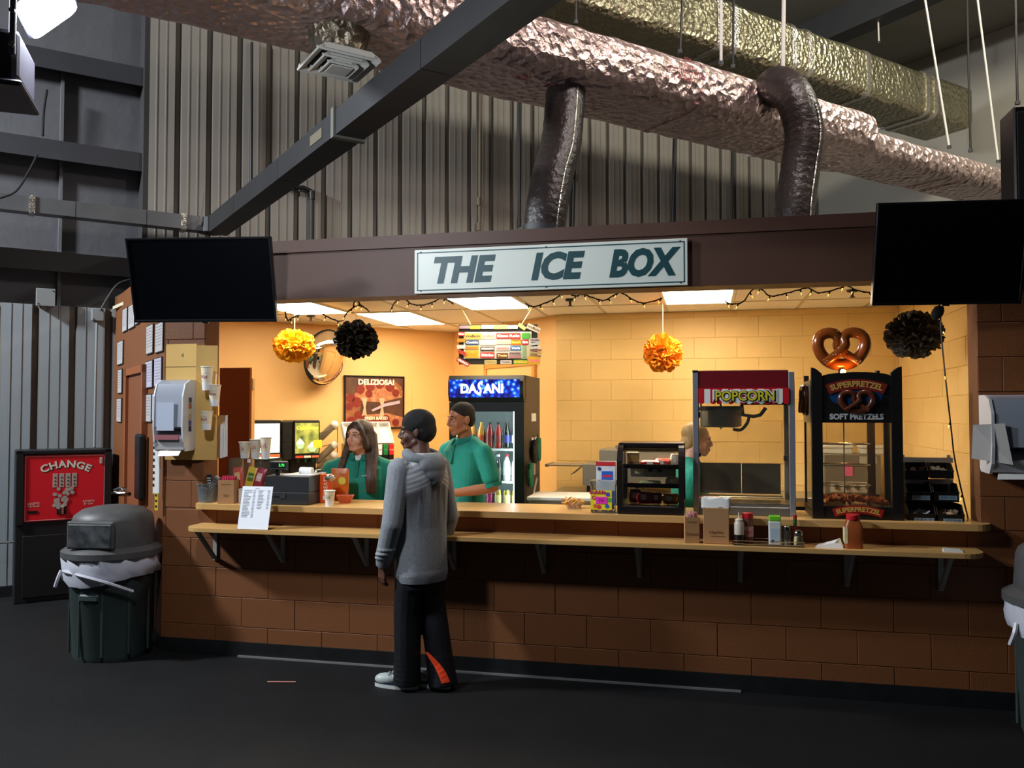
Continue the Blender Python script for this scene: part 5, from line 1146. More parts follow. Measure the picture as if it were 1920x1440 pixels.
for i in range(70): link('gum_piece', gme[i % 4], o, (rn.uniform(-.06, .06), rn.uniform(-.045, .045), .012+rn.uniform(0, .045)), (rn.random()*3, rn.random()*3, 0))
# blue carton behind
p = onct(1134, 950)
o = thing('blue_carton', 'tall blue and silver carton behind the candy tub', 'box', (p.x, p.y+.12, CTZ), -.08)
MB().b2(-.068, .068, -.03, .05, 0, .30, .003).ob('carton', mat('blue_silver_card', (150, 176, 206), .4, var=.3, vs=9, col2=(206, 216, 226)), o)
MB().b2(-.0685, .0685, -.0315, -.029, .27, .301).ob('red_band', mat('deep_red_band', (176, 40, 46), .4), o); MB().b2(-.03, .05, -.032, -.029, .17, .235, .003).ob('blue_panel', mat('strong_blue', (24, 90, 190), .4), o)
MB().m(0).cyl((-.045, -.033, .25), (-.045, -.03, .25), .013, n=14).ob('round_logo', mat('navy_disc', (30, 60, 110), .4), o); MB().b2(-.0685, .068, -.0312, -.029, .0, .10).ob('lower_panel', mat('navy_lower', (30, 70, 150), .4), o)
text(o, 'SUPER', .024, mat('red_logo', (206, 40, 40), .5), (.01, -.0328, .2), ext=.0004, bold=.001)
# ------------------------------------------------------------------ heated display case
a, b = onct(1157, 964), onct(1283, 967); cw_ = b.x-a.x-.0; ch = .45; cdp = .38
dc = thing('display_case', 'black heated display case with curved glass front', 'display case', (a.x, a.y, CTZ)); m_dcf = mat('black_case_frame', (24, 18, 16), .35)
MB().b2(0, cw_, 0, cdp, 0, .055, .006).ob('base', m_dcf, dc)
arc_ = [(.0, .055), (.0, .30)] + [(.12-.12*math.cos(t), .30+.135*math.sin(t)) for t in [k*PI/2/6 for k in range(1, 7)]] + [(cdp, .435), (cdp, .055)]
inn = [(.022, .07), (.022, .30)] + [(.125-.103*math.cos(t), .30+.115*math.sin(t)) for t in [k*PI/2/6 for k in range(1, 7)]] + [(cdp-.02, .415), (cdp-.02, .07)]
for x0 in (0, cw_-.034):
    g = MB(); g.loft([[(x0, u, v) for u, v in arc_], [(x0+.034, u, v) for u, v in arc_], [(x0+.034, u, v) for u, v in inn], [(x0, u, v) for u, v in inn], [(x0, u, v) for u, v in arc_]], True, False); bmesh.ops.recalc_face_normals(g.bm, faces=g.bm.faces[:])
    g.ob('side_frame', m_dcf, dc)
    MB().prism([(u, v) for u, v in inn], x0+.012, x0+.018, 'x').ob('side_glass', m_clear, dc)
MB().b2(.0, cw_, .11, cdp, .425, .445, .004).ob('top', m_dcf, dc)
MB().b2(.034, cw_-.034, .11, .14, .405, .425).ob('top_rail', m_dcf, dc)
fg = [(.010, .06), (.010, .30)] + [(.122-.110*math.cos(t), .30+.122*math.sin(t)) for t in [k*PI/2/8 for k in range(1, 9)]]
g = MB().m(0, True); g.loft([[(.034, u, v) for u, v in fg] + [(.034, u+.004, v-.003) for u, v in fg[::-1]], [(cw_-.034, u, v) for u, v in fg] + [(cw_-.034, u+.004, v-.003) for u, v in fg[::-1]]]); bmesh.ops.recalc_face_normals(g.bm, faces=g.bm.faces[:]); g.ob('curved_glass', glass('case_glass', (250, 250, 246), .10), dc)
for z in (.165, .285): 
    s_ = MB().b2(.034, cw_-.034, .05, cdp-.03, z, z+.008).b2(.034, cw_-.034, .045, .052, z, z+.028, .002).ob('shelf', m_dcf, dc)
MB().b2(.034, cw_-.034, cdp-.012, cdp-.006, .06, .42).ob('rear_glass', m_clear, dc)
MB().b2(.05, cw_-.05, .15, .20, .412, .424).ob('added_glow_strip', mat('added_case_glow', (255, 236, 200), .4, emit=40, ecol=(255, 232, 196)), dc)  # glowing strip added only to brighten the food in the case
hb = MB().b2(.06, cw_-.06, .30, .34, .215, .285).ob('heater_panel', m_ss, dc)
for x in (.19, .25): MB().m(0, True).cyl((x, .292, .262), (x, .300, .262), .016, n=14).ob('knob', m_black, hb)
MB().b2(.09, .15, .297, .30, .235, .275).ob('notice', mat('pale_yellow_note', (226, 226, 190), .6), hb)
# food in the case
def packet(x, y, z, sx, sy, sz, col, label, rz=0., name='wrapped_snack', grp=None):
    o = thing(name, label, 'packet', (a.x+x, a.y+y, CTZ+z), rz, group=grp)
    MB().m(0, True).loft([[(u*sx, v*sy*d_, zz*sz) for u, v in rrect(1*s_, 1, .3)] for zz, s_, d_ in ((0, .8, .7), (.3, 1, 1), (.7, 1, 1), (1, .8, .6))]).ob('wrap', mat('pk_%d_%d_%d' % col, col, .22, var=.25, vs=25), o)
    MB().b2(-sx*.18, sx*.12, -sy*.5-.0015, -sy*.5+.001, sz*.35, sz*.8).ob('label', m_white, o)
packet(.10, .15, .062, .085, .09, .085, (150, 70, 50), 'brown wrapped bun at the left of the case floor', .1)
packet(.165, .10, .062, .10, .09, .075, (206, 40, 56), 'red wrapped snack with white label on the case floor, centre left', .0)
packet(.235, .12, .062, .08, .09, .07, (196, 46, 60), 'red wrapped snack on the case floor, centre right', .15)
packet(.33, .11, .062, .10, .09, .065, (226, 150, 60), 'orange wrapped cheese snack at the right of case floor', -.1)
packet(.20, .13, .175, .14, .06, .03, (206, 206, 150), 'clear wrapped sandwich on the middle case shelf', .05)
packet(.34, .16, .175, .09, .08, .05, (200, 200, 205), 'silver wrapped burger on the middle case shelf', .0)
packet(.20, .13, .295, .13, .07, .04, (170, 40, 44), 'red foil bag on the top case shelf', .12)
packet(.28, .15, .295, .11, .07, .05, (196, 90, 80), 'shiny red and silver bag on the top case shelf', -.2)
packet(.355, .15, .295, .06, .07, .08, (216, 200, 190), 'pale snack bag at the right of the top case shelf', .0)
o = thing('snack_carton', 'brown printed snack carton on the top case shelf', 'box', (a.x+.09, a.y+.12, CTZ+.295), .25); MB().b2(-.04, .04, -.03, .04, 0, .09, .003).ob('carton', mat('brown_printed_card', (150, 120, 84), .5, var=.3, vs=20), o); MB().b2(-.035, .035, -.032, -.029, .03, .07).ob('picture', mat('tan_picture', (190, 150, 90), .5, var=.4, vs=25), o)
MB().b2(.045, .13, .06, .2, .173, .176).ob('tray', m_black, dc)
# ------------------------------------------------------------------ popcorn machine
a, b = onct(1299, 967), onct(1490, 974); X0 = a.x; PW = .625; PY = .04; PD = .37; PH = .93
pm = thing('popcorn_machine', 'red-topped popcorn machine with glass sides and kettle', 'popcorn machine', (YP(1299, 800, PY).x, PY, CTZ)); PW = YP(1491, 800, PY).x-YP(1299, 800, PY).x; PH = YP(1395, 694, PY).z-CTZ
m_alu = mat('grey_aluminium_post', (150, 154, 162), .4, .5); m_predt = mat('dark_red_paint', (112, 14, 24), .4); m_pred = mat('awning_red', (190, 22, 36), .4); m_base = mat('grey_popper_base', (120, 118, 112), .4, .5)
for x in (0, PW-.036):
    for y in (0, PD-.03): MB().b2(x, x+.036, y, y+.03, .0, PH-.012, .003).ob('corner_post', m_alu, pm)
MB().b2(0, .036, 0, .03, PH-.012, PH+.002).ob('post_cap', m_black, pm)
MB().b2(.036, PW-.036, .006, PD-.006, PH-.115, PH, .004).ob('top_cabinet', m_predt, pm)
aw = MB().b2(.036, PW-.036, -.002, .008, PH-.155, PH-.112).ob('awning', m_pred, pm)
nS = 15; sw = (PW-.072)/nS
for i in range(nS):
    m_ = m_white if i in (1, 4, 6, 8, 10, 13) else m_pred; x = .036+sw*(i+.5)
    q = MB().prism([(x-sw/2, PH-.118), (x-sw/2, PH-.195)] + [(x+sw/2*math.cos(t), PH-.195+sw/2*math.sin(t)) for t in [PI+PI*k/6 for k in range(1, 6)]] + [(x+sw/2, PH-.195), (x+sw/2, PH-.118)], -.010, -.003).ob('scallop', m_, aw)
text(aw, 'POPCORN', .083, m_white, (PW*.515, -.012, PH-.165), bold=.012, width=PW*.635, ext=.0015, name='lettering_halo')
text(aw, 'POPCORN', .083, m_blackm, (PW*.515+.002, -.0135, PH-.166), bold=.0065, width=PW*.60, ext=.0012, name='lettering_outline')
text(aw, 'POPCORN', .083, mat('popcorn_yellow', (214, 204, 50), .4), (PW*.515, -.0155, PH-.164), bold=.0015, width=PW*.575, ext=.001)
MB().b2(.036, PW-.036, 0, PD, 0, .055, .004).b2(.02, PW-.02, .004, PD-.004, .055, .07).ob('base', m_base, pm)
MB().b2(0.02, PW-.02, .02, PD-.02, .07, .074).ob('floor_pan', m_ss, pm)
m_pgl = glass('greasy_glass', (250, 248, 242), .10, film=.05, filmcol=(216, 206, 180))
MB().b2(.036, PW-.036, .010, .014, .072, PH-.115).ob('front_glass', m_pgl, pm)
for x in (.014, PW-.018): MB().b2(x, x+.004, .03, PD-.03, .072, PH-.115).ob('side_glass', m_pgl, pm)
MB().b2(.036, PW-.036, PD-.016, PD-.012, .30, PH-.115).ob('rear_glass', m_pgl, pm)
m_gp = mat('grey_door_panel', (86, 86, 80), .3, .6, var=.2, vs=5)
MB().b2(.04, PW*.5-.002, PD-.022, PD-.014, .105, .305).b2(PW*.5+.002, PW-.06, PD-.022, PD-.014, .105, .305).ob('rear_door', m_gp, pm)
MB().b2(.04, PW-.05, PD-.05, PD-.045, .088, .098).ob('tray_rail', mat('pale_tray_lip', (220, 206, 170), .4), pm)
kt = MB().m(0, True).lathe([(.10, 0), (.125, .006), (.13, .012), (.13, .112), (.132, .112)], 28).ob('kettle', mat('kettle_steel', (190, 186, 172), .3, .6), pm, (.175, .16, PH-.36))
MB().m(0, True).lathe([(.138, .108), (.138, .128), (.12, .136)], 28).ob('kettle_lid', m_black, kt)
MB().b2(-.165, -.13, -.012, .012, .06, .10, .004).ob('kettle_handle', m_black, kt)
MB().m(0, True).cyl((0, 0, .13), (0, 0, .2), .006, n=8).ob('stirrer_rod', m_black, kt); MB().m(0, True).cyl((-.125, 0, .12), (-.125, 0, .19), .006, n=8).ob('hook', m_black, kt)
MB().m(0, True).cyl((0, 0, -.012), (0, 0, 0), .006, n=8).ob('drain_stud', m_black, kt)
ar = MB().m(0, True).tube([(.305, .16, PH-.215), (.315, .16, PH-.28), (.38, .16, PH-.29), (.42, .16, PH-.28), (.455, .16, PH-.235)], .012, 8).ob('kettle_arm', m_dark, pm)
MB().m(0, True).tube(catmull([(.35, .16, PH-.29), (.34, .16, PH-.33), (.30, .16, PH-.375), (.25, .16, PH-.372)], 6), .010, 8).ob('kettle_cord', m_dark, ar)
MB().b2(.30, PW-.04, .1, .26, PH-.215, PH-.195).ob('kettle_rail', m_black, pm)
MB().b2(PW-.066, PW-.045, .03, .055, .34, .375, .003).ob('door_catch', m_black, pm); MB().b2(.035, .05, .03, .055, .36, .385).ob('door_catch', m_black, pm)
# ------------------------------------------------------------------ pretzel warmer
PX = YP(1522, 850, .0).x; QW = YP(1692, 850, 0).x-PX; QH = YP(1600, 690, 0).z-CTZ; QD = .40
pz = thing('pretzel_warmer', 'tall black pretzel warmer with lit glass window', 'pretzel warmer', (PX, .0, CTZ)); m_qb = mat('black_warmer_shell', (16, 15, 15), .4)
def top_post(x0, x1, lo_in): return
pw_ = .062
# front frame: posts with curved tops, header, sill
def post_poly(x0, sgn):
    P = [(x0, 0), (x0+pw_, 0), (x0+pw_, QH-.035 if sgn > 0 else QH+.005)]
    for k in range(1, 6): t = k/6; P.append((x0+pw_-pw_*t, (QH-.035 if sgn > 0 else QH+.005) + (.04 if sgn > 0 else -.04)*(math.sin(t*PI/2) if sgn > 0 else 1-math.cos(t*PI/2))))
    P.append((x0, QH+.005 if sgn > 0 else QH-.035)); return P
MB().prism(post_poly(0, 1), -.02, .03).ob('front_post', m_qb, pz); MB().prism(post_poly(QW-pw_, -1), -.02, .03).ob('front_post', m_qb, pz)
hz = QH-.33
HP = [(pw_, hz), (QW-pw_, hz), (QW-pw_, QH-.05)] + [(QW/2+(QW/2-pw_)*math.cos(t), QH-.05+.025*math.sin(t)) for t in [PI*k/10 for k in range(1, 10)]] + [(pw_, QH-.05)]
hd_ = MB().prism(HP, -.012, .02).ob('header', m_qb, pz)
MB().b2(pw_, QW-pw_, -.012, .03, 0, .075).ob('sill', m_qb, pz)
MB().b2(0, QW, .03, QD, 0, .06).ob('base', m_qb, pz); MB().b2(0, QW, .03, QD, QH-.10, QH-.07).ob('roof_plate', m_qb, pz)
for x in (0, QW-.03): MB().b2(x, x+.03, QD-.03, QD, 0, QH-.03).ob('rear_post', m_qb, pz)
sd_ = MB().b2(-.004, .012, .03, QD-.03, hz, QH-.07).ob('side_header', mat('pale_side_panel', (120, 104, 80), .4), pz); MB().b2(QW-.012, QW+.002, .03, QD-.03, hz, QH-.07).ob('side_header', m_qb, pz)
m_qg = glass('warmer_glass', (250, 249, 244), .08, film=.02)
MB().b2(pw_, QW-pw_, .004, .008, .075, hz).ob('window_glass', m_qg, pz)
for x in (.006, QW-.010): MB().b2(x, x+.004, .03, QD-.03, .06, hz).ob('side_glass', m_qg, pz)
MB().b2(.03, QW-.03, QD-.012, QD-.008, .06, hz).ob('rear_glass', m_qg, pz)
MB().b2(QW*.74, QW*.83, QD-.05, QD-.02, .06, hz).ob('inner_column', mat('dull_inner_steel', (110, 92, 74), .4, .5), pz)
MB().m(0, True).cyl((QW*.42, QD*.5, .06), (QW*.42, QD*.5, hz), .004, n=8).ob('spindle', m_steel, pz)
for z in (.19, .315, .445):
    rg_ = MB().m(0, True).tube([(QW*.42+.15*math.cos(t), QD*.5+.15*math.sin(t), z) for t in [2*PI*k/28 for k in range(29)]], .0035, 6, False).ob('rack_ring', m_steel, pz)
    for k in range(4): MB().m(0, True).tube([(QW*.42, QD*.5, z), (QW*.42+.15*math.cos(k*PI/2+.5), QD*.5+.15*math.sin(k*PI/2+.5), z)], .0022, 5).ob('spoke', m_steel, rg_)
m_wl = mat('warmer_lamp', (255, 220, 150), .4, emit=60, ecol=(255, 206, 130)); MB().m(0, True).sph((QW*.42, QD*.55, hz+.06), .025, 10).ob('lamp_bulb', m_wl, pz)
# pretzel shape
def pretzel(g, W, H, r, n=10):
    pts = [(-.37, -.44, .9), (-.16, -.22, 1), (-.01, -.06, 1.0), (.07, .10, .6), (.06, .30, .2), (.13, .46, 0), (.28, .50, 0), (.43, .40, 0), (.49, .16, 0), (.43, -.14, 0), (.25, -.40, -.3), (0, -.48, -.5), (-.25, -.40, -.3), (-.43, -.14, 0), (-.49, .16, 0), (-.43, .40, 0), (-.28, .50, 0), (-.13, .46, 0), (-.06, .30, -.2), (-.07, .10, -.6), (.01, -.06, -.5), (.16, -.22, .2), (.37, -.44, .9)]
    C_ = catmull([(x*W, -z*r*.8, y*H) for x, y, z in pts], n); L = len(C_)
    rr = [r*(.72+.38*math.sin(PI*i/(L-1))) for i in range(L)]
    g.m(0, True).tube(C_, rr, 14, True, False, (0, 1, 0)); return C_
m_pz = mat('glossy_brown_pretzel', (150, 74, 24), .22, var=.25, vs=5, coat=.4); m_pzd = mat('dark_relief_pretzel', (84, 40, 20), .25, coat=.4); m_salt = mat('salt_grain', (250, 240, 220), .4)
et = thing('pretzel_emblem', 'large glossy pretzel emblem lit from below on the warmer', 'emblem', (PX+QW*.38, .12, CTZ+QH-.07))
g = MB(); C_ = pretzel(g, .28, .20, .034); g.xf(Matrix.Translation((0, 0, .195))).ob('pretzel', m_pz, et)
MB().m(0, True).cyl((0, 0, 0), (0, 0, .10), .02, n=12).ob('stem', m_black, et)
rn = random.Random(3)
sme = MB().box((0, 0, 0), (.004, .004, .004)).mesh('salt_grain', m_salt)
for i in range(60):
    c = C_[rn.randrange(len(C_))]; t = rn.uniform(-1, 1); link('salt_grain', sme, et, c+Vector((t*.02, -.024-.004*rn.random(), .195+rn.uniform(-.015, .02))), (rn.random(), rn.random(), rn.random()))
# small uplight on the warmer roof that lights the emblem
MB().m(0, True).cyl((QW*.38, .06, QH-.07), (QW*.38, .06, QH-.03), .02, .028, n=14).ob('uplight_can', m_black, pz)
MB().m(0, True).sph((QW*.38, .06, QH-.02), .016, 10).ob('uplight_bulb', mat('uplight_bulb_glow', (255, 190, 90), .4, emit=90, ecol=(255, 170, 70)), pz)
MB().m(0, True).cyl((QW*.76, .05, QH-.04), (QW*.76, .05, QH-.015), .014, n=10).ob('roof_knob', m_black, pz)
# header artwork
m_gold = mat('gold_letters', (196, 160, 80), .4); m_ban = mat('banner_red', (122, 30, 26), .4); m_grl = mat('grey_white_letters', (190, 190, 190), .4)
def banner(parent, x, z, w, h, R, txt, m=m_ban, mt=m_gold, y=-.014):
    n = 14; A = []; B_ = []
    for k in range(n+1):
        t = -w/2/R+w/R*k/n; A.append(((R+h/2)*math.sin(t), (R+h/2)*math.cos(t)-R)); B_.append(((R-h/2)*math.sin(t), (R-h/2)*math.cos(t)-R))
    o = MB().prism([(x+u, z+v) for u, v in A+B_[::-1]], y-.008, y).ob('banner', m, parent)
    text(o, txt, h*.78, mt, (x, y-.0085, z), arc=R, width=w*.9, bold=.0016, ext=.001)
    return o
banner(hd_, QW/2, QH-.098, .335, .062, .42, 'SUPERPRETZEL')
bl_ = MB().prism([(QW/2+.15*math.cos(t), QH-.175+.06*math.sin(t)) for t in [2*PI*k/24 for k in range(24)]], -.0135, -.012).ob('blue_oval', mat('deep_blue_glow_print', (10, 60, 110), .4), hd_)
g = MB(); pretzel(g, .185, .115, .016, 8); g.xf(Matrix.Translation((QW/2, -.022, QH-.205))).ob('pretzel_relief', m_pzd, hd_)
text(hd_, 'SOFT PRETZELS', .045, m_grl, (QW/2, -.013, hz+.035), bold=.0022, width=.305)
banner(pz, QW/2, .062, .28, .048, .40, 'SUPERPRETZEL', mat('banner_bright_red', (150, 26, 24), .4), y=-.022)
g = MB(); pretzel(g, .20, .16, .02, 8); g.xf(Matrix.Rotation(-PI/2, 4, 'Z')); g.xf(Matrix.Translation((-.02, QD*.5, QH-.19))).ob('pretzel_relief', m_pzd, sd_)
# pretzel bites heaped in the warmer
hp = thing('pretzel_tray', 'shallow tray of pretzel bites inside the warmer', 'tray', (PX+QW*.5, .2, CTZ+.062)); MB().b2(-QW*.40, QW*.40, -.15, .13, 0, .012, .003).ob('tray', m_ss, hp)
m_bite = [mat('pretzel_bite%d' % i, c_, .4, var=.15, vs=20) for i, c_ in enumerate(((216, 120, 60), (230, 150, 86), (190, 96, 44)))]
bme_ = [MB().m(0, True).sph((0, 0, 0), (.022, .014, .012), 8).mesh('pretzel_bite', m) for m in m_bite]
rn = random.Random(12)
for i in range(110):
    x, y = rn.uniform(-QW*.38, QW*.38), rn.uniform(-.14, .11); h_ = .02+.035*max(0, 1-abs(x+.02)/.2)*rn.random()
    o = link('pretzel_bite', bme_[i % 3], hp, (x, y, .012+h_), (rn.random()*3, rn.random()*3, rn.random()*3))
# ------------------------------------------------------------------ black bins
m_bin = mat('black_bin_plastic', (18, 17, 17), .4); m_tag = mat('pale_blue_tag', (120, 150, 170), .6); m_tin = mat('tag_ink', (60, 80, 96), .6)
def bin_box(px0, px1, pyt, pyb, dy, txt, label, fill):
    y = .02+dy; a = YP(px0, pyb, y); b = YP(px1, pyt, y); w, h = b.x-a.x, b.z-a.z
    o = thing('storage_bin', label, 'bin', a, group='black condiment bins'); d = .17
    pr_ = [(0, 0), (0, h*.52), (-.0, h*.55), (.045, h*.98), (.05, h), (d, h), (d, 0)]
    for x in (0, w-.004): MB().prism(pr_, x, x+.004, 'x').ob('bin_side', m_bin, o)
    MB().b2(0, w, 0, .004, 0, h*.55).b2(0, w, d-.004, d, 0, h).b2(0, w, 0, d, 0, .004).b2(-.002, w+.002, -.006, .004, h*.50, h*.56).ob('bin_shell', m_bin, o)
    if txt:
        t = MB().b2(w*.22, w*.92, -.0035, -.0005, h*.12, h*.36).ob('tag', m_tag, o); text(t, txt, h*.20, m_tin, (w*.57, -.004, h*.24), width=w*.58, ext=.0003)
    rn = random.Random(hash(label) % 99)
    if fill:
        me = MB().b2(-.022, .022, -.012, .012, -.0015, .0015).mesh('sachet', mat('sachet_'+fill[1], fill[0], .5))
        for i in range(fill[2]): link('sachet', me, o, (rn.uniform(.03, w-.03), rn.uniform(.02, d-.03), h*.40+rn.uniform(0, h*.22)), (rn.uniform(-.9, .9), rn.uniform(-.9, .9), rn.random()*3))
    return o
wh = ((220, 216, 210), 'white', 26); bk = ((60, 40, 44), 'dark', 14); tn = ((176, 150, 120), 'tan', 22)
bin_box(1698, 1740, 868, 899, .06, None, 'black bin top left, nearly empty', bk); bin_box(1745, 1788, 870, 897, .06, None, 'black bin top right, filled with white sachets', wh)
bin_box(1700, 1747, 907, 941, .03, 'EXPRESSO', 'black bin middle left with blue tag', None); bin_box(1750, 1798, 908, 941, .03, 'HONEY GOLD', 'black bin middle right with blue tag', None)
bin_box(1703, 1755, 947, 984, 0, 'SALT', 'black bin bottom left with blue tag and small packets', ((200, 200, 205), 'silver', 26)); bin_box(1758, 1808, 948, 986, 0, 'KETCHUP', 'black bin bottom right with blue tag and tan sachets', tn)
a = YP(1700, 985, .0); bs_ = thing('bin_stand', 'pale stand behind the black condiment bins', 'rack', (a.x, .20, CTZ))
for zz in (.0, .13, .26): MB().b2(.0, .31, .0, .015, zz+.075, zz+.105).ob('rail', m_white, bs_)
for x in (.02, .28): MB().b2(x, x+.02, .015, .03, 0, .38).ob('upright', m_white, bs_)
# ================================================================== ON THE LEDGE, RIGHT
def onsh(px, py, y=-.185): p = YP(px, py, y); p.z = SHZ; return p
straw_box(onsh(1297, 1014, -.17), .085, .07, .155, mat('red_white_straw', (206, 60, 60), .5, var=.6, vs=60, col2=(240, 230, 225)), 'kraft box of red striped straws at the end of the ledge items', .15, 'Straws', 30)
p = onsh(1343, 1017, -.155)
nb = thing('napkin_box', 'brown napkin box with white napkins spilling from the top', 'napkin box', p)
MB().b2(-.075, .075, -.05, .05, 0, .215, .003).ob('carton', m_kraft, nb); text(nb, 'Napkins', .026, m_kin, (.0, -.0508, .07), ext=.0004, shear=.2); MB().b2(-.03, .05, -.0515, -.049, .045, .048).ob('print_rule', m_kin, nb)
rn = random.Random(4)
for i in range(9): MB().m(0, True).loft([[(u*.16, v*.012, z+.006*math.sin(u*40+i)) for u, v in rrect(1, 1, .3)] for z in (0, .03, .055)]).ob('napkin', m_white, nb, (rn.uniform(-.008, .008), -.04+i*.01, .214), (rn.uniform(-.1, .1), rn.uniform(-.06, .06), rn.uniform(-.06, .06)))
ck = thing('condiment_caddy', 'low clear wire caddy holding the condiments on the ledge', 'caddy', onsh(1440, 1021, -.175))
MB().b2(-.20, .20, -.06, .06, 0, .004).ob('tray', m_clear, ck)
for z in (.012, .03):
    MB().m(0, True).tube([(-.20, -.06, z), (.20, -.06, z), (.20, .06, z), (-.20, .06, z), (-.20, -.06, z)], .0022, 6).ob('wire', m_chrome, ck)
def squeeze(px, py, parts, label, name='condiment_bottle', cat='bottle', dy=.05, z=.005):
    p = onsh(px, py, -.235+dy); p.z += z; o = thing(name, label, cat, p)
    for nm, prof, m_ in parts: MB().m(0, True).lathe(prof, 20).ob(nm, m_, o)
    return o
squeeze(1386, 1019, [('body', [(.027, 0), (.029, .01), (.029, .055)], mat('dark_sauce', (30, 20, 18), .3)), ('upper_body', [(.0292, .055), (.029, .12), (.022, .135)], mat('pale_squeeze_plastic', (196, 186, 168), .4)), ('nozzle_cap', [(.024, .133), (.024, .145), (.007, .15), (.003, .185)], mat('cream_cap', (214, 206, 184), .4))], 'squeeze bottle half full of dark sauce with pointed cap')
squeeze(1402, 1017, [('body', [(.030, 0), (.033, .01), (.033, .13), (.03, .15)], mat('brown_spice', (120, 70, 50), .35)), ('label', [(.0336, .04), (.0336, .10)], mat('red_white_label', (190, 60, 50), .5, var=.6, vs=20, col2=(226, 210, 200))), ('lid', [(.033, .148), (.033, .178), (.03, .18)], mat('red_lid', (196, 30, 44), .4))], 'red-lidded seasoning jar behind the squeeze bottle', 'seasoning_jar', 'jar', .09)
o = thing('seasoning_box', 'white seasoning container with a lime green lid', 'jar', onsh(1453, 1019, -.185)+Vector((0, 0, .005)))
MB().b2(-.035, .035, -.028, .028, 0, .14, .006, 2).ob('body', mat('pale_container', (206, 208, 204), .4), o); MB().b2(-.033, .033, -.026, .026, .14, .172, .006, 2).ob('lid', mat('lime_green_lid', (110, 200, 40), .4), o); MB().b2(-.028, .028, -.0295, -.027, .02, .10).ob('label', mat('pale_blue_label', (176, 196, 206), .5), o); MB().b2(-.022, -.008, -.0305, -.029, .018, .032).ob('code_patch', m_dark, o)
m_gls = glass('shaker_glass', (236, 238, 236), .2, film=.05)
squeeze(1476, 1019, [('glass', [(.021, 0), (.023, .075), (.019, .09)], m_gls), ('salt', [(.018, .003), (.019, .025)], m_white), ('top', [(.020, .088), (.020, .105), (.012, .112)], m_chrome)], 'small glass salt shaker with chrome top', 'salt_shaker', 'shaker')
squeeze(1497, 1020, [('glass', [(.026, 0), (.030, .02), (.024, .065)], m_gls), ('cheese', [(.023, .003), (.026, .02), (.022, .055)], mat('pale_cheese_powder', (226, 214, 160), .7)), ('top', [(.026, .064), (.026, .08), (.016, .092)], m_chrome)], 'round cheese shaker with chrome top in front of hot sauce', 'cheese_shaker', 'shaker', .035)
squeeze(1491, 1017, [('body', [(.022, 0), (.024, .01), (.024, .075), (.010, .105), (.009, .12)], mat('red_brown_sauce', (120, 44, 22), .2, coat=.4)), ('neck_band', [(.0105, .112), (.0105, .15)], mat('green_neck', (30, 90, 50), .4)), ('cap', [(.0115, .148), (.0115, .172)], mat('red_cap', (176, 30, 34), .4))], 'hot sauce bottle with green neck and red cap', 'hot_sauce_bottle', 'bottle', .10)
p = onsh(1600, 1026, -.175)
o = thing('spice_jar', 'large rust-brown spice jug with a red lid', 'jar', p)
MB().m(0, True).loft([[(u*.10*s_, v*.085*s_, z) for u, v in rrect(1, 1, .22)] for z, s_ in ((0, .95), (.006, 1), (.13, 1), (.155, .75), (.165, .7))]).ob('body', mat('rust_spice', (150, 76, 34), .35), o)
MB().m(0, True).lathe([(.036, .163), (.038, .168), (.038, .192), (.034, .195)], 22).ob('lid', mat('red_jar_lid', (190, 30, 40), .4), o)
MB().b2(-.0515, -.0495, -.03, .03, .03, .12).b2(-.05, -.036, -.0435, -.0415, .03, .12).ob('label', mat('yellow_white_label', (226, 206, 60), .5, var=.4, vs=30, col2=(235, 230, 215)), o)
def napkin(px0, px1, py, h, label, pts):
    p = onsh((px0+px1)/2, py); w = onsh(px1, py).x-onsh(px0, py).x; o = thing('paper_napkin', label, 'napkin', p)
    MB().m(0).loft([[(u*w, v, z) for u, v, z in r] for r in pts], True).ob('folded_paper', m_white, o)
napkin(1527, 1580, 1027, .03, 'crumpled white napkin leaning against the spice jug', [[(-.5, -.03, 0), (.5, -.03, 0), (.5, .04, 0), (-.4, .03, 0)], [(-.5, -.03, .006), (.2, -.02, .03), (.45, .03, .05), (-.35, .03, .012)], [(.1, -.01, .03), (.35, -.01, .055), (.4, .01, .055), (.15, .01, .035)]])
napkin(1767, 1803, 1031, .02, 'small folded white napkin near the right ledge end', [[(-.5, -.03, 0), (.5, -.035, 0), (.5, .03, 0), (-.45, .03, 0)], [(-.5, -.03, .008), (.5, -.035, .005), (.48, .03, .012), (-.4, .03, .016)]])
# ================================================================== PEOPLE
def fuse(g, name, m, parent, voxel=.006, smooth=4, loc=(0, 0, 0), rot=(0, 0, 0), fac=.5):
    me = g.mesh('tmp', m); o = bpy.data.objects.new('tmp', me); COL.objects.link(o)
    r = o.modifiers.new('r', 'REMESH'); r.mode = 'VOXEL'; r.voxel_size = voxel; r.use_smooth_shade = True
    if smooth: s = o.modifiers.new('s', 'SMOOTH'); s.iterations = smooth; s.factor = fac
    dg = bpy.context.evaluated_depsgraph_get(); dg.update()
    m2 = bpy.data.meshes.new_from_object(o.evaluated_get(dg)); m2.name = name
    bpy.data.objects.remove(o); bpy.data.meshes.remove(me)
    m2.materials.clear(); m2.materials.append(m)
    for p in m2.polygons: p.use_smooth = True
    return link(name, m2, parent, loc, rot)
def cap(g, p0, p1, r0, r1=None, n=14):
    r1 = r0 if r1 is None else r1; p0 = Vector(p0); p1 = Vector(p1)
    g.cyl(p0, p1, r0, r1, n); g.sph(p0, r0, n); g.sph(p1, r1, n); return g
def limb(g, pts, rs):
    for a, b, ra, rb in zip(pts, pts[1:], rs, rs[1:]): cap(g, a, b, ra, rb)
    return g
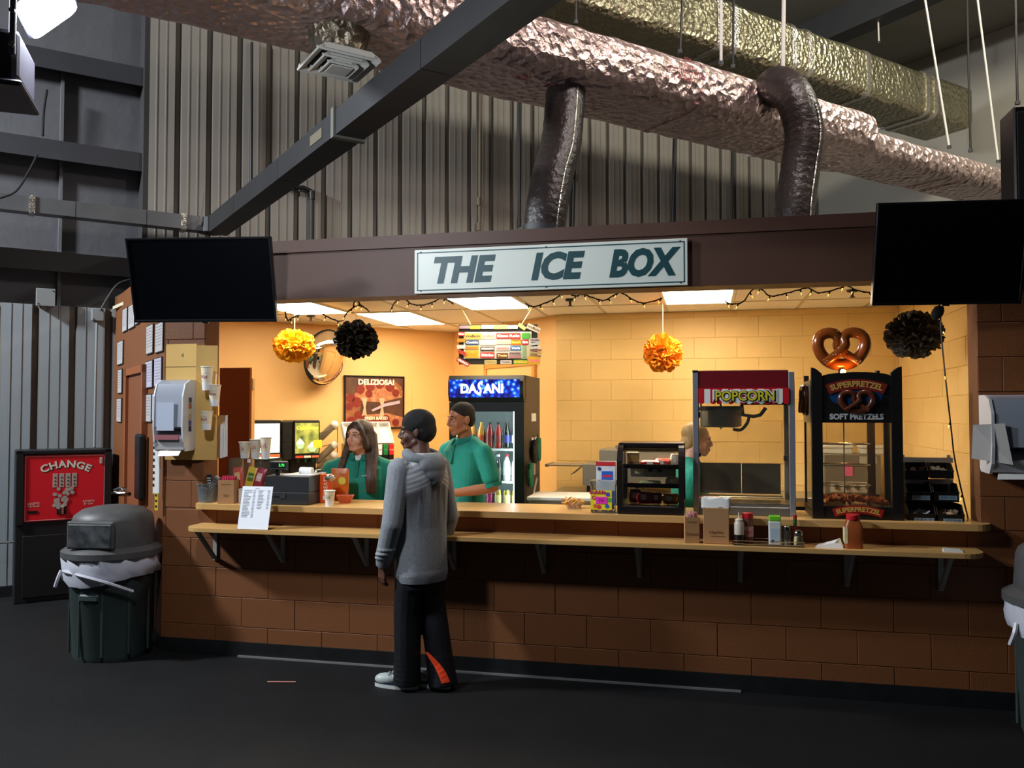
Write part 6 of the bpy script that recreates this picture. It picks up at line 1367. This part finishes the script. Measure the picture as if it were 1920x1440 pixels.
def torso(g, rings, n=28, pw=2.3):
    out = []
    for z, rx, ry, yo, *xo in rings:
        R = []
        for i in range(n):
            t = 2*PI*i/n; c, s = math.cos(t), math.sin(t)
            R.append(((xo[0] if xo else 0)+rx*math.copysign(abs(c)**(2/pw), c), yo+ry*math.copysign(abs(s)**(2/pw), s), z))
        out.append(R)
    g.loft(out); return g
def hand(g, wrist, d, pn, lat, s=1.0, curl=.5):
    """palm from the wrist along d, pn = palm side, lat = thumb side"""
    w = Vector(wrist); d = Vector(d).normalized(); lat = Vector(lat); lat = (lat-d*lat.dot(d)).normalized(); pn = d.cross(lat) if d.cross(lat).dot(Vector(pn)) > 0 else lat.cross(d)
    for k, (lo, L) in enumerate(((.027, .068), (.009, .076), (-.009, .070), (-.026, .054))):
        b = w+d*.082*s+lat*lo*s; cap(g, w+lat*lo*.6*s, b, .014*s, .0115*s, 10)
        a = curl*.5; p = b
        for j, f in enumerate((.45, .32, .23)):
            q = p+(d*math.cos(a)+pn*math.sin(a))*L*f*s; cap(g, p, q, (.0095-.001*j)*s, (.0088-.001*j)*s, 8); p = q; a += curl*.9
    b = w+d*.022*s+lat*.024*s; q = b+(d*.62+lat*.62+pn*.35).normalized()*.045*s; cap(g, b, q, .0135*s, .0105*s, 10)
    q2 = q+(d*.85+lat*.2+pn*.4).normalized()*.032*s; cap(g, q, q2, .0098*s, .0085*s, 10)
def head_shape(M, g, fem=False, wide=1.0):
    """head around the origin, looking along -y; M places it on the neck"""
    h = MB(); f = wide
    h.sph((0, .012, .032), (.076*f, .095, .086), 24); h.sph((0, -.022, -.035), (.060*f, .066, .078), 20)
    h.sph((0, -.066, -.092), (.024, .022, .018), 12); cap(h, (-.05*f, .0, -.065), (-.012, -.06, -.096), .020); cap(h, (.05*f, .0, -.065), (.012, -.06, -.096), .020)
    for s in (-1, 1):
        h.sph((s*.036*f, -.054, -.036), (.026, .026, .028), 12); cap(h, (s*.012, -.084, .026), (s*.046*f, -.068, .026), .011, .010, 10)
        h.sph((s*.011, -.096, -.034), .0095, 10); h.sph((s*.077*f, .016, -.004), (.009, .020, .032), 12, (0, 0, -s*.35)); h.sph((s*.031, -.070, .001), (.015, .010, .010), 10)
    nf = .8 if fem else 1.0; cap(h, (0, -.086, .016), (0, -.104+.006*(fem), -.022), .009*nf, .0125*nf, 10); h.sph((0, -.106+.007*(fem), -.026), .012*nf, 10)
    h.sph((0, -.084, -.064), (.026, .014, .020), 12)
    h.sph((0, -.091, -.058), (.020, .008, .0058), 12); h.sph((0, -.089, -.070), (.017, .009, .0068), 12)
    h.bm.transform(M); h.bm.to_mesh(head_shape.tmp); h.bm.free(); g.bm.from_mesh(head_shape.tmp)
head_shape.tmp = bpy.data.meshes.new('head_tmp')
def face_parts(root, M, iris, lipm, browm, fem=False):
    eye_w = mat('eye_white', (226, 220, 212), .25); im = mat('iris_%d' % iris[0], iris, .2); lash = mat('dark_lash', (26, 18, 16), .6)
    def put(g, name, m): g.bm.transform(M); return g.ob(name, m, root)
    for s in (-1, 1):
        e = put(MB().m(0, True).sph((s*.031, -.0775, .002), (.0125, .0085, .0075), 14), 'eye', eye_w)
        put(MB().m(0, True).sph((s*.031, -.0832, .002), (.0058, .0036, .0058), 10), 'iris', im).parent = e
        put(MB().m(0, True).tube(catmull([(s*.019, -.0835, .005), (s*.031, -.087, .0105), (s*.044, -.080, .005)], 5), .0018, 6), 'lash', lash).parent = e
        put(MB().m(0, True).tube(catmull([(s*.014, -.0915, .0265), (s*.032, -.0865, .033), (s*.048, -.0725, .026)], 5), [.0030]*10+[.0014], 6), 'eyebrow', browm)
    put(MB().m(0, True).sph((0, -.0935, -.0585), (.019, .007, .0044), 12).sph((0, -.0925, -.0685), (.016, .0078, .0054), 12), 'lips', lipm)
def xform(p, yaw=0., pitch=0., roll=0.): return Matrix.Translation(p) @ Matrix.Rotation(yaw, 4, 'Z') @ Matrix.Rotation(pitch, 4, 'X') @ Matrix.Rotation(roll, 4, 'Y')
def hairmat(name, c, c2): return mat(name, c, .42, var=.4, vs=14, col2=c2, bump=.3, bs=70, stretch=(3.2, 3.2, .25))
def body(root, M, neck, skin, arms, H, torso_rings, legs, wide=1.0, fingers=.5, hs=1.0):
    g = MB(); head_shape(M, g, fem=wide > 1, wide=wide)
    cap(g, M @ Vector((0, .022, -.055)), neck, .056*wide, .060); torso(g, torso_rings)
    for sh, el, wr, d, pn, lat in arms:
        limb(g, [Vector(sh)+Vector((-.02 if sh[0] > 0 else .02, 0, -.045)), Vector(sh).lerp(Vector(el), .5), el], [.046, .045, .038]); limb(g, [el, Vector(el).lerp(Vector(wr), .35), wr], [.038, .040, .026]); hand(g, wr, d, pn, lat, hs, fingers)
    for L in legs: limb(g, L, [.075, .05, .038])
    return fuse(g, 'body', skin, root, .0055, 3)
# ---------------------------------------------------------------- customer in the grey hoodie (seen from behind)
base = ZP(785, 1288, 0)
cu = thing('person', 'person in grey hoodie and dark track pants standing at the counter', 'person', (base.x, base.y, 0), math.radians(242))
sk1 = mat('deep_brown_skin', (88, 55, 40), .55, var=.06, vs=9)
Mh = xform((0.0, -.035, 1.588), math.radians(38), math.radians(3)); 
Lsh, Rsh = Vector((.168, .0, 1.36)), Vector((-.168, .0, 1.36))
Lel, Lwr = Vector((.225, .0, 1.03)), Vector((.215, -.095, .775)); Rel, Rwr = Vector((-.215, .045, 1.04)), Vector((-.195, -.03, .775))
arms = [(Lsh, Lel, Lwr, (-.06, -.12, -1), (-1, .1, 0), (-.1, -1, 0)), (Rsh, Rel, Rwr, (.05, -.1, -1), (1, .1, 0), (.1, -1, 0))]
tr = [(.84, .145, .105, .01), (1.0, .135, .10, .0), (1.2, .155, .11, .0), (1.33, .165, .105, .01), (1.40, .11, .08, .02), (1.43, .06, .06, .02)]
legs = [[(.075, .0, .86), (.078, -.03, .48), (.08, -.02, .10)], [(-.075, .0, .86), (-.078, .03, .48), (-.07, .12, .10)]]
body(cu, Mh, (0, .02, 1.40), sk1, arms, 1.71, tr, legs)
face_parts(cu, Mh, (30, 18, 14), mat('brown_lips', (104, 60, 50), .35), mat('black_brow', (12, 10, 10), .7))
m_afro = mat('black_coily_hair', (12, 10, 10), .75, bump=.9, bs=190)
g = MB(); g.sph((0, .022, .052), (.090, .108, .092), 26); g.sph((0, .046, .008), (.084, .088, .088), 24); 
for s in (-1, 1): g.sph((s*.052, .01, .055), (.040, .075, .062), 14)
g.bm.transform(Mh); fuse(g, 'hair', m_afro, cu, .006, 2)
m_hood = mat('grey_heather_fleece', (132, 137, 142), .85, var=.12, vs=60, bump=.25, bs=220)
nt = m_hood.node_tree; N_ = nt.nodes; b_ = N_['Principled BSDF']; old = b_.inputs['Base Color'].links[0].from_socket
tc = N_.new('ShaderNodeTexCoord'); sp = N_.new('ShaderNodeSeparateXYZ'); nt.links.new(tc.outputs['Object'], sp.inputs[0])
ab = N_.new('ShaderNodeMath'); ab.operation = 'ABSOLUTE'; nt.links.new(sp.outputs['X'], ab.inputs[0])
sl = N_.new('ShaderNodeMath'); sl.operation = 'MULTIPLY_ADD'; sl.inputs[1].default_value = .42; nt.links.new(ab.outputs[0], sl.inputs[0]); nt.links.new(sp.outputs['Z'], sl.inputs[2])
sn = N_.new('ShaderNodeMath'); sn.operation = 'SINE'; mu = N_.new('ShaderNodeMath'); mu.operation = 'MULTIPLY'; mu.inputs[1].default_value = 2*PI/.030; nt.links.new(sl.outputs[0], mu.inputs[0]); nt.links.new(mu.outputs[0], sn.inputs[0])
gt = N_.new('ShaderNodeMath'); gt.operation = 'GREATER_THAN'; gt.inputs[1].default_value = .1; nt.links.new(sn.outputs[0], gt.inputs[0])
def band(lo, hi):
    r = N_.new('ShaderNodeMapRange'); r.interpolation_type = 'SMOOTHSTEP'; r.inputs[1].default_value = lo; r.inputs[2].default_value = hi; nt.links.new(sl.outputs[0], r.inputs[0]); return r.outputs[0]
def mul(a, b):
    q = N_.new('ShaderNodeMath'); q.operation = 'MULTIPLY'; nt.links.new(a, q.inputs[0])
    if hasattr(b, 'links'): nt.links.new(b, q.inputs[1])
    else: q.inputs[1].default_value = b
    return q.outputs[0]
def one_minus(a): q = N_.new('ShaderNodeMath'); q.operation = 'SUBTRACT'; q.inputs[0].default_value = 1; nt.links.new(a, q.inputs[1]); return q.outputs[0]
inb = N_.new('ShaderNodeMath'); inb.operation = 'LESS_THAN'; inb.inputs[1].default_value = .175; nt.links.new(ab.outputs[0], inb.inputs[0])
zone = mul(band(1.285, 1.30), inb.outputs[0]); stripes = mul(zone, gt.outputs[0])
mx1 = N_.new('ShaderNodeMix'); mx1.data_type = 'RGBA'; nt.links.new(stripes, mx1.inputs[0]); nt.links.new(old, mx1.inputs[6]); mx1.inputs[7].default_value = lin((168, 170, 172))
# printed dark streaks down the back
nz = N_.new('ShaderNodeTexNoise'); nz.inputs['Scale'].default_value = 7; mp = N_.new('ShaderNodeMapping'); mp.inputs['Scale'].default_value = (3.2, 1, .35); nt.links.new(tc.outputs['Object'], mp.inputs[0]); nt.links.new(mp.outputs[0], nz.inputs['Vector'])
st = N_.new('ShaderNodeMapRange'); st.inputs[1].default_value = .42; st.inputs[2].default_value = .56; nt.links.new(nz.outputs['Fac'], st.inputs[0])
z2 = mul(mul(band(.95, 1.25), one_minus(band(1.27, 1.31))), inb.outputs[0]); yb = N_.new('ShaderNodeMath'); yb.operation = 'GREATER_THAN'; yb.inputs[1].default_value = .02; nt.links.new(sp.outputs['Y'], yb.inputs[0])
dk = mul(mul(mul(z2, st.outputs[0]), yb.outputs[0]), .8)
mx2 = N_.new('ShaderNodeMix'); mx2.data_type = 'RGBA'; nt.links.new(dk, mx2.inputs[0]); nt.links.new(mx1.outputs[2], mx2.inputs[6]); mx2.inputs[7].default_value = lin((44, 38, 37)); nt.links.new(mx2.outputs[2], b_.inputs['Base Color'])
g = MB(); torso(g, [(.70, .175, .140, .02), (.78, .172, .138, .02), (1.0, .170, .134, .015), (1.18, .180, .138, .015), (1.30, .186, .134, .02), (1.37, .168, .112, .025), (1.42, .12, .09, .03), (1.455, .075, .075, .03)])
for sh, el, wr in ((Lsh, Lel, Lwr), (Rsh, Rel, Rwr)):
    mid = sh.lerp(el, .5); w2 = el.lerp(wr, .93)
    limb(g, [sh, mid, el], [.074, .070, .064]); limb(g, [el, el.lerp(wr, .45), el.lerp(wr, .78), w2], [.064, .060, .056, .044])
    for k in range(4): q = el.lerp(wr, .62+.1*k); g.sph(q+Vector((random.uniform(-.012, .012), random.uniform(-.01, .01), 0)), (.064-.004*k, .064-.004*k, .016), 14)
ho = fuse(g, 'hoodie', m_hood, cu, .0065, 4)
# hood lying on the back
g = MB()
for t in range(-24, 25):
    a = t/24*2.2; g.sph((.108*math.sin(a), .03+.085*math.cos(a), 1.445-.035*math.cos(a)-.012*abs(t)/24), (.036, .036, .034), 12)
g.sph((0, .118, 1.385), (.105, .052, .075), 20, (.5, 0, 0)); g.sph((0, .142, 1.335), (.078, .036, .062), 18, (.25, 0, 0)); g.sph((0, .152, 1.30), (.045, .028, .05), 16)
m_hd2 = mat('plain_grey_fleece', (116, 121, 126), .85, var=.12, vs=60, bump=.25, bs=220)
fuse(g, 'hood', m_hd2, ho, .0065, 10)
m_rib = mat('ribbed_grey_knit', (122, 127, 132), .9, bump=.4, bs=160, stretch=(3, 3, .2))
g = MB().m(0, True); torso(g, [(.664, .150, .122, .02), (.666, .165, .134, .02), (.70, .173, .140, .02), (.735, .175, .141, .02), (.745, .170, .137, .02)]); g.ob('hem_band', m_rib, ho)
for el, wr in ((Lel, Lwr), (Rel, Rwr)): MB().m(0, True).cyl(el.lerp(wr, .85), el.lerp(wr, 1.02), .050, .042, n=18).ob('cuff', m_rib, ho)
# trousers
m_pan = mat('black_navy_track_fabric', (13, 14, 20), .5, var=.2, vs=8, bump=.2, bs=14)
g = MB(); torso(g, [(.62, .15, .12, .02), (.72, .165, .125, .02), (.90, .16, .12, .02)])
limb(g, [(.075, .005, .80), (.078, -.02, .48), (.08, -.015, .17)], [.096, .086, .082]); g.cyl((.08, -.015, .20), (.08, -.02, .035), .081, .086, 24)
limb(g, [(-.075, .01, .80), (-.078, .04, .48), (-.072, .115, .17)], [.096, .086, .084]); g.cyl((-.072, .108, .20), (-.072, .145, .02), .083, .092, 24)
for k in range(5): g.sph((.08, -.02, .075+.03*k), (.088-.001*k, .088-.001*k, .009), 16); g.sph((-.072, .135-.008*k, .07+.03*k), (.092, .094, .010), 16)
pa_ = fuse(g, 'trousers', m_pan, cu, .0075, 4)
# shoes
m_shoe = mat('pale_grey_leather', (176, 186, 184), .45, var=.08, vs=20); m_sole = mat('white_sole', (206, 210, 206), .5); m_navy = mat('navy_trim', (24, 36, 56), .5)
def shoe(x, y, rz, lift=0.):
    o = link('shoe', None, cu, (x, y, lift), (0, 0, rz)); 
    g = MB(); g.sph((0, -.10, .045), (.045, .075, .038), 16); g.sph((0, .03, .06), (.040, .085, .05), 16); g.sph((0, .06, .085), (.038, .050, .045), 14)
    me = fuse(g, 'shoe', m_shoe, cu, .005, 3, (x, y, lift), (0, 0, rz)); bpy.data.objects.remove(o)
    P = [(.044*math.cos(t)*(1 if abs(t) > 0 else 1), -.03+.145*math.sin(t)) for t in [2*PI*k/24 for k in range(24)]]
    MB().prism(P, .0, .024, 'z').ob('sole', m_sole, me); MB().prism([(u*1.02, v*1.01) for u, v in P], .024, .034, 'z').ob('trim', m_navy, me)
    for k in range(4): MB().m(0, True).tube([(-.025, -.075+.026*k, .082+.008*k), (.0, -.078+.026*k, .09+.008*k), (.025, -.075+.026*k, .082+.008*k)], .004, 6).ob('lace', m_sole, me)
shoe(.08, -.075, .45); shoe(-.068, .07, .35)
# orange flash sewn on the rear trouser leg, laid on the fabric
bpy.context.view_layer.update()
from mathutils.bvhtree import BVHTree
Mw = cu.matrix_world; inv = Mw.inverted(); bvh = BVHTree.FromPolygons([v.co for v in pa_.data.vertices], [p.vertices[:] for p in pa_.data.polygons])
def hit(px, py):
    o_ = inv @ CAM; d_ = (inv.to_3x3() @ ray(px, py)).normalized(); r_ = bvh.ray_cast(o_, d_); return (r_[0]+r_[1]*.004) if r_[0] else None
L_, R_ = [], []
for k in range(9):
    t = k/8; cxp = 800+38*t+6*math.sin(t*PI); cyp = 1224+66*t; w_ = 1.5+6*math.sin(min(1, t*1.3)*PI/2)
    a, b = hit(cxp-w_, cyp), hit(cxp+w_, cyp-3)
    if a and b: L_.append(a); R_.append(b)
if len(L_) > 2:
    g = MB(); n = inv.to_3x3() @ (CAM-Mw @ L_[0]).normalized()
    g.loft([[a, b, b+n*.002, a+n*.002] for a, b in zip(L_, R_)]); bmesh.ops.recalc_face_normals(g.bm, faces=g.bm.faces[:]); g.ob('orange_flash', mat('hi_vis_orange', (255, 78, 36), .5), pa_)
# ---------------------------------------------------------------- staff polo shirts
m_teal = mat('teal_polo_knit', (20, 140, 120), .8, var=.06, vs=30, bump=.2, bs=240)
m_teal2 = mat('teal_polo_rib', (16, 122, 106), .85)
def staff_root(px, w, rz, label):
    p = CAM+ray(px, 900)*w; return thing('person', label, 'person', (p.x, p.y, 0), rz)
m_jean = mat('dark_trousers', (26, 28, 34), .7)
def low_body(root, pel=.92, sp=.09, r=.095):
    g = MB(); torso(g, [(pel-.14, .155, .12, 0), (pel, .17, .125, 0), (pel+.08, .16, .12, 0)])
    for s in (-1, 1): limb(g, [(s*sp, 0, pel-.08), (s*(sp+.01), -.01, .5), (s*(sp+.01), .0, .10)], [.098, .078, .062])
    fuse(g, 'trousers', m_jean, root, .009, 3)
    for s in (-1, 1):
        g = MB(); g.sph((0, -.07, .04), (.042, .09, .038), 14); g.sph((0, .03, .05), (.038, .06, .05), 14); sh = fuse(g, 'shoe', m_black, root, .006, 2, (s*(sp+.01), -.01, .004)); MB().prism([(.042*math.cos(t), -.035+.125*math.sin(t)) for t in [2*PI*k/20 for k in range(20)]], -.002, .018, 'z').ob('sole', m_blackm, sh)
def collar(parent, c, r, open_z, m):
    for s in (-1, 1):
        P = []
        rings = []
        for k in range(9):
            t = -PI/2+s*(.28+(PI-.28)*k/8); u, v = math.cos(t), math.sin(t); drop = .04 if k < 2 else .022
            p = Vector(c)+Vector((u*r*1.02, v*r*.98, .03*(k/8)-.012)); q = Vector(c)+Vector((u*(r+.028), v*(r+.026), .03*(k/8)-.012-drop))
            rings.append([p, q, q+Vector((0, 0, .006)), p+Vector((0, 0, .005))])
        g = MB().m(0, True); g.loft(rings); bmesh.ops.recalc_face_normals(g.bm, faces=g.bm.faces[:]); g.ob('collar', m, parent)
# ---------------------------------------------------------------- young man in teal polo
mn = staff_root(872, 6.32, math.radians(-34), 'person in teal polo shirt with cropped hair, forearm on the counter')
sk2 = mat('tan_skin', (188, 124, 88), .42, var=.05, vs=9)
Mh = xform((0, -.045, 1.655), math.radians(-12), math.radians(4))
Lsh, Lel, Lwr = Vector((.205, .0, 1.445)), Vector((.275, .035, 1.165)), Vector((.09, -.235, 1.125))
Rsh, Rel, Rwr = Vector((-.205, .0, 1.445)), Vector((-.265, -.04, 1.17)), Vector((-.11, -.26, 1.125))
arms = [(Lsh, Lel, Lwr, (-.6, -.7, -.02), (-.1, .1, -1), (.5, -.6, .2)), (Rsh, Rel, Rwr, (.5, -.7, 0), (.1, .1, -1), (-.5, -.6, .2))]
tr = [(.92, .14, .10, .0), (1.1, .135, .10, 0), (1.3, .165, .11, 0), (1.42, .16, .095, .0), (1.49, .09, .07, .01)]
legs = [[(s*.09, 0, .9), (s*.1, 0, .5), (s*.1, 0, .12)] for s in (1, -1)]
body(mn, Mh, (0, .01, 1.48), sk2, arms, 1.77, tr, legs, hs=1.0)
m_crop = mat('dark_cropped_hair', (36, 27, 22), .8, bump=.4, bs=260)
face_parts(mn, Mh, (40, 26, 18), mat('tan_lips', (172, 96, 80), .35), m_crop)
g = MB(); g.sph((0, .022, .048), (.0815, .0975, .084), 26); g.sph((0, .055, .0), (.075, .062, .07), 18); g.bm.transform(Mh); fuse(g, 'hair', m_crop, mn, .005, 2)
g = MB(); torso(g, [(.90, .168, .128, .0), (1.0, .165, .125, .0), (1.15, .168, .125, .0), (1.30, .190, .132, .0), (1.42, .195, .122, .0), (1.48, .15, .098, .01), (1.515, .085, .078, .012)])
for sh, el in ((Lsh, Lel), (Rsh, Rel)): limb(g, [(0, .012, 1.495), sh*.55+Vector((0, .005, 1.47*.45)), sh+Vector((0, 0, -.025))], [.060, .062, .062]); limb(g, [sh+Vector((0, 0, -.03)), sh.lerp(el, .45), sh.lerp(el, .74)], [.068, .067, .067])
po_ = fuse(g, 'polo_shirt', m_teal, mn, .0065, 4)
for sh, el in ((Lsh, Lel), (Rsh, Rel)): MB().m(0, True).cyl(sh.lerp(el, .88), sh.lerp(el, 1.0-.02), .0705, .068, n=20, cap=False).ob('sleeve_band', m_teal2, po_)
collar(po_, (0, -.002, 1.522), .082, 1.45, m_teal2)
MB().b2(-.016, .016, -.006, .0, -.14, 0, .002).ob('placket', m_teal2, po_, (0, -.104, 1.475), (-.28, 0, 0))
for k in range(2): MB().m(0, True).cyl((0, -.115-.012*k, 1.43-.05*k), (0, -.119-.012*k, 1.43-.05*k), .005, n=10).ob('button', m_teal, po_)
low_body(mn, .95)
# ---------------------------------------------------------------- young woman with long brown hair
wm = staff_root(676, 6.55, math.radians(10), 'person in teal polo with long straight brown hair behind the register')
sk3 = mat('fair_skin', (222, 168, 140), .42, var=.05, vs=9)
Mh = xform((0, -.06, 1.525), math.radians(-27), math.radians(-3), math.radians(4))
Lsh, Lel, Lwr = Vector((.215, .0, 1.30)), Vector((.30, .03, 1.03)), Vector((.235, -.16, .985)); Rsh, Rel, Rwr = Vector((-.215, .0, 1.30)), Vector((-.30, -.02, 1.04)), Vector((-.20, -.20, .99))
arms = [(Lsh, Lel, Lwr, (-.1, -.9, -.1), (-.3, 0, -1), (-1, -.3, 0)), (Rsh, Rel, Rwr, (.3, -.8, 0), (0, 0, -1), (1, -.3, 0))]
tr = [(.88, .17, .12, .0), (1.1, .16, .115, 0), (1.22, .17, .12, 0), (1.30, .16, .10, .0), (1.36, .08, .07, .01)]
legs = [[(s*.09, 0, .85), (s*.1, 0, .48), (s*.1, 0, .12)] for s in (1, -1)]
body(wm, Mh, (0, .0, 1.36), sk3, arms, 1.64, tr, legs, wide=1.04, hs=.92)
m_brn = hairmat('long_brown_hair', (38, 24, 16), (92, 64, 44))
face_parts(wm, Mh, (60, 50, 40), mat('rose_lips', (190, 96, 96), .3), mat('brown_brow', (60, 42, 32), .7))
g = MB(); g.sph((0, .024, .045), (.090, .104, .090), 26); g.sph((0, .055, -.03), (.085, .065, .10), 20)
for s in (-1, 1):
    pts = [(s*.012, -.058, .108), (s*.060, -.058, .062), (s*.080, -.040, .005), (s*.086, -.012, -.07)]
    limb(g, pts, [.012, .014, .018, .026]); g.sph((s*.074, .02, -.02), (.018, .045, .07), 14)
g.bm.transform(Mh)
def lock(pts, rx, ry):
    P = catmull(pts, 6); L = len(P)
    rings = []
    for i, p in enumerate(P):
        t = i/(L-1); k = (1-.35*t); rings.append([(p.x+rx*k*math.cos(a), p.y+ry*k*math.sin(a), p.z) for a in [2*PI*q/14 for q in range(14)]])
    g.loft(rings[::-1])
lock([(.055, .01, 1.56), (.085, -.02, 1.46), (.105, -.085, 1.34), (.115, -.155, 1.22), (.120, -.165, 1.10)], .062, .035); lock([(.03, .04, 1.55), (.05, .06, 1.40), (.06, .10, 1.25), (.06, .11, 1.15)], .09, .04)
lock([(-.075, .0, 1.54), (-.095, -.03, 1.44), (-.115, -.10, 1.33), (-.135, -.15, 1.25), (-.15, -.16, 1.20)], .036, .028); lock([(-.04, .05, 1.55), (-.05, .07, 1.40), (-.05, .11, 1.2)], .08, .04)
fuse(g, 'long_hair', m_brn, wm, .006, 14)
g = MB(); torso(g, [(.86, .205, .155, .0), (.98, .205, .155, -.005), (1.10, .205, .155, -.01), (1.20, .215, .155, -.01), (1.28, .21, .130, .0), (1.345, .15, .10, .005), (1.385, .085, .078, .005)])
for sh, el, wr in ((Lsh, Lel, Lwr), (Rsh, Rel, Rwr)): limb(g, [(0, .008, 1.36), sh*.55+Vector((0, .005, 1.33*.45)), sh+Vector((0, 0, -.03))], [.062, .066, .070]); limb(g, [sh+Vector((0, 0, -.035)), sh.lerp(el, .5), el, el.lerp(wr, .55)], [.080, .084, .078, .066])
po_ = fuse(g, 'polo_shirt', m_teal, wm, .0065, 4)
collar(po_, (0, -.004, 1.392), .082, 1.33, m_teal2); text(po_, 'Ice Box', .018, m_white, (.075, -.168, 1.235), (PI/2-.05, 0, .15), .001)
MB().b2(-.014, .014, -.006, 0, -.13, 0, .002).ob('placket', m_teal2, po_, (0, -.115, 1.345), (-.32, 0, 0))
MB().m(0, True).loft([[(-.035, -.072, 1.385), (.035, -.072, 1.385), (.03, -.06, 1.385), (-.03, -.06, 1.385)], [(-.012, -.105, 1.345), (.012, -.105, 1.345), (.012, -.09, 1.345), (-.012, -.09, 1.345)]]).ob('undershirt', m_white, po_)
for el, wr in ((Lel, Lwr), (Rel, Rwr)): MB().m(0, True).cyl(el.lerp(wr, .52), el.lerp(wr, .86), .058, .040, n=18).ob('white_cuff', mat('white_sleeve_knit', (214, 218, 224), .8), po_)
low_body(wm, .90)
# ---------------------------------------------------------------- blonde woman behind the popcorn machine
w2_ = staff_root(1293, 6.28, math.radians(100), 'person with tied-back blonde hair in teal shirt behind the popcorn machine')
Mh = xform((0, -.06, 1.505), math.radians(-4), math.radians(6))
Lsh, Lel, Lwr = Vector((.19, .0, 1.28)), Vector((.235, .0, 1.02)), Vector((.16, -.19, .99)); Rsh, Rel, Rwr = Vector((-.19, .0, 1.28)), Vector((-.23, .06, 1.03)), Vector((-.22, -.09, 1.105))
arms = [(Lsh, Lel, Lwr, (-.2, -.9, 0), (0, 0, -1), (-1, -.2, 0)), (Rsh, Rel, Rwr, (-.3, -.8, 0), (0, 0, -1), (.9, -.3, 0))]
tr = [(.88, .15, .11, .0), (1.1, .145, .11, 0), (1.22, .155, .11, 0), (1.29, .15, .10, .0), (1.34, .08, .07, .01)]
sk4 = mat('light_pink_skin', (216, 160, 132), .42, var=.05, vs=9)
body(w2_, Mh, (0, .0, 1.34), sk4, arms, 1.62, tr, legs, hs=.92)
m_bln = hairmat('blonde_hair', (176, 140, 84), (206, 176, 120))
face_parts(w2_, Mh, (70, 90, 110), mat('pink_lips', (190, 110, 104), .3), mat('fair_brow', (150, 116, 76), .7))
g = MB(); g.sph((0, .026, .046), (.086, .100, .086), 26); g.sph((0, .060, -.01), (.074, .060, .075), 18); g.sph((0, .105, -.045), (.035, .035, .035), 14); limb(g, [(0, .105, -.05), (0, .125, -.12), (.0, .115, -.19)], [.030, .026, .012]); g.bm.transform(Mh); fuse(g, 'tied_hair', m_bln, w2_, .006, 3)
g = MB(); torso(g, [(.86, .185, .14, .0), (1.0, .18, .135, 0), (1.12, .18, .135, 0), (1.22, .19, .135, 0), (1.28, .18, .115, .0), (1.33, .12, .09, .005), (1.365, .08, .075, .005)])
for sh, el in ((Lsh, Lel), (Rsh, Rel)): limb(g, [(0, .008, 1.34), sh*.55+Vector((0, .005, 1.31*.45)), sh+Vector((0, 0, -.03))], [.06, .064, .066]); limb(g, [sh+Vector((0, 0, -.03)), sh.lerp(el, .5), sh.lerp(el, .85)], [.074, .076, .074])
po_ = fuse(g, 'polo_shirt', m_teal, w2_, .0065, 4); collar(po_, (0, -.002, 1.366), .070, 1.31, m_teal2); low_body(w2_, .90)
# ================================================================== SMALL LITTER
q = ZP(528, 1280, 0)
o = thing('dropped_straw', 'pale pink drinking straw lying on the dark floor', 'straw', (q.x, q.y, .005), math.radians(12)); MB().m(0, True).cyl((-.09, 0, 0), (.09, 0, 0), .004, n=8).ob('straw', mat('pale_pink_straw', (200, 130, 120), .5), o)
rn = random.Random(21)
